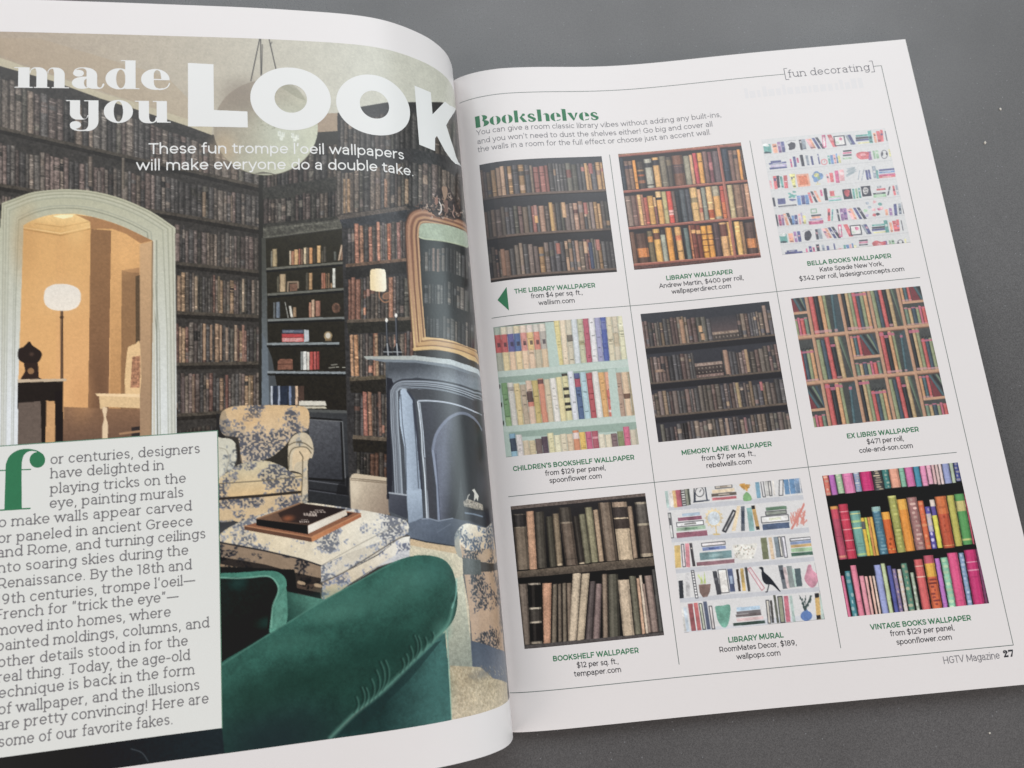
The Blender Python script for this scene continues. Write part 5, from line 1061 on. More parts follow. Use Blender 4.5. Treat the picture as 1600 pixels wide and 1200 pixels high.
    # dark cupboard under the alcove
    cv.poly(kc([(300, 160), (568, 166), (600, 800), (300, 760)]), g=((470, 640), C(62, 64, 66), (540, 780), C(40, 42, 46)), noise=.16)
    cv.poly(kc([(320, 158), (568, 166), (570, 184), (320, 176)]), C(84, 86, 84), noise=.1)
    cv.poly(kc([(330, 212), (534, 226), (548, 606), (330, 590)]), g=((490, 660), C(86, 88, 94), (520, 750), C(52, 54, 60)), noise=.2)
    cv.line(kc([(330, 214), (532, 228), (547, 606), (330, 592)]), .75, C(24, 24, 26)); cv.line(kc([(330, 222), (540, 236), (560, 640)]), .35, C(108, 110, 112)); cv.line(kc([(330, 604), (560, 634)]), .3, C(96, 98, 104)); cv.line(kc([(330, 656), (570, 690)]), .5, C(30, 30, 34)); cv.line(kc([(330, 664), (570, 698)]), .3, C(84, 86, 94))
    cv.poly(kc([(510, 630), (548, 600), (590, 560), (590, 700), (500, 690)]), C(24, 24, 26), alpha=.7)
    # right wall of spines
    cv.poly([(527, 178), (565, 167), (607, 160), (690, 160), (715, 175), (760, 300), (770, 600), (600, 600), (612, 800), (546, 800), (534, 360)], C(54, 52, 52), noise=.14)
    bookrow(cv, [(530, 186), (640, 172), (700, 178), (722, 192)], [(531, 238), (640, 232), (700, 244), (735, 262)], 26, W, rs, .1, 5, .4, cont=.86)
    bookrow(cv, [(531, 266), (640, 250), (700, 262), (740, 290)], [(526, 336), (635, 321), (700, 330), (746, 352)], 30, W + [C(120, 100, 84)], rs, .12, 6, .4, cont=.95)
    cv.poly([(526, 337), (635, 322), (640, 328), (530, 345)], C(92, 82, 74), noise=.2); cv.poly([(530, 344), (636, 328), (634, 346), (537, 357)], C(52, 54, 58), noise=.2)
    for (x, y0, y1, w, c) in [(536, 280, 334, 4, (140, 112, 84)), (542, 280, 332, 5, (156, 122, 88)), (632, 280, 319, 6, (150, 124, 98)), (600, 280, 324, 5, (150, 110, 84))]: book(cv, [(x, y0), (x + w, y0), (x + w, y1), (x, y1)], C(*c), [], .2, .3)
    wall2 = W + [C(150, 100, 80), C(130, 92, 78), C(168, 112, 84), C(100, 92, 90)]
    bookrow(cv, [(538, 354), (640, 342)], [(543, 413), (640, 404)], 16, wall2, rs, .12, 5, .4)
    for (x, y0, y1, w, c) in [(553, 350, 412, 7, (178, 116, 90)), (561, 353, 411, 6, (160, 112, 84)), (575, 355, 410, 6, (166, 108, 84)), (588, 347, 409, 5, (186, 124, 96)), (596, 348, 409, 5, (96, 86, 84)), (604, 350, 408, 5, (180, 100, 66)), (619, 348, 407, 6, (150, 104, 92))]: book(cv, [(x, y0), (x + w, y0), (x + w + 1.5, y1), (x + 1.5, y1)], C(*c), [], .2, .36, .1, 3, rs)
    cv.poly([(540, 413), (640, 403), (640, 408), (540, 418)], C(110, 84, 66), noise=.2); cv.poly([(540, 418), (640, 408), (640, 426), (540, 436)], C(42, 40, 38), noise=.2)
    bookrow(cv, [(540, 434), (644, 426)], [(544, 500), (644, 495)], 17, wall2, rs, .14, 5, .4, cont=.92); cv.poly([(542, 500), (644, 495), (644, 500), (542, 505)], C(100, 86, 72), noise=.2); cv.poly([(542, 505), (644, 500), (644, 518), (544, 522)], C(44, 42, 36), noise=.2)
    bookrow(cv, [(545, 524), (652, 516)], [(548, 590), (652, 586)], 18, wall2, rs, .1, 5, .4)
    for (x, w, c) in [(546, 5, (190, 140, 100)), (552, 7, (182, 128, 86)), (585, 5, (160, 124, 92)), (615, 4, (170, 122, 100))]: book(cv, [(x, 524), (x + w, 523), (x + w + 2, 588), (x + 2, 588)], C(*c), [], .2, .36, .1, 2, rs)
    cv.poly([(546, 590), (605, 586), (605, 592), (546, 596)], C(92, 80, 62), noise=.2); cv.poly([(546, 596), (607, 592), (608, 616), (548, 614)], C(40, 36, 30), noise=.2)
    bookrow(cv, [(549, 612), (606, 618)], [(553, 680), (607, 684)], 8, wall2, rs, .06, 5, .4, cont=.8)
    for (x, w, c) in [(566, 7, (176, 108, 90)), (574, 6, (166, 116, 88)), (590, 5, (110, 82, 70))]: book(cv, [(x, 612), (x + w, 613), (x + w + 2, 681), (x + 2, 681)], C(*c), [], .2, .36, .1, 2, rs)
    cv.poly([(551, 680), (608, 684), (608, 690), (551, 686)], C(98, 84, 68), noise=.2); cv.poly([(551, 686), (608, 690), (608, 710), (552, 706)], C(36, 32, 26), noise=.2)
    bookrow(cv, [(554, 702), (608, 708)], [(557, 744), (608, 748)], 9, wall2, rs, .12, 5, .4, cont=.55)
    cv.texture([(527, 178), (690, 160), (715, 175), (760, 300), (646, 330), (648, 560), (612, 560), (608, 750), (546, 750), (534, 360)], .24, .05); cv.texture([(411, 240), (527, 222), (536, 356), (411, 372)], .3, .05)
    # cream box against the wall
    cv.poly(kc([(586, 590), (600, 566), (620, 560), (832, 588), (834, 780), (834, 820), (592, 780)]), g=((548, 760), C(212, 194, 164), (608, 790), C(150, 128, 108)), noise=.07)
    cv.poly(kc([(600, 566), (620, 560), (832, 588), (832, 608), (610, 582)]), C(206, 186, 154)); cv.line(kc([(592, 590), (832, 612)]), .25, C(110, 92, 72)); cv.line(kc([(592, 600), (832, 622)]), .25, C(120, 100, 78))
    cv.glow(*kc([(620, 660)])[0], 14, 24, C(226, 208, 178), .6)
    # chimneypiece
    kf = K(560, 540, 7.273)
    cv.poly([(602, 565), (650, 566), (706, 575), (762, 596), (775, 700), (790, 880), (640, 850), (607, 800), (605, 690)], g=((610, 640), C(78, 84, 92), (760, 640), C(54, 57, 66)), noise=.1)
    cv.poly([(607, 565), (650, 565), (706, 574), (756, 590), (760, 618), (700, 598), (650, 590), (606, 600)], g=((660, 572), C(72, 77, 85), (664, 598), C(126, 135, 146)), noise=.1)
    cv.poly([(604, 590), (612, 592), (616, 606), (612, 780), (604, 780)], C(38, 40, 50), noise=.1)
    def mould(off, w, c, al=.9):
        L = kf([(395 + off * 6, 1200), (372 + off * 6, 900), (365 + off * 6, 560), (378 + off * 5, 500 + off * 2), (420 + off * 4, 440 + off * 4), (500 + off * 1, 405 + off * 7), (620, 400 + off * 8), (800, 405 + off * 8.5), (1000, 430 + off * 9), (1200, 480 + off * 10), (1400, 560 + off * 11)])
        low = K(560, 700, 6.667)([(375 + off * 5.8 + 6, 470)])
        cv.line(np.r_[low, smooth(L, False, 4)], w, C(*c), al)
    for off, w, c in [(0, 1.5, (50, 54, 64)), (1, .7, (158, 168, 180)), (3.0, .45, (70, 76, 86)), (4.2, .45, (176, 186, 198)), (5.4, .4, (66, 72, 82)), (6.6, .5, (170, 180, 192)), (8.2, .6, (46, 50, 60)), (10, .9, (136, 146, 158)), (11.6, .5, (50, 54, 64)), (12.8, .8, (166, 178, 190)), (15, .4, (66, 72, 82))]: mould(off, w, c)
    cv.poly(np.r_[kf([(480, 500), (520, 490), (600, 560), (640, 660)]), K(560, 700, 6.667)([(610, 0), (650, 440), (500, 460), (478, 0)]), kf([(470, 900), (462, 640)])], g=((625, 640), C(176, 194, 214), (650, 640), C(150, 166, 186)), noise=.05)
    cv.line(np.r_[kf([(478, 560), (500, 900)]), K(560, 700, 6.667)([(490, 0), (500, 440)])], .25, C(70, 78, 92)); cv.line(np.r_[kf([(616, 660), (636, 900)]), K(560, 700, 6.667)([(600, 0), (625, 420)])], .3, C(70, 78, 92)); cv.line(np.r_[kf([(560, 520), (625, 620), (652, 900)]), K(560, 700, 6.667)([(626, 0), (660, 430)])], .8, C(58, 62, 76))
    cv.poly(kf([(540, 490), (800, 500), (1000, 525), (1200, 580), (1400, 660), (1410, 790), (1200, 700), (1000, 645), (800, 625), (680, 625), (640, 600)]), g=((660, 615), C(70, 72, 78), (740, 640), C(56, 58, 68)), noise=.12)
    cv.line(smooth(kf([(680, 630), (800, 628), (1000, 648), (1200, 702), (1400, 795)]), False, 4), .55, C(188, 198, 212))
    cv.line(np.r_[kf([(672, 640), (690, 760), (715, 1000)]), K(560, 700, 6.667)([(664, 40), (690, 300), (712, 740)])], .5, C(206, 216, 226)); cv.line(np.r_[kf([(694, 650), (712, 800), (735, 1000)]), K(560, 700, 6.667)([(686, 40), (716, 400), (728, 740)])], .35, C(190, 202, 216))
    cv.poly(np.r_[kf([(715, 650), (1000, 660), (1200, 715), (1420, 810)]), K(560, 700, 6.667)([(1400, 760), (840, 745), (735, 740), (712, 300)])], g=((665, 660), C(70, 73, 83), (750, 700), C(52, 54, 62)), noise=.09)
    cv.poly(K(560, 700, 6.667)([(690, 100), (760, 100), (800, 740), (730, 735), (705, 300)]), C(66, 66, 74), alpha=.7, noise=.1)
    arch = np.r_[kf(smooth([(836, 1250), (852, 1060), (900, 950), (980, 850), (1060, 785), (1150, 758), (1230, 768), (1320, 835), (1400, 950), (1460, 1100)], False, 5)), K(560, 700, 6.667)([(1420, 760), (845, 745), (812, 400), (770, 90)])]
    cv.poly(arch, g=((694, 700), C(104, 110, 128), (717, 704), C(30, 31, 37)), noise=.1, mott=.05)
    inn = np.r_[kf(smooth([(1030, 1240), (1040, 1000), (1080, 860), (1150, 805), (1230, 810), (1320, 880), (1390, 980), (1440, 1120)], False, 5)), K(560, 700, 6.667)([(1420, 760), (1080, 740), (1060, 300), (1030, 60)])]
    cv.glow(735, 730, 22, 90, C(22, 23, 28), .6); cv.glow(692, 730, 15, 80, C(116, 123, 142), .5)
    cv.line(kf(smooth([(842, 1180), (872, 1040), (930, 930), (1010, 840), (1090, 790), (1160, 770), (1240, 785), (1330, 850), (1400, 960)], False, 5)), 1.1, C(132, 142, 166), .75)
    cv.line(np.r_[kf([(842, 1200)]), K(560, 700, 6.667)([(782, 100), (820, 400), (835, 745)])], .9, C(150, 162, 188), .8); cv.line(K(560, 700, 6.667)([(805, 60), (850, 740)]), .3, C(70, 76, 96), .9)
    kg = K(560, 700, 6.667)
    cv.poly(kg([(1060, 300), (1100, 560), (1090, 760), (1000, 740), (1040, 600)]), C(70, 76, 76), alpha=.5, noise=.2); cv.glow(*kg([(1290, 350)])[0], 9, 34, C(80, 84, 94), .4)
    cv.poly(kg([(1090, 560), (1130, 530), (1290, 590), (1300, 650), (1220, 640), (1100, 610)]), C(150, 140, 124), noise=.6)
    for j in range(16): cv.poly(smooth(kg([(1100 + rs.uniform(0, 180), 570 + rs.uniform(0, 40))]) + rs.uniform(-1.6, 1.6, (4, 2)), True, 2), C(206, 196, 180) * rs.uniform(.4, 1.1), alpha=.9)
    cv.poly(kg([(1200, 560), (1205, 470), (1180, 440), (1205, 425), (1225, 460), (1250, 500), (1240, 560), (1225, 520)]), C(206, 202, 190)); cv.line(kg([(1130, 540), (1140, 500), (1155, 485)]), .4, C(190, 186, 176))
    cv.poly(kg([(1100, 640), (1310, 670), (1380, 640), (1380, 780), (1330, 830), (1110, 740)]), C(38, 42, 52), noise=.2); cv.line(kg([(1110, 678), (1200, 690), (1290, 716)]), .55, C(128, 148, 170), .8)
    cv.poly(kg([(320, 465), (500, 490), (508, 740), (318, 660)]), g=((610, 780), C(76, 80, 92), (630, 800), C(60, 64, 76)), noise=.06); cv.line(kg([(320, 468), (500, 492)]), .5, C(170, 178, 188))
    cv.poly(kg([(500, 460), (560, 440), (655, 430), (672, 725), (520, 790)]), g=((640, 770), C(168, 186, 206), (650, 805), C(140, 156, 176)), noise=.05)
    cv.poly(kg([(520, 785), (670, 730), (760, 740), (830, 755), (980, 730), (1140, 770), (1390, 850), (1390, 900), (1060, 1050), (1000, 1030), (700, 985), (540, 945), (500, 890)]), g=((660, 815), C(98, 110, 128), (700, 850), C(70, 80, 96)), noise=.08, mott=.08)
    cv.line(kg([(660, 740), (740, 735), (830, 762), (980, 732)]), .35, C(150, 162, 180), .8); cv.line(kg([(820, 880), (960, 790)]), .25, C(120, 132, 150), .6)
    cv.poly(kg([(500, 892), (540, 935), (700, 972), (1000, 1018), (1000, 1034), (700, 990), (540, 950)]), C(40, 46, 56))
    # floor and rug
    cv.poly(kg([(540, 945), (700, 985), (1000, 1030), (1040, 1100), (1000, 1100), (700, 1045), (530, 1020)]), C(206, 176, 134), noise=.1)
    cv.poly(np.r_[kg([(520, 1010), (700, 1045), (1060, 1110), (1100, 1200), (1100, 1400)]), [(790, 1120), (700, 1130), (690, 960), (640, 880)]], g=((680, 870), C(214, 202, 170), (760, 1090), C(196, 176, 140)), noise=.14)
    # chair at the right edge
    kb = K(400, 900, 4)
    cv.poly(kb([(1220, 20), (1290, 0), (1340, 420), (1380, 600), (1200, 580), (1190, 300)]), g=((700, 930), C(196, 194, 166), (720, 1040), C(140, 146, 130)), noise=.16)
    cv.poly(kb([(1290, -10), (1480, -30), (1500, 60), (1530, 300), (1560, 480), (1440, 430), (1340, 405), (1330, 200)]), C(90, 90, 88))
    cv.toile(kb([(1300, -20), (1520, -30), (1540, 100), (1560, 480), (1440, 430), (1350, 405), (1330, 200)]), C(186, 150, 118), C(52, 58, 72), 3.4, -.1, seed=12)
    cv.poly(kb([(1340, 405), (1440, 430), (1560, 480), (1590, 700), (1480, 660), (1400, 640), (1350, 560)]), g=((740, 1010), C(60, 72, 92), (770, 1060), C(100, 108, 122)), noise=.1)
    cv.poly(kb([(1210, 560), (1400, 570), (1480, 640), (1570, 670), (1580, 800), (1530, 820), (1220, 905)]), g=((740, 1060), C(176, 158, 124), (740, 1110), C(196, 178, 146)), noise=.22, mott=.08)
    cv.glow(755, 1052, 26, 14, C(90, 96, 104), .5)
    for j in range(420):
        x = rs.uniform(703, 792); y = rs.uniform(1040, 1122); cv.line([(x, y), (x + rs.uniform(-1, 2), y + rs.uniform(1, 4))], .18, [C(150, 128, 92), C(220, 206, 172)][j % 2], .6)
    arm = smooth(kg([(1000, 920), (1050, 830), (1120, 788), (1200, 800), (1300, 830), (1330, 832), (1380, 785), (1400, 850), (1420, 1010), (1425, 1200), (1080, 1140), (1040, 1130), (1005, 1040)]), True, 5)
    cv.toile(arm, C(224, 212, 190), C(100, 120, 150), 2.6, -.1, g=((720, 820), C(232, 226, 206), (745, 880), C(206, 170, 128)), seed=15)
    cv.poly(smooth(kg([(1000, 920), (1040, 850), (1060, 900), (1050, 1000), (1080, 1130), (1040, 1130), (1005, 1040)]), True, 4), C(120, 130, 128), alpha=.6)
    cv.toile(kg([(1060, 1000), (1120, 1060), (1200, 1080), (1280, 1050), (1420, 1060), (1420, 1210), (1080, 1150)]), C(186, 154, 122), C(58, 66, 80), 2.6, -.15, seed=16)
    cv.poly(kg([(1080, 1142), (1270, 1168), (1280, 1320), (1090, 1320)]), C(78, 84, 82), noise=.2)
    # mirror over the mantel
    cv.poly([(568, 557), (650, 556), (704, 562), (756, 580), (760, 592), (704, 571), (650, 564), (572, 562)], g=((600, 556), C(170, 174, 166), (740, 580), C(196, 208, 214)), noise=.06)
    cv.poly([(572, 561), (650, 563), (704, 570), (760, 590), (760, 595), (704, 575), (650, 567), (600, 566)], C(120, 130, 140), noise=.06)
    km = K(620, 280, 10)
    outer = np.r_[smooth(km([(135, 900), (138, 700), (180, 580), (260, 500), (400, 465), (560, 500), (760, 560), (960, 620), (1200, 760)]), False, 5), [(760, 560), (748, 570), (715, 553), (680, 545), (646, 547), (643, 520), (636, 430)]]
    cv.poly(outer, g=((640, 380), C(158, 108, 80), (650, 540), C(222, 184, 122)), noise=.08)
    for (o, c, w) in [(0, (92, 60, 46), .5), (5, (190, 138, 104), .7), (9, (128, 82, 62), .6), (13, (196, 144, 98), .8), (16.5, (116, 74, 54), .6), (19, (206, 160, 110), .5)]:
        cv.line(np.r_[[(645.5 + o, 547 - o * 1.05), (637.5 + o * 1.02, 440), (633.5 + o, 370)], smooth(km([(138 + o * 10.3, 720 + o * 2), (180 + o * 9, 580 + o * 7), (260 + o * 6, 500 + o * 9.5), (400 + o * 2, 465 + o * 10.5), (560, 500 + o * 9.5), (760, 560 + o * 8.6), (960, 628 + o * 8.4), (1200, 770 + o * 8)]), False, 4)], w, C(*c), .85)
    for (o, c, w) in [(1, (222, 178, 112), 1.2), (5.5, (140, 98, 62), .6), (9, (206, 158, 100), 1.4), (13.5, (150, 106, 66), .6), (17, (228, 184, 122), 1.1)]:
        cv.line(smooth([(646 + o * .9, 547 - o), (680, 545.5 - o), (715, 552 - o), (742, 563 - o), (765, 580 - o)], False, 4), w, C(*c), .9)
        pass
    mir = np.r_[km(smooth([(345, 900), (345, 780), (370, 715), (430, 690), (600, 695), (800, 725), (950, 770), (1060, 820), (1200, 900)], False, 5)), [(765, 560), (745, 547), (715, 535), (690, 529), (665, 527), (660, 470)]]
    cv.poly(mir, C(44, 46, 46), noise=.2)
    cv.poly(km(np.r_[smooth([(345, 900), (345, 780), (370, 715), (430, 690), (600, 695), (800, 725), (950, 770), (1060, 820), (1200, 900)], False, 5), smooth([(1200, 1140), (1050, 1050), (900, 1010), (700, 965), (480, 950), (380, 930), (345, 915)], False, 4)]), g=((660, 360), C(160, 176, 148), (730, 370), C(172, 186, 160)), noise=.1, mott=.05)
    cv.line(km(smooth([(345, 905), (420, 935), (600, 955), (800, 985), (1000, 1035), (1150, 1100)], False, 4)), .5, C(196, 206, 164), .7)
    dark = [C(76, 76, 76), C(62, 62, 62), C(92, 90, 86), C(54, 54, 54), C(104, 96, 88)]
    for (t, b, n) in [([(658, 388), (700, 387), (740, 404)], [(659, 424), (700, 424), (740, 440)], 16), ([(660, 442), (700, 440), (745, 456)], [(662, 474), (700, 476), (748, 494)], 16), ([(663, 494), (700, 492), (750, 510)], [(665, 526), (700, 530), (756, 552)], 17)]:
        bookrow(cv, t, b, n, dark, rs, .2, 6, .4, cont=.95)
    for (x, y0, y1) in [(675, 388, 424), (682, 390, 425)]: book(cv, [(x, y0), (x + 4, y0), (x + 4, y1), (x, y1)], C(126, 104, 92), [], .2, .3)
    # carved crest
    crest = smooth(km([(330, 440), (420, 400), (520, 380), (590, 250), (640, 160), (740, 110), (840, 180), (900, 330), (980, 450), (1010, 560), (900, 640), (760, 600), (620, 590), (540, 520), (420, 470)]), True, 4)
    cv.poly(crest, C(58, 48, 48), noise=.3, alpha=.85)
    for j in range(90):
        a = km([(rs.uniform(540, 1000), rs.uniform(250, 620))])[0] if j > 16 else km([(rs.uniform(330, 560), rs.uniform(390, 480))])[0]
        th = rs.uniform(0, 6.28); L = rs.uniform(1.2, 5)
        cv.line(smooth([a, a + [L * math.cos(th), L * math.sin(th)], a + [L * 1.4 * math.cos(th + .8), L * 1.4 * math.sin(th + .8)]], False, 4), rs.uniform(.2, .55), [C(150, 116, 96), C(38, 32, 34), C(186, 160, 140), C(110, 80, 66), C(30, 26, 30)][j % 5], .9)
    cv.poly(smooth(km([(700, 130), (770, 120), (790, 190), (770, 300), (740, 330), (720, 260)]), True, 4), C(176, 140, 112), alpha=.85); cv.poly(km([(735, 330), (790, 330), (800, 520), (740, 520)]), C(142, 104, 90), alpha=.8); cv.line(km(smooth([(660, 360), (690, 420), (690, 500), (655, 550)], False, 4)), .5, C(226, 216, 208)); cv.poly(km(smooth([(590, 320), (630, 280), (640, 370), (610, 400)])), C(168, 116, 96), alpha=.85); cv.line(km(smooth([(880, 410), (890, 470), (870, 540), (900, 600)], False, 4)), .55, C(176, 136, 120))
    # sconce and candles
    cv.line(k(smooth([(770, 622), (772, 660), (800, 690), (835, 680), (850, 650), (830, 632), (800, 640), (795, 665), (820, 668)], False, 4)), .5, C(160, 110, 78)); cv.ell(*k([(815, 655)])[0], 4.5, 4.5, C(140, 96, 72), alpha=.8)
    cv.poly(smooth(k([(715, 492), (740, 482), (780, 482), (806, 492), (812, 560), (810, 618), (770, 624), (724, 616), (712, 606), (712, 550)]), True, 4), g=((582, 440), C(240, 214, 160), (600, 440), C(250, 238, 210)), noise=.02)
    for (x, yt, w) in [(815, 800, 14), (874, 770, 16)]:
        cv.poly(k([(x - w / 2, yt + 10), (x + w / 2, yt + 10), (x + w / 2 + 6, 950), (x - w / 2 + 6, 950)]), C(34, 36, 42)); cv.line(k([(x - 2, yt + 16), (x + 3, 940)]), .3, C(140, 146, 154), .7); cv.ell(*k([(x, yt + 2)])[0], 2, 3.4, C(236, 232, 222)); cv.poly(k([(x - 16, 985), (x + 2, 945), (x + 12, 945), (x + 30, 985), (x + 38, 1025), (x - 20, 1025)]), C(30, 32, 36)); cv.line(k([(x + 4, 950), (x + 10, 1020)]), .5, C(190, 194, 198), .8); cv.line(k([(x - 18, 1000), (x + 34, 1002)]), .4, C(170, 174, 176), .8)
    # arched doorway
    ka = K(0, 280, 5.455)
    out_arc = smooth(ka([(20, 205), (130, 165), (260, 118), (400, 97), (560, 88), (720, 95), (880, 122), (1040, 168), (1180, 225), (1320, 295), (1495, 415)]), False, 5)
    inn_arc = smooth(ka([(205, 395), (280, 352), (400, 312), (520, 298), (660, 300), (800, 325), (960, 372), (1100, 428), (1300, 525)]), False, 5)
    cv.poly(np.r_[out_arc, [(277, 760), (-60, 760), (-60, 330)], ka([(5, 420)])], g=((120, 310), C(184, 182, 150), (120, 640), C(218, 222, 218)), noise=.03)
    cv.poly([(0, 480), (30, 480), (28, 700), (-60, 700), (-60, 480)], g=((10, 482), C(202, 203, 186), (10, 640), C(224, 229, 232)), noise=.02)
    for o, c in [(3, (146, 144, 120)), (5.5, (196, 194, 168)), (8, (150, 150, 126)), (10.5, (194, 194, 172)), (13.5, (156, 158, 136)), (36 - 10, (160, 162, 142)), (30, (130, 132, 112))]:
        t = o / 39.0
        A = smooth(out_arc[::5] * (1 - t) + np.array([inn_arc[np.clip(int(i * len(inn_arc) / len(out_arc[::5])), 0, len(inn_arc) - 1)] for i in range(len(out_arc[::5]))]) * t, False, 3)
        cv.line(np.r_[A, [(275 - o, 520), (277 - o, 700)]], .32, C(*c), .75); cv.line([A[0], (2 + o * .75, 480), (0 + o * .7, 700)], .3, C(*c), .5)
    inner = np.r_[inn_arc, [(236, 600), (236, 720), (28, 720), (29, 600)]]
    cv.poly(inner, g=((60, 380), C(218, 168, 100), (110, 600), C(230, 174, 110)), noise=.02)
    cv.poly(np.r_[inn_arc[:28], ka([(770, 360), (775, 425), (520, 485), (400, 470), (205, 432)])], g=((95, 335), C(238, 204, 134), (90, 365), C(214, 168, 98)), noise=.04)
    cv.poly(ka([(450, 318), (520, 305), (630, 302), (620, 325), (540, 340)]), C(252, 240, 190))
    cv.line(ka([(205, 415), (520, 465), (775, 408)]), .3, C(240, 206, 140)); cv.line(ka([(205, 430), (520, 482), (775, 425)]), .3, C(180, 132, 70)); cv.line(ka([(300, 380), (530, 410), (760, 365)]), .3, C(190, 144, 80), .8)
    cv.poly([(37, 365), (88, 372), (88, 600), (29, 600)], C(226, 176, 104), alpha=.35); cv.glow(120, 410, 30, 60, C(226, 178, 106), .35)
    cv.poly(np.r_[ka([(640, 302), (800, 325), (960, 372), (1100, 428), (1300, 525), (1200, 550), (1080, 470), (960, 425), (775, 425), (768, 362)])], C(172, 124, 78), noise=.05)
    cv.poly(np.r_[ka([(775, 425), (950, 440), (945, 700)]), [(171, 560), (170, 690), (137, 690), (139, 580)]], g=((145, 400), C(146, 106, 68), (150, 640), C(128, 92, 66)), noise=.06)
    cv.poly(np.r_[ka([(952, 430), (1060, 462), (1200, 550)]), [(220, 690), (171, 690)]], g=((180, 390), C(222, 170, 104), (200, 640), C(190, 140, 86)), noise=.05)
    cv.poly(np.r_[ka([(1040, 778), (1190, 755)]), [(219, 560), (218, 640), (189, 640), (190, 500)]], C(150, 112, 74), noise=.06); cv.poly(ka([(1040, 778), (1190, 755), (1190, 800), (1100, 795)]), C(178, 132, 86)); cv.poly([(212, 432), (219, 430), (219, 542), (212, 542)], C(92, 74, 54), noise=.15)
    cv.poly(np.r_[ka([(1192, 555), (1302, 530)]), [(239, 500), (236, 720), (218, 720), (219, 480)]], g=((225, 390), C(204, 166, 120), (228, 640), C(166, 136, 106)), noise=.04); cv.line([(238.5, 378), (237, 540), (236, 690)], .5, C(150, 124, 92)); cv.line([(241, 376), (241, 690)], .5, C(206, 200, 176)); cv.line([(245, 376), (246, 690)], .25, C(120, 124, 108))
    cv.poly([(100, 636), (219, 640), (219, 720), (98, 720)], g=((160, 640), C(142, 106, 78), (160, 690), C(110, 82, 66)), noise=.08)
    cv.glow(40, 380, 34, 90, C(196, 146, 84), .45); cv.glow(120, 360, 26, 40, C(238, 196, 124), .5); cv.glow(128, 620, 30, 60, C(206, 150, 92), .4); cv.glow(60, 600, 40, 40, C(206, 150, 88), .35); cv.glow(196, 400, 26, 46, C(236, 182, 112), .45); cv.glow(156, 600, 18, 90, C(110, 78, 56), .5)
    # lamp, urn, table and chair beyond the door
    cv.line([(97, 488), (97, 600)], .85, C(72, 52, 42)); cv.line([(96.2, 490), (96.2, 600)], .2, C(150, 116, 84)); cv.ell(97, 496, 3.2, 2.5, C(62, 44, 36)); cv.ell(97, 489, 2.4, 4, C(80, 58, 46))
    cv.poly(smooth([(69, 466), (72, 452), (84, 445), (98, 444), (112, 446), (124, 453), (127, 466), (122, 479), (110, 485), (97, 486), (82, 484), (72, 477)], True, 4), g=((97, 446), C(216, 206, 190), (97, 484), C(232, 220, 204)), noise=.02)
    k3 = K(0, 300, 4)
    cv.poly(smooth(k3([(118, 985), (150, 968), (185, 935), (205, 960), (232, 978), (262, 1005), (258, 1040), (225, 1075), (160, 1072), (118, 1045)]), True, 4), C(44, 34, 32)); cv.poly(k3([(150, 1070), (240, 1070), (245, 1160), (262, 1170), (130, 1172), (160, 1120)]), C(52, 38, 34)); cv.ell(*k3([(195, 1120)])[0], 5, 5, C(150, 112, 74)); cv.glow(*k3([(200, 1015)])[0], 6, 5, C(120, 90, 76), .5)
    cv.poly([(28, 593), (104, 592), (104, 596), (28, 599)], C(196, 180, 156)); cv.poly([(28, 598), (99, 596), (99, 634), (74, 626), (28, 640)], C(36, 30, 28), noise=.1)
    cv.poly([(29, 630), (64, 627), (66, 720), (28, 720)], C(104, 92, 86), noise=.08); cv.poly([(64, 627), (73, 627), (71, 720), (66, 720)], C(36, 30, 28)); cv.poly([(73, 627), (86, 627), (87, 720), (71, 720)], C(206, 158, 104), noise=.06); cv.poly([(86, 612), (99, 610), (99, 720), (87, 720)], C(32, 26, 24))
    cv.poly(smooth([(199, 550), (204, 541), (212, 538), (219, 538), (219, 615), (196, 615)], True, 3), C(228, 194, 140), noise=.05); cv.poly([(207, 558), (219, 556), (219, 606), (204, 606)], C(170, 120, 90), noise=.4)
    cv.poly([(149, 615), (219, 616), (219, 622), (152, 619)], C(240, 212, 166)); cv.poly([(155, 619), (219, 621), (219, 638), (165, 636), (157, 640)], C(222, 192, 142), noise=.05); cv.poly(smooth([(160, 638), (168, 638), (166, 652), (169, 665), (167, 700), (161, 700), (160, 668), (163, 655)], True, 3), C(226, 204, 170)); cv.poly([(206, 668), (219, 666), (219, 690), (206, 690)], C(50, 44, 46)); cv.line([(188, 678), (219, 674)], .7, C(170, 130, 96))
    cv.tone(np.r_[inn_arc, [(238, 600), (236, 720), (28, 720), (29, 600)]], 1.02, (1.04, .99, .93))
    cv.glow(97, 466, 60, 50, C(250, 196, 124), .28); cv.poly(smooth([(69, 466), (72, 452), (84, 445), (98, 444), (112, 446), (124, 453), (127, 466), (122, 479), (110, 485), (97, 486), (82, 484), (72, 477)], True, 4), g=((97, 446), C(232, 222, 206), (97, 484), C(240, 228, 210)), noise=.02)
    # toile armchair
    kz = K(330, 620, 5)
    warm = C(214, 176, 124); blue = C(112, 118, 138)
    cv.poly(kz([(40, 130), (110, 140), (110, 350), (40, 350)]), C(40, 38, 38))
    back = smooth(kz([(65, 230), (75, 140), (110, 100), (200, 72), (400, 66), (600, 68), (720, 78), (762, 120), (765, 210), (745, 265), (650, 290), (610, 340), (560, 400), (470, 470), (380, 500), (240, 515), (225, 400), (200, 320), (100, 300)]), True, 5)
    cv.poly(kz([(560, 390), (680, 250), (720, 300), (640, 540), (600, 590), (430, 500)]), C(48, 44, 38), noise=.2)
    cv.toile(back, warm, blue, 3.6, -.06, g=((400, 640), C(220, 180, 126), (390, 715), C(214, 188, 150)), seed=21)
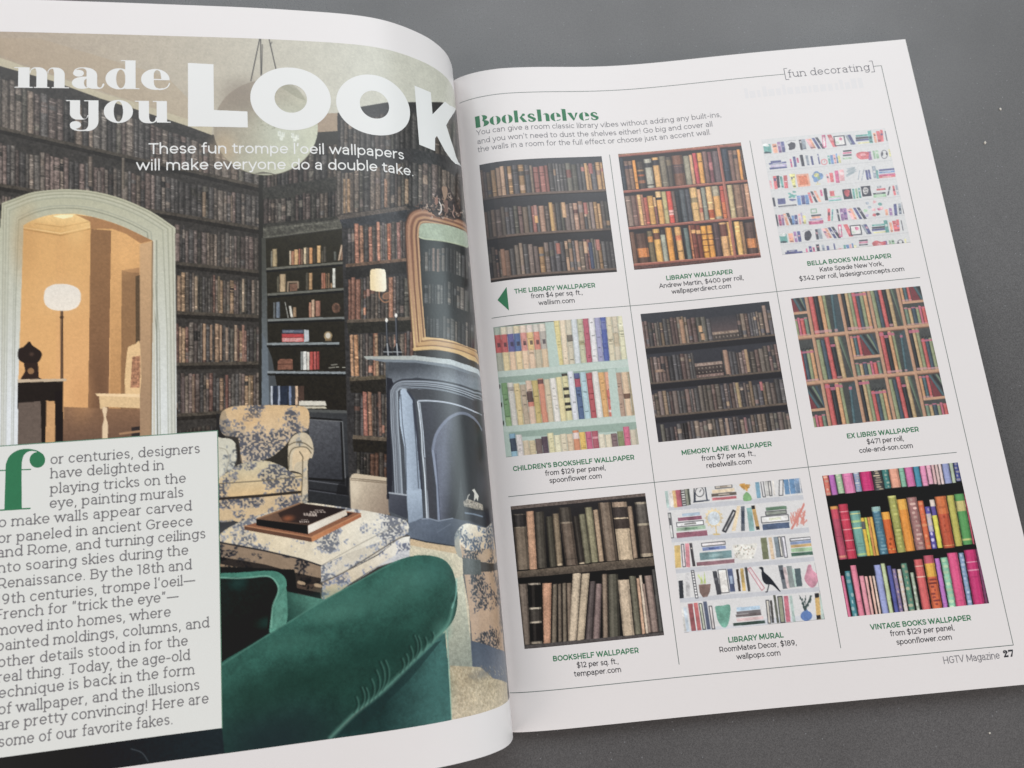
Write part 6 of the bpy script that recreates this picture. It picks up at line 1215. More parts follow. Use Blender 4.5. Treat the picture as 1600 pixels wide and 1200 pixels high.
    cv.poly(smooth(kz([(65, 230), (75, 140), (110, 110), (130, 200), (190, 300), (100, 300)]), True, 4), C(90, 90, 90), alpha=.35); cv.line(kz(smooth([(205, 320), (215, 400), (235, 510)], False, 4)), .6, C(60, 54, 48), .7); cv.glow(*kz([(300, 180)])[0], 30, 20, C(236, 172, 96), .3)
    la = smooth(kz([(40, 345), (90, 325), (160, 335), (200, 390), (208, 480), (190, 545), (110, 600), (40, 640)]), True, 5)
    cv.toile(la, C(206, 202, 180), C(140, 146, 150), 2.2, .15, seed=22); cv.line(kz(smooth([(65, 400), (120, 420), (140, 500), (110, 590)], False, 4)), .3, C(150, 144, 124), .7); cv.line(kz(smooth([(200, 380), (210, 470), (190, 550)], False, 4)), .9, C(40, 36, 34), .8)
    cush = smooth(kz([(60, 650), (130, 590), (240, 520), (420, 500), (560, 545), (620, 590), (710, 615), (715, 700), (700, 745), (420, 765), (160, 790), (60, 790)]), True, 4)
    cv.toile(cush, warm, blue, 3.2, -.12, g=((400, 730), C(206, 190, 150), (400, 775), C(226, 186, 126)), seed=23); cv.line(kz(smooth([(60, 680), (200, 670), (420, 655), (600, 635), (705, 620)], False, 4)), .3, C(110, 98, 78))
    cv.toile(kz([(60, 800), (420, 775), (700, 755), (760, 810), (640, 860), (420, 920), (300, 980), (60, 980)]), C(214, 182, 134), C(104, 112, 136), 3.2, -.06, seed=24)
    cv.line(kz([(60, 798), (420, 772), (695, 745)]), .9, C(52, 44, 38)); cv.poly(kz([(60, 985), (180, 970), (230, 985), (90, 1020), (60, 1020)]), C(60, 60, 64))
    ra = smooth(kz([(600, 420), (610, 350), (650, 300), (700, 280), (750, 290), (785, 340), (800, 420), (785, 480), (755, 505), (752, 820), (700, 790), (715, 620), (640, 580), (605, 570)]), True, 4)
    cv.toile(ra, C(206, 188, 154), C(150, 152, 150), 2.2, .28, seed=25); cv.poly(smooth(kz([(640, 440), (680, 400), (740, 405), (775, 440), (760, 490), (710, 505), (660, 520), (640, 580), (632, 500)]), True, 4), C(222, 194, 150), noise=.05)
    for p in [[(605, 380), (660, 355), (730, 365), (790, 410)], [(605, 560), (612, 450), (650, 400), (740, 395), (780, 440)], [(690, 430), (715, 470), (712, 500)], [(715, 505), (712, 620), (705, 780)]]: cv.line(kz(smooth(p, False, 4)), .4, C(100, 88, 66), .8)
    # ottoman
    ko = K(330, 780, 5)
    cv.poly(ko([(60, 230), (180, 180), (240, 190), (80, 280), (60, 290)]), C(64, 64, 68))
    topf = smooth(ko([(70, 330), (75, 270), (200, 190), (420, 110), (640, 60), (750, 30), (900, 45), (1200, 90), (1400, 130), (1520, 170), (1535, 250), (1400, 310), (1100, 420), (860, 520), (700, 470), (420, 400), (200, 355)]), True, 3)
    cv.toile(topf, C(218, 202, 170), C(146, 154, 174), 4.2, -.2, g=((380, 830), C(224, 202, 160), (600, 830), C(228, 222, 204)), seed=31)
    cv.toile(ko([(855, 520), (1100, 410), (1400, 300), (1538, 230), (1540, 260), (1500, 290), (1310, 425), (1050, 570), (870, 655), (850, 650)]), C(214, 204, 182), C(146, 156, 178), 3.4, -.2, seed=32); cv.line(ko(smooth([(858, 520), (1000, 440), (1200, 330), (1420, 220), (1530, 160)], False, 4)), .3, C(150, 144, 130), .7)
    cv.toile(ko([(66, 336), (420, 405), (700, 470), (855, 520), (858, 640), (760, 660), (590, 640), (420, 590), (66, 510)]), C(150, 124, 98), C(40, 44, 56), 2.6, -.02, seed=33)
    cv.poly(ko([(66, 450), (250, 480), (420, 510), (640, 570), (858, 618), (858, 650), (760, 665), (590, 640), (420, 590), (66, 510)]), C(22, 20, 22), alpha=.8, noise=.2); cv.line(ko([(66, 338), (420, 404), (700, 468), (855, 520)]), .5, C(46, 44, 48))
    cv.toile(ko([(66, 505), (200, 530), (360, 570), (66, 575)]), C(150, 122, 92), C(50, 46, 46), 2, 0, seed=34)
    cv.toile(ko([(870, 650), (1050, 570), (1300, 440), (1480, 300), (1550, 290), (1552, 390), (1540, 460), (1300, 520), (1100, 650), (900, 795), (860, 780)]), C(220, 204, 170), C(140, 150, 182), 2.4, .12, g=((520, 930), C(206, 184, 146), (640, 850), C(230, 226, 214)), seed=35)
    cv.line(ko(smooth([(860, 655), (1040, 570), (1250, 440), (1460, 310), (1545, 285)], False, 4)), .45, C(96, 88, 78), .8); cv.poly(ko([(900, 790), (1100, 660), (1300, 520), (1500, 400), (1545, 400), (1552, 450), (1300, 530), (1100, 660), (905, 800)]), C(206, 206, 206), alpha=.8)
    cv.toile(ko([(590, 625), (760, 665), (855, 660), (862, 780), (590, 700)]), C(84, 66, 54), C(20, 18, 22), 2, -.05, seed=36); cv.poly(ko([(590, 680), (850, 730), (862, 780), (590, 712)]), C(18, 16, 18))
    for (x, y) in [(700, 650), (625, 655), (830, 670)]: cv.poly(smooth(ko([(x - 20, y - 12), (x + 30, y), (x + 30, y + 20), (x - 20, y + 12)])), C(206, 172, 130), alpha=.8)
    # book and box lying on it
    cv.poly(ko([(258, 210), (350, 185), (700, 60), (1060, 95), (1168, 110), (1170, 140), (790, 330), (780, 335), (260, 235)]), C(150, 92, 62), noise=.08)
    cv.poly(ko([(258, 208), (780, 300), (785, 335), (262, 240)]), C(104, 66, 48), noise=.08); cv.poly(ko([(782, 298), (1168, 115), (1172, 140), (788, 335)]), g=((490, 840), C(206, 128, 76), (560, 805), C(176, 100, 64)), noise=.08); cv.line(ko([(258, 208), (780, 298), (1168, 112)]), .35, C(206, 140, 92), .8); cv.poly(ko([(1000, 150), (1060, 105), (1110, 108), (1060, 140)]), C(50, 34, 30))
    cv.poly(ko([(350, 155), (690, 30), (1058, 78), (755, 205)]), g=((420, 815), C(120, 84, 62), (520, 800), C(42, 32, 32)), noise=.08)
    cv.poly(ko([(520, 110), (700, 36), (900, 60), (1040, 85), (780, 190), (560, 175)]), C(40, 30, 30), alpha=.75); cv.glow(*ko([(600, 150)])[0], 16, 8, C(190, 96, 52), .7); cv.line(ko([(360, 152), (690, 32)]), .5, C(170, 120, 80), .8)
    cv.poly(ko([(350, 155), (755, 205), (755, 275), (352, 205)]), C(26, 24, 26), noise=.1); cv.poly(ko([(755, 207), (1056, 80), (1060, 125), (758, 270)]), g=((480, 830), C(236, 228, 212), (540, 800), C(214, 200, 178)), noise=.03)
    for (x0, y0, x1, y1) in [(720, 108, 830, 128), (770, 95, 900, 105), (810, 82, 880, 90), (690, 170, 770, 182), (700, 158, 760, 164), (760, 122, 830, 134)]:
        for j in range(5): cv.poly(ko([(x0 + (x1 - x0) * j / 5, y0), (x0 + (x1 - x0) * (j + .7) / 5, y0 + 2), (x0 + (x1 - x0) * (j + .7) / 5, y1 + 2), (x0 + (x1 - x0) * j / 5, y1)]), C(226, 206, 190), alpha=.7)
    # green velvet sofa
    def V(p, **kk): cv.poly(p, noise=.13, mott=.16, **kk)
    cv.poly([(330, 885), (460, 890), (470, 960), (400, 1010), (347, 1060), (330, 1060)], C(16, 26, 26))
    V(ko([(585, 720), (860, 780), (900, 800), (760, 880), (590, 980)]), g=((447, 960), C(26, 64, 55), (484, 932), C(72, 134, 114)))
    cv.poly(ko([(60, 620), (480, 620), (520, 700), (470, 880), (450, 1040), (300, 1130), (60, 1260)]), g=((360, 905), C(14, 36, 33), (420, 990), C(10, 20, 19)), noise=.25); cv.glow(372, 912, 22, 16, C(40, 78, 72), .5); cv.glow(418, 972, 16, 16, C(30, 66, 58), .5); cv.line(ko([(470, 850), (452, 960), (448, 1030)]), .9, C(4, 10, 9), .8); cv.glow(410, 975, 22, 16, C(34, 70, 60), .4)
    V(smooth(ko([(65, 580), (200, 575), (420, 560), (520, 570), (580, 620), (588, 700), (590, 960), (470, 1040), (455, 1010), (480, 850), (520, 720), (500, 650), (440, 605), (300, 615), (180, 610), (65, 620)]), True, 4), g=((400, 895), C(58, 126, 106), (446, 960), C(78, 146, 124)))
    cv.line(ko(smooth([(65, 612), (200, 618), (300, 612), (440, 602), (505, 645), (525, 720), (480, 840), (470, 1000)], False, 4)), .5, C(120, 186, 160), .7)
    for j in range(7): cv.line(ko(smooth([(580 - j * 4, 700 + j * 34), (545 - j * 4, 760 + j * 34), (500, 830 + j * 30)], False, 4)), .4, C(104, 172, 148), .35)
    arm = smooth([(330, 1050), (400, 1003), (450, 972), (505, 938), (560, 908), (610, 880), (650, 868), (685, 871), (704, 886), (713, 915), (714, 945), (706, 972), (680, 1000), (640, 1040), (600, 1080), (555, 1115), (515, 1156), (495, 1185), (330, 1210), (310, 1120)], True, 5)
    V(arm, g=((500, 940), C(44, 100, 86), (560, 1080), C(24, 64, 54)))
    cv.glow(430, 1160, 170, 100, C(26, 44, 48), .9); cv.glow(560, 940, 150, 40, C(60, 120, 104), .6); cv.glow(450, 1005, 80, 26, C(54, 112, 96), .5); cv.glow(670, 895, 50, 40, C(48, 108, 98), .5); cv.glow(600, 1015, 110, 46, C(18, 58, 48), .6); cv.glow(490, 1060, 120, 46, C(18, 52, 42), .6); cv.glow(400, 1090, 80, 50, C(22, 56, 46), .6); cv.glow(690, 985, 22, 30, C(84, 150, 132), .45)
    cv.line(smooth([(345, 1040), (400, 1004), (450, 973), (505, 939), (570, 903), (620, 877)], False, 4), .5, C(96, 160, 138), .35)
    V([(505, 1172), (515, 1155), (560, 1113), (600, 1080), (640, 1040), (680, 1000), (695, 988), (700, 1040), (706, 1140)], g=((600, 1090), C(22, 54, 52), (680, 1090), C(52, 104, 98)))
    cv.glow(680, 1080, 40, 70, C(50, 106, 100), .5); cv.line([(698, 985), (702, 1060), (706, 1140)], .4, C(120, 186, 166), .6); cv.poly([(520, 1152), (600, 1083), (680, 1004), (690, 1000), (640, 1062), (560, 1140)], C(20, 48, 48), alpha=.55)
    cv.line(smooth([(708, 945), (700, 975), (680, 998), (640, 1038), (600, 1078), (556, 1113), (516, 1153)], False, 5), 2.6, C(100, 164, 144), .7, soft=True)
    for (x, y, L) in [(646, 1033, 40), (652, 1028, 34), (640, 1040, 30), (634, 1046, 24), (628, 1051, 22), (600, 1078, 46), (592, 1086, 52), (586, 1091, 44), (579, 1097, 36), (571, 1103, 28), (564, 1108, 34), (556, 1113, 24), (664, 1016, 20), (676, 1004, 16)]:
        g = lambda o: smooth([(x + o, y), (x + o + L * .16, y - L * .34), (x + o + L * .17, y - L * .7), (x + o + L * .06, y - L)], False, 4)
        cv.line(g(-2.8), 1.3, C(10, 34, 30), .5, soft=True); cv.line(g(0), 1.0, C(96, 156, 138), .42, soft=True)
    cv.line(smooth([(706, 950), (712, 930), (713, 905)], False, 4), .6, C(130, 196, 180), .6)
    cv.glow(640, 905, 70, 34, C(78, 144, 126), .4); cv.glow(520, 960, 70, 22, C(74, 140, 120), .4)
    # dark foot of the picture
    cv.poly([(-60, 1170), (347, 1138), (352, 1190), (-60, 1240)], g=((340, 1150), C(26, 38, 44), (40, 1200), C(14, 18, 22)), noise=.15); cv.line(smooth([(205, 1170), (222, 1176), (232, 1190)], False, 4), .25, C(90, 96, 104), .7)
    # paper globe lamp
    for p in [[(407, 55), (392, 127)], [(407, 55), (408, 118)], [(419, 55), (431, 108)]]: cv.line(p, .38, C(62, 58, 54))
    for p in [[(425, 66), (422, 72)], [(410, 70), (409, 116)]]: cv.line(p, .25, C(62, 58, 54))
    globe = arcp(415, 200, 81.5, 74, 0, 360, 60)
    cv.poly(globe, g=((345, 150), C(150, 134, 114), (480, 240), C(196, 200, 172)), noise=.05, mott=.05)
    cv.glow(380, 150, 60, 44, C(136, 120, 102), .7); cv.glow(440, 205, 60, 60, C(196, 204, 182), .6); cv.glow(350, 232, 34, 40, C(196, 166, 126), .6); cv.glow(425, 250, 60, 26, C(186, 188, 156), .5)
    cv.poly([(430, 132), (452, 128), (468, 142), (478, 158), (462, 152), (444, 140)], C(150, 148, 124), alpha=.6)
    for (x, y) in [(434, 205), (440, 207), (455, 208), (462, 211), (437, 212), (458, 214)]: cv.rect(x, y, x + 5, y + 8, C(222, 226, 214), alpha=.7, noise=.2)
    for j in range(26): cv.ell(rs.uniform(402, 430), rs.uniform(186, 204), 1.2, 1, C(150, 150, 126), alpha=.6)
    cv.line(arcp(415, 200, 81.5, 74, 30, 160, 30), .3, C(140, 132, 104), .5)
    cv.poly(smooth([(398, 272), (410, 269), (424, 271), (432, 274), (420, 272), (408, 272)]), C(70, 66, 58), alpha=.7)
    # printed hairline round the picture

# ------------------------------------------------------------------ materials
def principled(name):
    m = bpy.data.materials.new(name); m.use_nodes = True
    return m, m.node_tree, m.node_tree.nodes['Principled BSDF']
def paper_mat(name, col, rough=0.34, spec=0.45):
    m, nt, b = principled(name)
    tc = nt.nodes.new('ShaderNodeTexCoord')
    n1 = nt.nodes.new('ShaderNodeTexNoise'); n1.inputs['Scale'].default_value = 34.0; n1.inputs['Detail'].default_value = 4.0
    mx = nt.nodes.new('ShaderNodeMix'); mx.data_type = 'RGBA'
    mx.inputs['A'].default_value = (*[c * 0.985 for c in col], 1); mx.inputs['B'].default_value = (*[min(c * 1.012, .9) for c in col], 1)
    nt.links.new(tc.outputs['Object'], n1.inputs['Vector']); nt.links.new(n1.outputs['Fac'], mx.inputs['Factor']); nt.links.new(mx.outputs['Result'], b.inputs['Base Color'])
    n2 = nt.nodes.new('ShaderNodeTexNoise'); n2.inputs['Scale'].default_value = 26.0; n2.inputs['Detail'].default_value = 3.0
    bp = nt.nodes.new('ShaderNodeBump'); bp.inputs['Strength'].default_value = 0.10; bp.inputs['Distance'].default_value = 0.002
    nt.links.new(tc.outputs['Object'], n2.inputs['Vector']); nt.links.new(n2.outputs['Fac'], bp.inputs['Height']); nt.links.new(bp.outputs['Normal'], b.inputs['Normal'])
    b.inputs['Roughness'].default_value = rough; b.inputs['Specular IOR Level'].default_value = spec
    return m
M_PAPER = paper_mat('coated_paper', (0.70, 0.668, 0.658))
M_EDGE = paper_mat('inner_leaf_paper', (0.67, 0.65, 0.63), .6, .3)
def ink_mat(name, col, rough=0.42, spec=0.4):
    m, nt, b = principled(name)
    tc = nt.nodes.new('ShaderNodeTexCoord'); n = nt.nodes.new('ShaderNodeTexNoise'); n.inputs['Scale'].default_value = 900.0
    mr = nt.nodes.new('ShaderNodeMix'); mr.data_type = 'RGBA'
    c = lin(np.array(col) / 255.0)
    mr.inputs['A'].default_value = (*(c * .9), 1); mr.inputs['B'].default_value = (*np.clip(c * 1.1, 0, .86), 1)
    nt.links.new(tc.outputs['Object'], n.inputs['Vector']); nt.links.new(n.outputs['Fac'], mr.inputs['Factor']); nt.links.new(mr.outputs['Result'], b.inputs['Base Color'])
    b.inputs['Roughness'].default_value = rough; b.inputs['Specular IOR Level'].default_value = spec
    return m
def picture_mat(name, rough=0.30, spec=0.5):
    m, nt, b = principled(name)
    a = nt.nodes.new('ShaderNodeAttribute'); a.attribute_name = 'ink'
    nt.links.new(a.outputs['Color'], b.inputs['Base Color'])
    tc = nt.nodes.new('ShaderNodeTexCoord')
    n2 = nt.nodes.new('ShaderNodeTexNoise'); n2.inputs['Scale'].default_value = 26.0; n2.inputs['Detail'].default_value = 3.0
    bp = nt.nodes.new('ShaderNodeBump'); bp.inputs['Strength'].default_value = 0.10; bp.inputs['Distance'].default_value = 0.002
    nt.links.new(tc.outputs['Object'], n2.inputs['Vector']); nt.links.new(n2.outputs['Fac'], bp.inputs['Height']); nt.links.new(bp.outputs['Normal'], b.inputs['Normal'])
    b.inputs['Roughness'].default_value = rough; b.inputs['Specular IOR Level'].default_value = spec
    return m
M_PIC = picture_mat('printed_picture_ink')
M_GREEN = ink_mat('green_ink', (44, 112, 76)); M_GREY = ink_mat('grey_ink', (106, 105, 110)); M_TEXT = ink_mat('text_ink', (112, 110, 112)); M_DARK = ink_mat('black_ink', (44, 44, 50))
M_RULE = ink_mat('rule_ink', (92, 104, 100)); M_WHITE = paper_mat('unprinted_white', (0.70, 0.70, 0.685)); M_PANEL = paper_mat('panel_tint', (0.69, 0.695, 0.665))
M_GHOST = paper_mat('show_through', (0.662, 0.642, 0.642))

def table_mat():
    m, nt, b = principled('dark_laminate')
    tc = nt.nodes.new('ShaderNodeTexCoord')
    def noise(scale, det=3.0):
        n = nt.nodes.new('ShaderNodeTexNoise'); n.inputs['Scale'].default_value = scale; n.inputs['Detail'].default_value = det
        nt.links.new(tc.outputs['Object'], n.inputs['Vector']); return n
    def ramp(src, p0, c0, p1, c1):
        r = nt.nodes.new('ShaderNodeValToRGB'); r.color_ramp.elements[0].position = p0; r.color_ramp.elements[0].color = (*c0, 1)
        r.color_ramp.elements[1].position = p1; r.color_ramp.elements[1].color = (*c1, 1); nt.links.new(src, r.inputs[0]); return r
    def mix(mode, f, a, bb):
        x = nt.nodes.new('ShaderNodeMix'); x.data_type = 'RGBA'; x.blend_type = mode
        if isinstance(f, float): x.inputs['Factor'].default_value = f
        else: nt.links.new(f, x.inputs['Factor'])
        nt.links.new(a, x.inputs['A']); nt.links.new(bb, x.inputs['B']); return x.outputs['Result']
    big = ramp(noise(9.0).outputs['Fac'], .3, (.072, .069, .068), .7, (.100, .096, .0955))
    fine = ramp(noise(2300.0, 2.0).outputs['Fac'], .34, (.78, .78, .79), .68, (1.2, 1.2, 1.2))
    base = mix('MULTIPLY', 1.0, big.outputs['Color'], fine.outputs['Color'])
    v = nt.nodes.new('ShaderNodeTexVoronoi'); v.inputs['Scale'].default_value = 520.0; nt.links.new(tc.outputs['Object'], v.inputs['Vector'])
    sp = ramp(v.outputs['Distance'], .07, (1, 1, 1), .16, (0, 0, 0))
    vc = nt.nodes.new('ShaderNodeSeparateColor'); nt.links.new(v.outputs['Color'], vc.inputs[0])
    pick = nt.nodes.new('ShaderNodeMath'); pick.operation = 'GREATER_THAN'; pick.inputs[1].default_value = .80; nt.links.new(vc.outputs[0], pick.inputs[0])
    mul = nt.nodes.new('ShaderNodeMath'); mul.operation = 'MULTIPLY'; nt.links.new(sp.outputs['Color'], mul.inputs[0]); nt.links.new(pick.outputs[0], mul.inputs[1])
    lt = nt.nodes.new('ShaderNodeRGB'); lt.outputs[0].default_value = (.19, .192, .20, 1)
    nt.links.new(mix('MIX', mul.outputs[0], base, lt.outputs[0]), b.inputs['Base Color'])
    rr = ramp(noise(2300.0, 2.0).outputs['Fac'], .3, (.27, .27, .27), .7, (.36, .36, .36)); 
    un = ramp(noise(14.0, 5.0).outputs['Fac'], .3, (.86, .86, .86), .75, (1.25, 1.25, 1.25)); nt.links.new(mix('MULTIPLY', 1.0, rr.outputs['Color'], un.outputs['Color']), b.inputs['Roughness'])
    b.inputs['Specular IOR Level'].default_value = 0.5
    bp = nt.nodes.new('ShaderNodeBump'); bp.inputs['Strength'].default_value = 0.22; bp.inputs['Distance'].default_value = 0.0002
    nt.links.new(noise(1500.0, 2.0).outputs['Fac'], bp.inputs['Height']); nt.links.new(bp.outputs['Normal'], b.inputs['Normal'])
    return m

# ------------------------------------------------------------------ the tabletop
TZ = -8.0
x0, x1, y0, y1 = -900.0, 900.0, -700.0, 800.0
V = [(x0, y0, TZ), (x1, y0, TZ), (x1, y1, TZ), (x0, y1, TZ), (x0, y0, TZ - 30), (x1, y0, TZ - 30), (x1, y1, TZ - 30), (x0, y1, TZ - 30)]
F = np.array([(0, 1, 2, 3), (7, 6, 5, 4), (0, 4, 5, 1), (1, 5, 6, 2), (2, 6, 7, 3), (3, 7, 4, 0)])
table = mesh_from('tabletop', np.array(V) * MM, [F], table_mat(), None)
table['kind'] = 'structure'; table['label'] = 'dark grey speckled laminate tabletop under the magazine'

# ------------------------------------------------------------------ the magazine
mag = bpy.data.objects.new('open_magazine', None); COL.objects.link(mag)
mag.location = (7.4 * MM, PH / 2 * MM, TZ * MM)
mag['label'] = 'open glossy decorating magazine, green room photo on left page, nine wallpaper swatches on right'
mag['category'] = 'magazine'
bpy.context.view_layer.update()
def adopt(o, parent):
    o.parent = parent; o.matrix_parent_inverse = parent.matrix_world.inverted(); return o
def leaf(name, sheet, off, a1, thick=0.1, b0=0.0, b1=PH, mat=M_PAPER, na=420):
    """a sheet of paper with real thickness"""
    na_, nb = na, 40
    A = np.r_[np.linspace(0, 70, na_ // 2, endpoint=False), np.linspace(70, a1, na_ // 2)] * sheet.side; B = np.linspace(b1, b0, nb)
    AA, BB = np.meshgrid(A, B)
    top = sheet.pos(AA, BB, off).reshape(-1, 3); bot = sheet.pos(AA, BB, off - thick).reshape(-1, 3)
    f = grid_faces(nb, len(A)); n = len(top); P = np.r_[top, bot]
    idx = np.arange(n).reshape(nb, len(A)); rim = np.concatenate([idx[0, :], idx[1:, -1], idx[-1, -2::-1], idx[-2:0:-1, 0]])
    r2 = np.roll(rim, -1); side = np.stack([rim, r2, r2 + n, rim + n], 1)
    Ps = P[side.ravel()]; side = 2 * n + np.arange(side.size).reshape(-1, 4)     # the cut edge keeps its own normals
    return mesh_from(name, np.r_[P, Ps] * MM, [f, f[:, ::-1] + n, side], mat, None, True)

left = adopt(leaf('left_page', LEFT, 0.0, 203.0), mag)
right = adopt(leaf('right_page', RIGHT, 0.0, 206.0), mag)
rsd = random.Random(4)
RW = 206.0
for i in range(7):                       # leaves under the right-hand page, down to the table
    a1 = RW + [1.6, 0.5, 0.9, 0.2, 1.0, 0.6, 0.3][i]
    o = leaf('inner_leaf', RIGHT, -0.8 - 0.72 * i, a1, .12, [0.4, 0.2, 0.5, .3, .4, .2, .4][i], PH - [0.9, 0.5, 0.9, .6, 1.1, .4, .8][i], M_EDGE, 200)
    adopt(o, mag)
FLAT = Sheet([(7.4, 1.0), (6.0, 2.0), (3.0, 1.2), (-6, -1.0), (-40, -3.2), (-120, -3.6), (-210, -4.0)], [(7.2, -4.6), (6.0, -4.2), (3.0, -4.6), (-6, -4.9), (-40, -5.2), (-120, -5.4), (-210, -5.6)], 204.0, -1)
for i in range(3):                       # leaves already turned, lying flat under the lifted left page
    adopt(leaf('turned_leaf', FLAT, -0.4 - 0.55 * i, 203 - .5 * i, .12, .4 + .2 * i, PH - .5 - .2 * i, M_EDGE, 160), mag)

def part(o, parent, label=None):
    if o is None: return o
    adopt(o, parent)
    if label: o['label'] = label
    return o

# ------------------------------------------------------------------ right page: nine swatches
FINISH = {'library': (.72, .03), 'warm': (.95, .02), 'doodle': (.8, 0), 'children': (.68, .05), 'memory': (.62, .02), 'cubby': (.78, .04), 'old': (.6, .01), 'mural': (.74, 0), 'vintage': (.8, .02)}
def swatch(key, fn, seed, label):
    cv = tile_canvas(key, seed, C(60, 56, 56)); fn(cv); cv.finish(*FINISH[key])
    part(print_picture('wallpaper_picture', RIGHT, cv, M_PIC, None, 0.02), right, label)
swatch('library', paint_library, 1, 'dark brown library shelves swatch with an arrow under it')
swatch('warm', paint_warm, 2, 'orange and brown old books on red wood shelves')
swatch('doodle', paint_doodle, 3, 'white swatch with small bright doodled books and frames')
swatch('children', paint_children, 4, 'pastel children\'s books on mint green shelves')
swatch('memory', paint_memory, 5, 'dark antique books with gaps on dim shelves')
swatch('cubby', paint_cubby, 6, 'red and green books in orange cubby shelves')
swatch('old', paint_old, 7, 'large worn tan and grey books on a rough shelf')
swatch('mural', paint_mural, 8, 'watercolour shelves with blackbird, vases and book stacks')
swatch('vintage', paint_vintage, 9, 'bright rainbow book spines on black')

def px_line(sheet, ink, text, p0, p1, em, wt, slab=False, level=None):
    track = .09 if text.isupper() else .05
    q = sheet.mm([p0, p1])
    b0, b1 = q[0, 1], q[1, 1]
    if level is not None: b0 = b1 = level
    else: b0 = b1 = (b0 + b1) / 2
    set_line(ink, text, q[0, 0], q[1, 0], b0, b1, em, wt, slab, 1.0, track)
def text_block(name, sheet, lines, mat, parent, off, em, wt, slab=False, res=11.0, label=None):
    q = np.concatenate([sheet.mm([l[1], l[2]]) for l in lines])
    ink = Ink(q[:, 0].min() - 2, q[:, 1].min() - em * .5, q[:, 0].max() + 2, q[:, 1].max() + em * 1.1, res)
    for l in lines: px_line(sheet, ink, l[0], l[1], l[2], em, wt, slab)
    return part(ink.mesh(name, sheet, mat, None, off), parent, label)

CAP = [
 [('THE LIBRARY WALLPAPER', (804, 458.5), (930.6, 448.6)), ('from $4 per sq. ft.,', (829.9, 466.3), (910.8, 459.8)), ('wallism.com', (841.6, 476.8), (898.6, 472.4))],
 [('LIBRARY WALLPAPER', (1041, 437.6), (1145.6, 427.4)), ('Andrew Martin, $400 per roll,', (1030.2, 450), (1162.5, 437)), ('wallpaperdirect.com', (1049.7, 459), (1143, 449.6))],
 [('BELLA BOOKS WALLPAPER', (1261.5, 415.4), (1393.2, 402)), ('Kate Spade New York,', (1281, 424.4), (1381.2, 415)), ('$342 per roll, ladesignconcepts.com', (1249.1, 439), (1413.6, 423))],
 [('CHILDREN\'S BOOKSHELF WALLPAPER', (801.6, 735.6), (991.8, 718)), ('from $129 per panel,', (852, 742.6), (947, 734.6)), ('spoonflower.com', (858.6, 754.2), (940.9, 747.2))],
 [('MEMORY LANE WALLPAPER', (1065, 710.4), (1206.6, 697)), ('from $7 per sq. ft.,', (1096.5, 719.4), (1181, 712)), ('rebelwalls.com', (1103.8, 731), (1174.9, 724.4))],
 [('EX LIBRIS WALLPAPER', (1323.5, 684.6), (1436.4, 674)), ('$471 per roll,', (1354.7, 694), (1413, 688.4)), ('cole-and-son.com', (1342.8, 707.2), (1427.2, 700))],
 [('BOOKSHELF WALLPAPER', (864, 1033), (998.6, 1019.6)), ('$12 per sq. ft.,', (901.3, 1043.2), (967.2, 1037)), ('tempaper.com', (897.1, 1057), (971.2, 1049.8))],
 [('LIBRARY MURAL', (1138.1, 1004), (1224.7, 995.4)), ('RoomMates Decor, $189,', (1124.2, 1019.4), (1245.5, 1007.4)), ('wallpops.com', (1151.2, 1030.4), (1220.2, 1023.4))],
 [('VINTAGE BOOKS WALLPAPER', (1360.3, 983.6), (1518.1, 968.8)), ('from $129 per panel,', (1391.3, 993.4), (1492.2, 984.6)), ('spoonflower.com', (1401.1, 1007.2), (1488.2, 999))],
]
for c in CAP:
    text_block('caption_title', RIGHT, c[:1], M_GREEN, right, 0.045, 2.55, .37)
    text_block('caption_text', RIGHT, c[1:], M_DARK, right, 0.045, 2.7, .26)
# pointer
q = RIGHT.mm([(777.4, 469), (791.7, 448.3), (795.2, 485.3)])
ink = Ink(q[:, 0].min() - 1, q[:, 1].min() - 1, q[:, 0].max() + 1, q[:, 1].max() + 1, 11)
m_ = (q[1, 0] + q[2, 0]) / 2; ink.fill([(q[0, 0], (q[1, 1] + q[2, 1]) / 2), (m_, q[1, 1]), (m_, q[2, 1])])
part(ink.mesh('arrow_mark', RIGHT, M_GREEN, None, .045), right)
# thin rules
def rules(name, segs, wt, mat, off, label=None):
    P = np.array([p for s in segs for p in s]); ink = Ink(P[:, 0].min() - 1, P[:, 1].min() - 1, P[:, 0].max() + 1, P[:, 1].max() + 1, 9.0)
    for s in segs: ink.stroke(s, wt)
    part(ink.mesh(name, RIGHT, mat, None, off), right, label)
def vline(top, bot):
    q = RIGHT.mm([top, bot]); a = q[:, 0].mean(); return [(a, q[0, 1]), (a, q[1, 1])]
def hline(l, r, lev=None):
    q = RIGHT.mm([l, r]); b = q[:, 1].mean() if lev is None else lev; return [(q[0, 0], b), (q[1, 0], b)]
rules('grid_rule', [vline((952.5, 242), (1061, 1038)), vline((1172.5, 220), (1312.5, 1012.5))], .24, M_RULE, .02)
rules('grid_rule', [hline((768.5, 498), (1437, 433))], .24, M_RULE, .026)
rules('grid_rule', [hline((794.5, 776), (1494.6, 707))], .24, M_RULE, .026)
fr = RIGHT.mm([(1378.2, 102.5), (1581.5, 1006), (1226, 116.3), (1365.5, 103.2)])
fa = (fr[0, 0] + fr[1, 0]) / 2; ft = (fr[0, 1] + fr[2, 1] + fr[3, 1]) / 3; fb = RIGHT.mm([(1581.5, 1006), (1312, 1036), (1000, 1064), (860, 1079)])[:, 1].mean()
br = RIGHT.mm([(1226.4, 116.3), (1364.6, 103.8)])
rules('frame_rule', [[(3, ft), (br[0, 0], ft)], [(br[1, 0], ft), (fa, ft)], [(fa, ft), (fa, fb)], [(fa, fb), (1, fb)]], .24, M_RULE, .032)
bh = 2.75
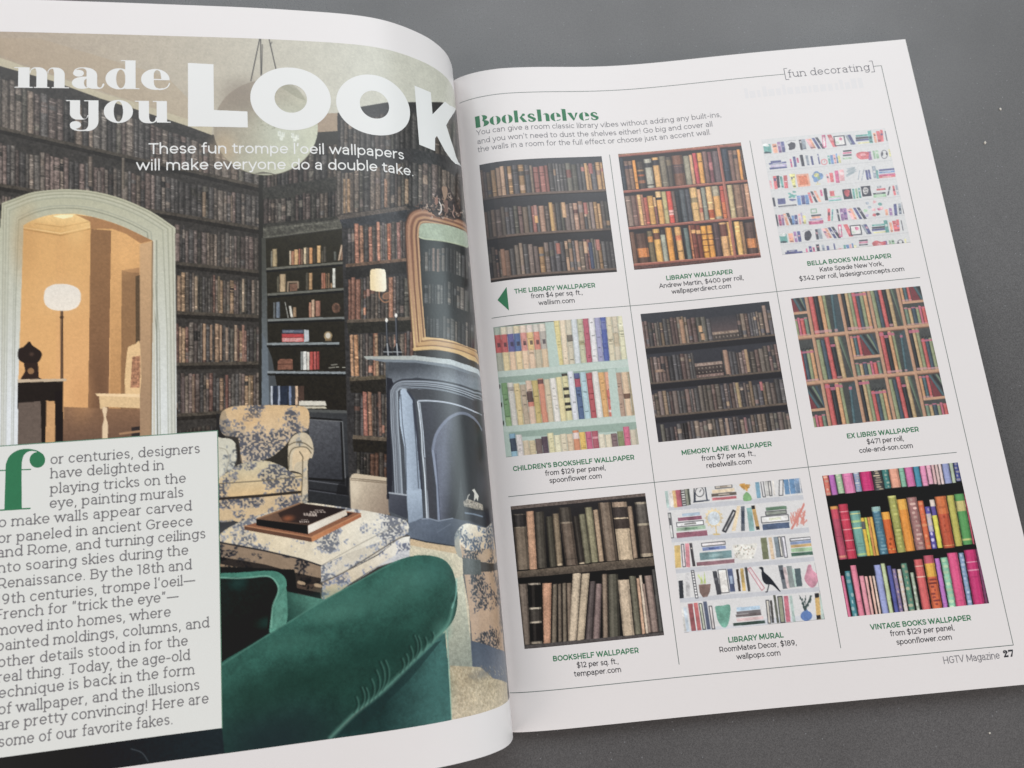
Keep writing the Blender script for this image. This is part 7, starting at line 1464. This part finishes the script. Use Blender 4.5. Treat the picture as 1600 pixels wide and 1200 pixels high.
rules('bracket_mark', [[(br[0, 0] + 1.4, ft + bh), (br[0, 0], ft + bh), (br[0, 0], ft - bh), (br[0, 0] + 1.4, ft - bh)]], .26, M_GREY, .045)
rules('bracket_mark', [[(br[1, 0] - 1.4, ft + bh), (br[1, 0], ft + bh), (br[1, 0], ft - bh), (br[1, 0] - 1.4, ft - bh)]], .26, M_GREY, .045)
text_block('section_label', RIGHT, [('fun decorating', (1231.6, 121.2), (1360.4, 109.6))], M_GREY, right, .045, 4.9, .32, True)
text_block('magazine_name', RIGHT, [('HGTV Magazine', (1474.4, 1037.6), (1563, 1028.6))], M_GREY, right, .045, 3.6, .25)
q = RIGHT.mm([(1568.5, 1027.4), (1585, 1025.6)])
ink = Ink(q[0, 0] - 1, q[:, 1].mean() - 1, q[1, 0] + 1, q[:, 1].mean() + 5, 14); set_fat(ink, '27', q[0, 0], q[1, 0], q[:, 1].mean(), q[:, 1].mean(), 3.6)
part(ink.mesh('page_number', RIGHT, M_DARK, None, .045), right)
q = RIGHT.mm([(743.5, 198.4), (937.4, 185.4)]); b_ = RIGHT.mm([(760, 196.8), (840, 191.5), (930, 186)])[:, 1].mean()
ink = Ink(q[0, 0] - 1, b_ - 2, q[1, 0] + 1, b_ + 9, 11); set_fat(ink, 'Bookshelves', q[0, 0], q[1, 0], b_, b_, 7.6, FAT, {'o': STENCIL_O, 'e': STENCIL_E})
part(ink.mesh('section_heading', RIGHT, M_GREEN, None, .045), right)
text_block('intro_text', RIGHT, [('You can give a room classic library vibes without adding any built-ins,', (744.6, 212.6), (1127.8, 181.8)), ('and you won\'t need to dust the shelves either! Go big and cover all', (746, 226.2), (1114, 196.8)), ('the walls in a room for the full effect or choose just an accent wall.', (746.6, 239.2), (1112, 209.2))], M_GREY, right, .045, 3.35, .24)
# faint print showing through from the back of the leaf
ink = Ink(*np.r_[RIGHT.mm([(1158, 152)])[0], RIGHT.mm([(1370, 112)])[0]] + np.array([-2, -4, 2, 6]), 8)
q = RIGHT.mm([(1165, 154), (1352, 137)])
rr_ = random.Random(3); x_ = q[0, 0]
while x_ < q[1, 0]:
    w_ = rr_.uniform(1.2, 2.6); h_ = rr_.choice([3.4, 3.4, 5.0]); ink.fill([(x_, q[:, 1].mean()), (x_ + w_, q[:, 1].mean()), (x_ + w_, q[:, 1].mean() + h_), (x_, q[:, 1].mean() + h_)]); x_ += w_ + rr_.uniform(.5, 1.2)
part(ink.mesh('show_through_print', RIGHT, M_GHOST, None, .015), right)

# ------------------------------------------------------------------ left page
qb = LEFT.mm([(60, 46.6), (240, 54), (400, 62.5), (575, 75)])[:, 1].mean(); qd = LEFT.mm([(400, 1170.5), (600, 1142.5), (705, 1125), (761, 1112)])[:, 1].mean()
room = Canvas(-197.0, qd, -4.0, qb, 8.0, LEFT.mm, C(60, 56, 52), 5)
paint_room(room); room.finish(.76, .0)
part(print_picture('room_photograph', LEFT, room, M_PIC, None, 0.02), left, 'photo of a library room with arched door, fireplace and green velvet sofa')
# headline
def px_fill(ink, sheet, pts, cut=None):
    ink.fill(sheet.mm(dense(pts, True, 8)), None if cut is None else sheet.mm(dense(cut, True, 8)))
e = LEFT.mm([(285, 210), (730, 270), (730, 90), (285, 90)])
ink = Ink(e[:, 0].min() - 2, e[:, 1].min() - 2, e[:, 0].max() + 2, e[:, 1].max() + 2, 7.0)
L = LEFT.mm([(293.7, 98.3), (333.7, 100.5), (334.3, 172), (386.7, 174.3), (387.3, 199.3), (293.8, 197.5)])
ink.fill(L)
def pxring(l, r, t, b, il, ir, it, ib):
    f = lambda p: LEFT.mm([p])[0]
    a0, a1 = f(l)[0], f(r)[0]; b1_, b0_ = f(t)[1], f(b)[1]; c0_, c1_ = f(il)[0], f(ir)[0]; d1_, d0_ = f(it)[1], f(ib)[1]
    ink.fill(arcp((a0 + a1) / 2, (b0_ + b1_) / 2, abs(a1 - a0) / 2, abs(b1_ - b0_) / 2, 0, 360, 90), arcp((c0_ + c1_) / 2, (d0_ + d1_) / 2, abs(c1_ - c0_) / 2, abs(d1_ - d0_) / 2, 0, 360, 70))
pxring((391, 150), (517.2, 160), (446, 105.3), (456, 203.5), (429, 150), (479.7, 155), (452, 132), (456, 176.2))
pxring((525, 154), (640.6, 176), (570, 115.5), (594, 212), (562, 158), (608, 170), (581, 141.6), (592, 186))
px_fill(ink, LEFT, [(647.5, 133.8), (673, 144.5), (675.7, 178.7), (695, 158.7), (709.5, 171), (697, 196), (717.5, 262), (705, 250), (695, 236), (682.5, 212.5), (679.8, 216), (679.5, 236), (655, 226)])
part(ink.mesh('headline_lettering', LEFT, M_WHITE, None, .05), left, 'bold white LOOK lettering')
for txt, p0, p1, em in [('made', (22, 134.5), (267, 142.5), 15.0), ('you', (103, 188.5), (267, 194.2), 16.2)]:
    q = LEFT.mm([p0, p1]); bq = q[:, 1].mean()
    ink = Ink(q[0, 0] - 2, bq - 8, q[1, 0] + 2, bq + 16, 9.0); set_fat(ink, txt, q[0, 0], q[1, 0], bq, bq, em)
    part(ink.mesh('headline_lettering', LEFT, M_WHITE, None, .05), left, 'white high-contrast serif headline word')
def curved_lines(name, lines, mat, em, wt, off):
    q = np.concatenate([LEFT.mm([l[1], l[2]]) for l in lines])
    ink = Ink(q[:, 0].min() - 2, q[:, 1].min() - em * .6, q[:, 0].max() + 2, q[:, 1].max() + em * 1.1, 9.0)
    for l in lines:
        a = LEFT.mm([l[1], l[2]]); b = a[:, 1].mean() if len(l) < 4 else LEFT.mm(l[3])[:, 1].mean()
        set_line(ink, l[0], a[0, 0], a[1, 0], b, b, em, wt)
    part(ink.mesh(name, LEFT, mat, None, off), left)
curved_lines('subtitle_text', [("These fun trompe l'oeil wallpapers", (232, 234), (632.5, 255.5), [(240, 234.5), (350, 237.5), (470, 241.5), (560, 247)]), ('will make everyone do a double take.', (212.5, 257.5), (648, 282.6), [(225, 258.5), (360, 262.5), (470, 267), (560, 272)])], M_WHITE, 5.3, .5, .05)
# article panel
q = LEFT.mm([(0, 692.5), (340.5, 677), (341.5, 690), (347, 1140), (0, 1180), (200, 683.5), (200, 1157.5)])
pa = (q[1, 0] + q[3, 0]) / 2; pt = q[[0, 1, 5], 1].mean(); pb = q[[3, 4, 6], 1].mean()
part(print_patch('article_panel', LEFT, -198.0, pb, pa, pt, M_PANEL, None, .04, 160), left, 'pale text panel over the room photo')
b_ink = ink_mat('panel_border_ink', (92, 128, 108))
ink = Ink(-198, pb - 1, pa + 1, pt + 1, 7); ink.stroke([(-198, pt), (pa, pt), (pa, pb)], .28)
part(ink.mesh('panel_border', LEFT, b_ink, None, .055), left)
ART = [('or centuries, designers', (78, 723), (313.3, 710)), ('have delighted in', (78, 746.4), (257, 735)), ('playing tricks on the', (77.6, 769), (291.4, 756.3)), ('eye, painting murals', (76.6, 791.4), (287.8, 778.8)),
 ('to make walls appear carved', (-13, 822), (300.4, 800.4)), ('or paneled in ancient Greece', (-4, 846.6), (302, 823.4)), ('and Rome, and turning ceilings', (-5, 868), (322.2, 844.2)), ('into soaring skies during the', (-10, 892), (295.3, 870.4)), ('Renaissance. By the 18th and', (-5, 918), (300.3, 891.4)),
 ('19th centuries, trompe l\'oeil\u2014', (-7, 942), (306, 916)), ('French for \u201ctrick the eye\u201d\u2014', (-9, 966.4), (280, 940.4)), ('moved into homes, where', (-7, 991), (267.8, 965.4)), ('painted moldings, columns, and', (-7, 1014.6), (327.8, 983)), ('other details stood in for the', (-4, 1040.6), (294.4, 1010.4)),
 ('real thing. Today, the age-old', (-5, 1064.6), (297.8, 1033)), ('technique is back in the form', (-13, 1089), (304.8, 1056.6)), ('of wallpaper, and the illusions', (-4, 1113.2), (312.8, 1080.6)), ('are pretty convincing! Here are', (-5, 1136.8), (327, 1102.6)), ('some of our favorite fakes.', (-3, 1163), (271.6, 1135.6))]
text_block('article_text', LEFT, ART, M_TEXT, left, .055, 4.5, .38, True, 9.0)
# drop cap
e = LEFT.mm([(-12, 806), (80, 806), (80, 690), (-12, 690)])
ink = Ink(e[:, 0].min(), e[:, 1].min(), e[:, 0].max(), e[:, 1].max(), 8)
k5 = K(0, 600, 4)
px_fill(ink, LEFT, np.r_[k5([(35, 540)]), k5(smooth([(37, 500), (60, 450), (110, 415), (170, 405), (230, 415), (270, 440), (272, 455), (235, 425), (185, 420), (150, 445), (137, 490)], False, 5)), k5([(135, 540), (137, 782), (28, 790)])])
px_fill(ink, LEFT, arcp(58.5, 718.7, 12.2, 12.2)); ink.stroke(LEFT.mm([(-6, 735.5), (48, 733.5)]), .35); ink.stroke(LEFT.mm([(-6, 797.6), (47, 794.4)]), .45)
part(ink.mesh('drop_cap', LEFT, M_GREEN, None, .055), left)

# ------------------------------------------------------------------ crumbs and lint on the table
M_LINT = ink_mat('pale_lint', (206, 200, 190), .8, .2)
def table_at(px, py):
    d = CAM_R.T @ np.array([(px - 800) / FPX, (py - 600) / FPX, 1.0]); t_ = (TZ - CAM_P[2]) / d[2]; return CAM_P + t_ * d
def crumb(px, py, r, elong, seed, label):
    rs = np.random.RandomState(seed); P = table_at(px, py); nu, nv = 9, 6
    U, Vv = np.meshgrid(np.linspace(0, 2 * np.pi, nu, endpoint=False), np.linspace(.05, np.pi - .05, nv))
    R_ = r * (1 + .3 * rs.uniform(-1, 1, U.shape)); th = rs.uniform(0, 3)
    X = R_ * np.sin(Vv) * np.cos(U) * elong; Y = R_ * np.sin(Vv) * np.sin(U); Z = R_ * np.cos(Vv) * .5 + r * .5
    pts = np.stack([X * math.cos(th) - Y * math.sin(th), X * math.sin(th) + Y * math.cos(th), Z], -1).reshape(-1, 3)
    i = np.arange(nu * nv).reshape(nv, nu); j = np.roll(i, -1, 1)
    f = np.stack([i[:-1], i[1:], j[1:], j[:-1]], -1).reshape(-1, 4)
    o = mesh_from('lint_speck', pts * MM, [f], M_LINT, None, True); o.location = (P[0] * MM, P[1] * MM, TZ * MM)
    o['label'] = label; o['category'] = 'lint speck'; o['group'] = 'pale lint specks on the tabletop'
crumb(1562.5, 170.5, .42, 1.7, 1, 'pale lint speck on the table right of the magazine, upper of two')
crumb(1538.5, 223.5, .55, 1.5, 2, 'pale curled lint speck on the table right of the magazine, lower of two')
crumb(1546, 1145, .32, 1.3, 3, 'tiny white speck on the table below the page number')
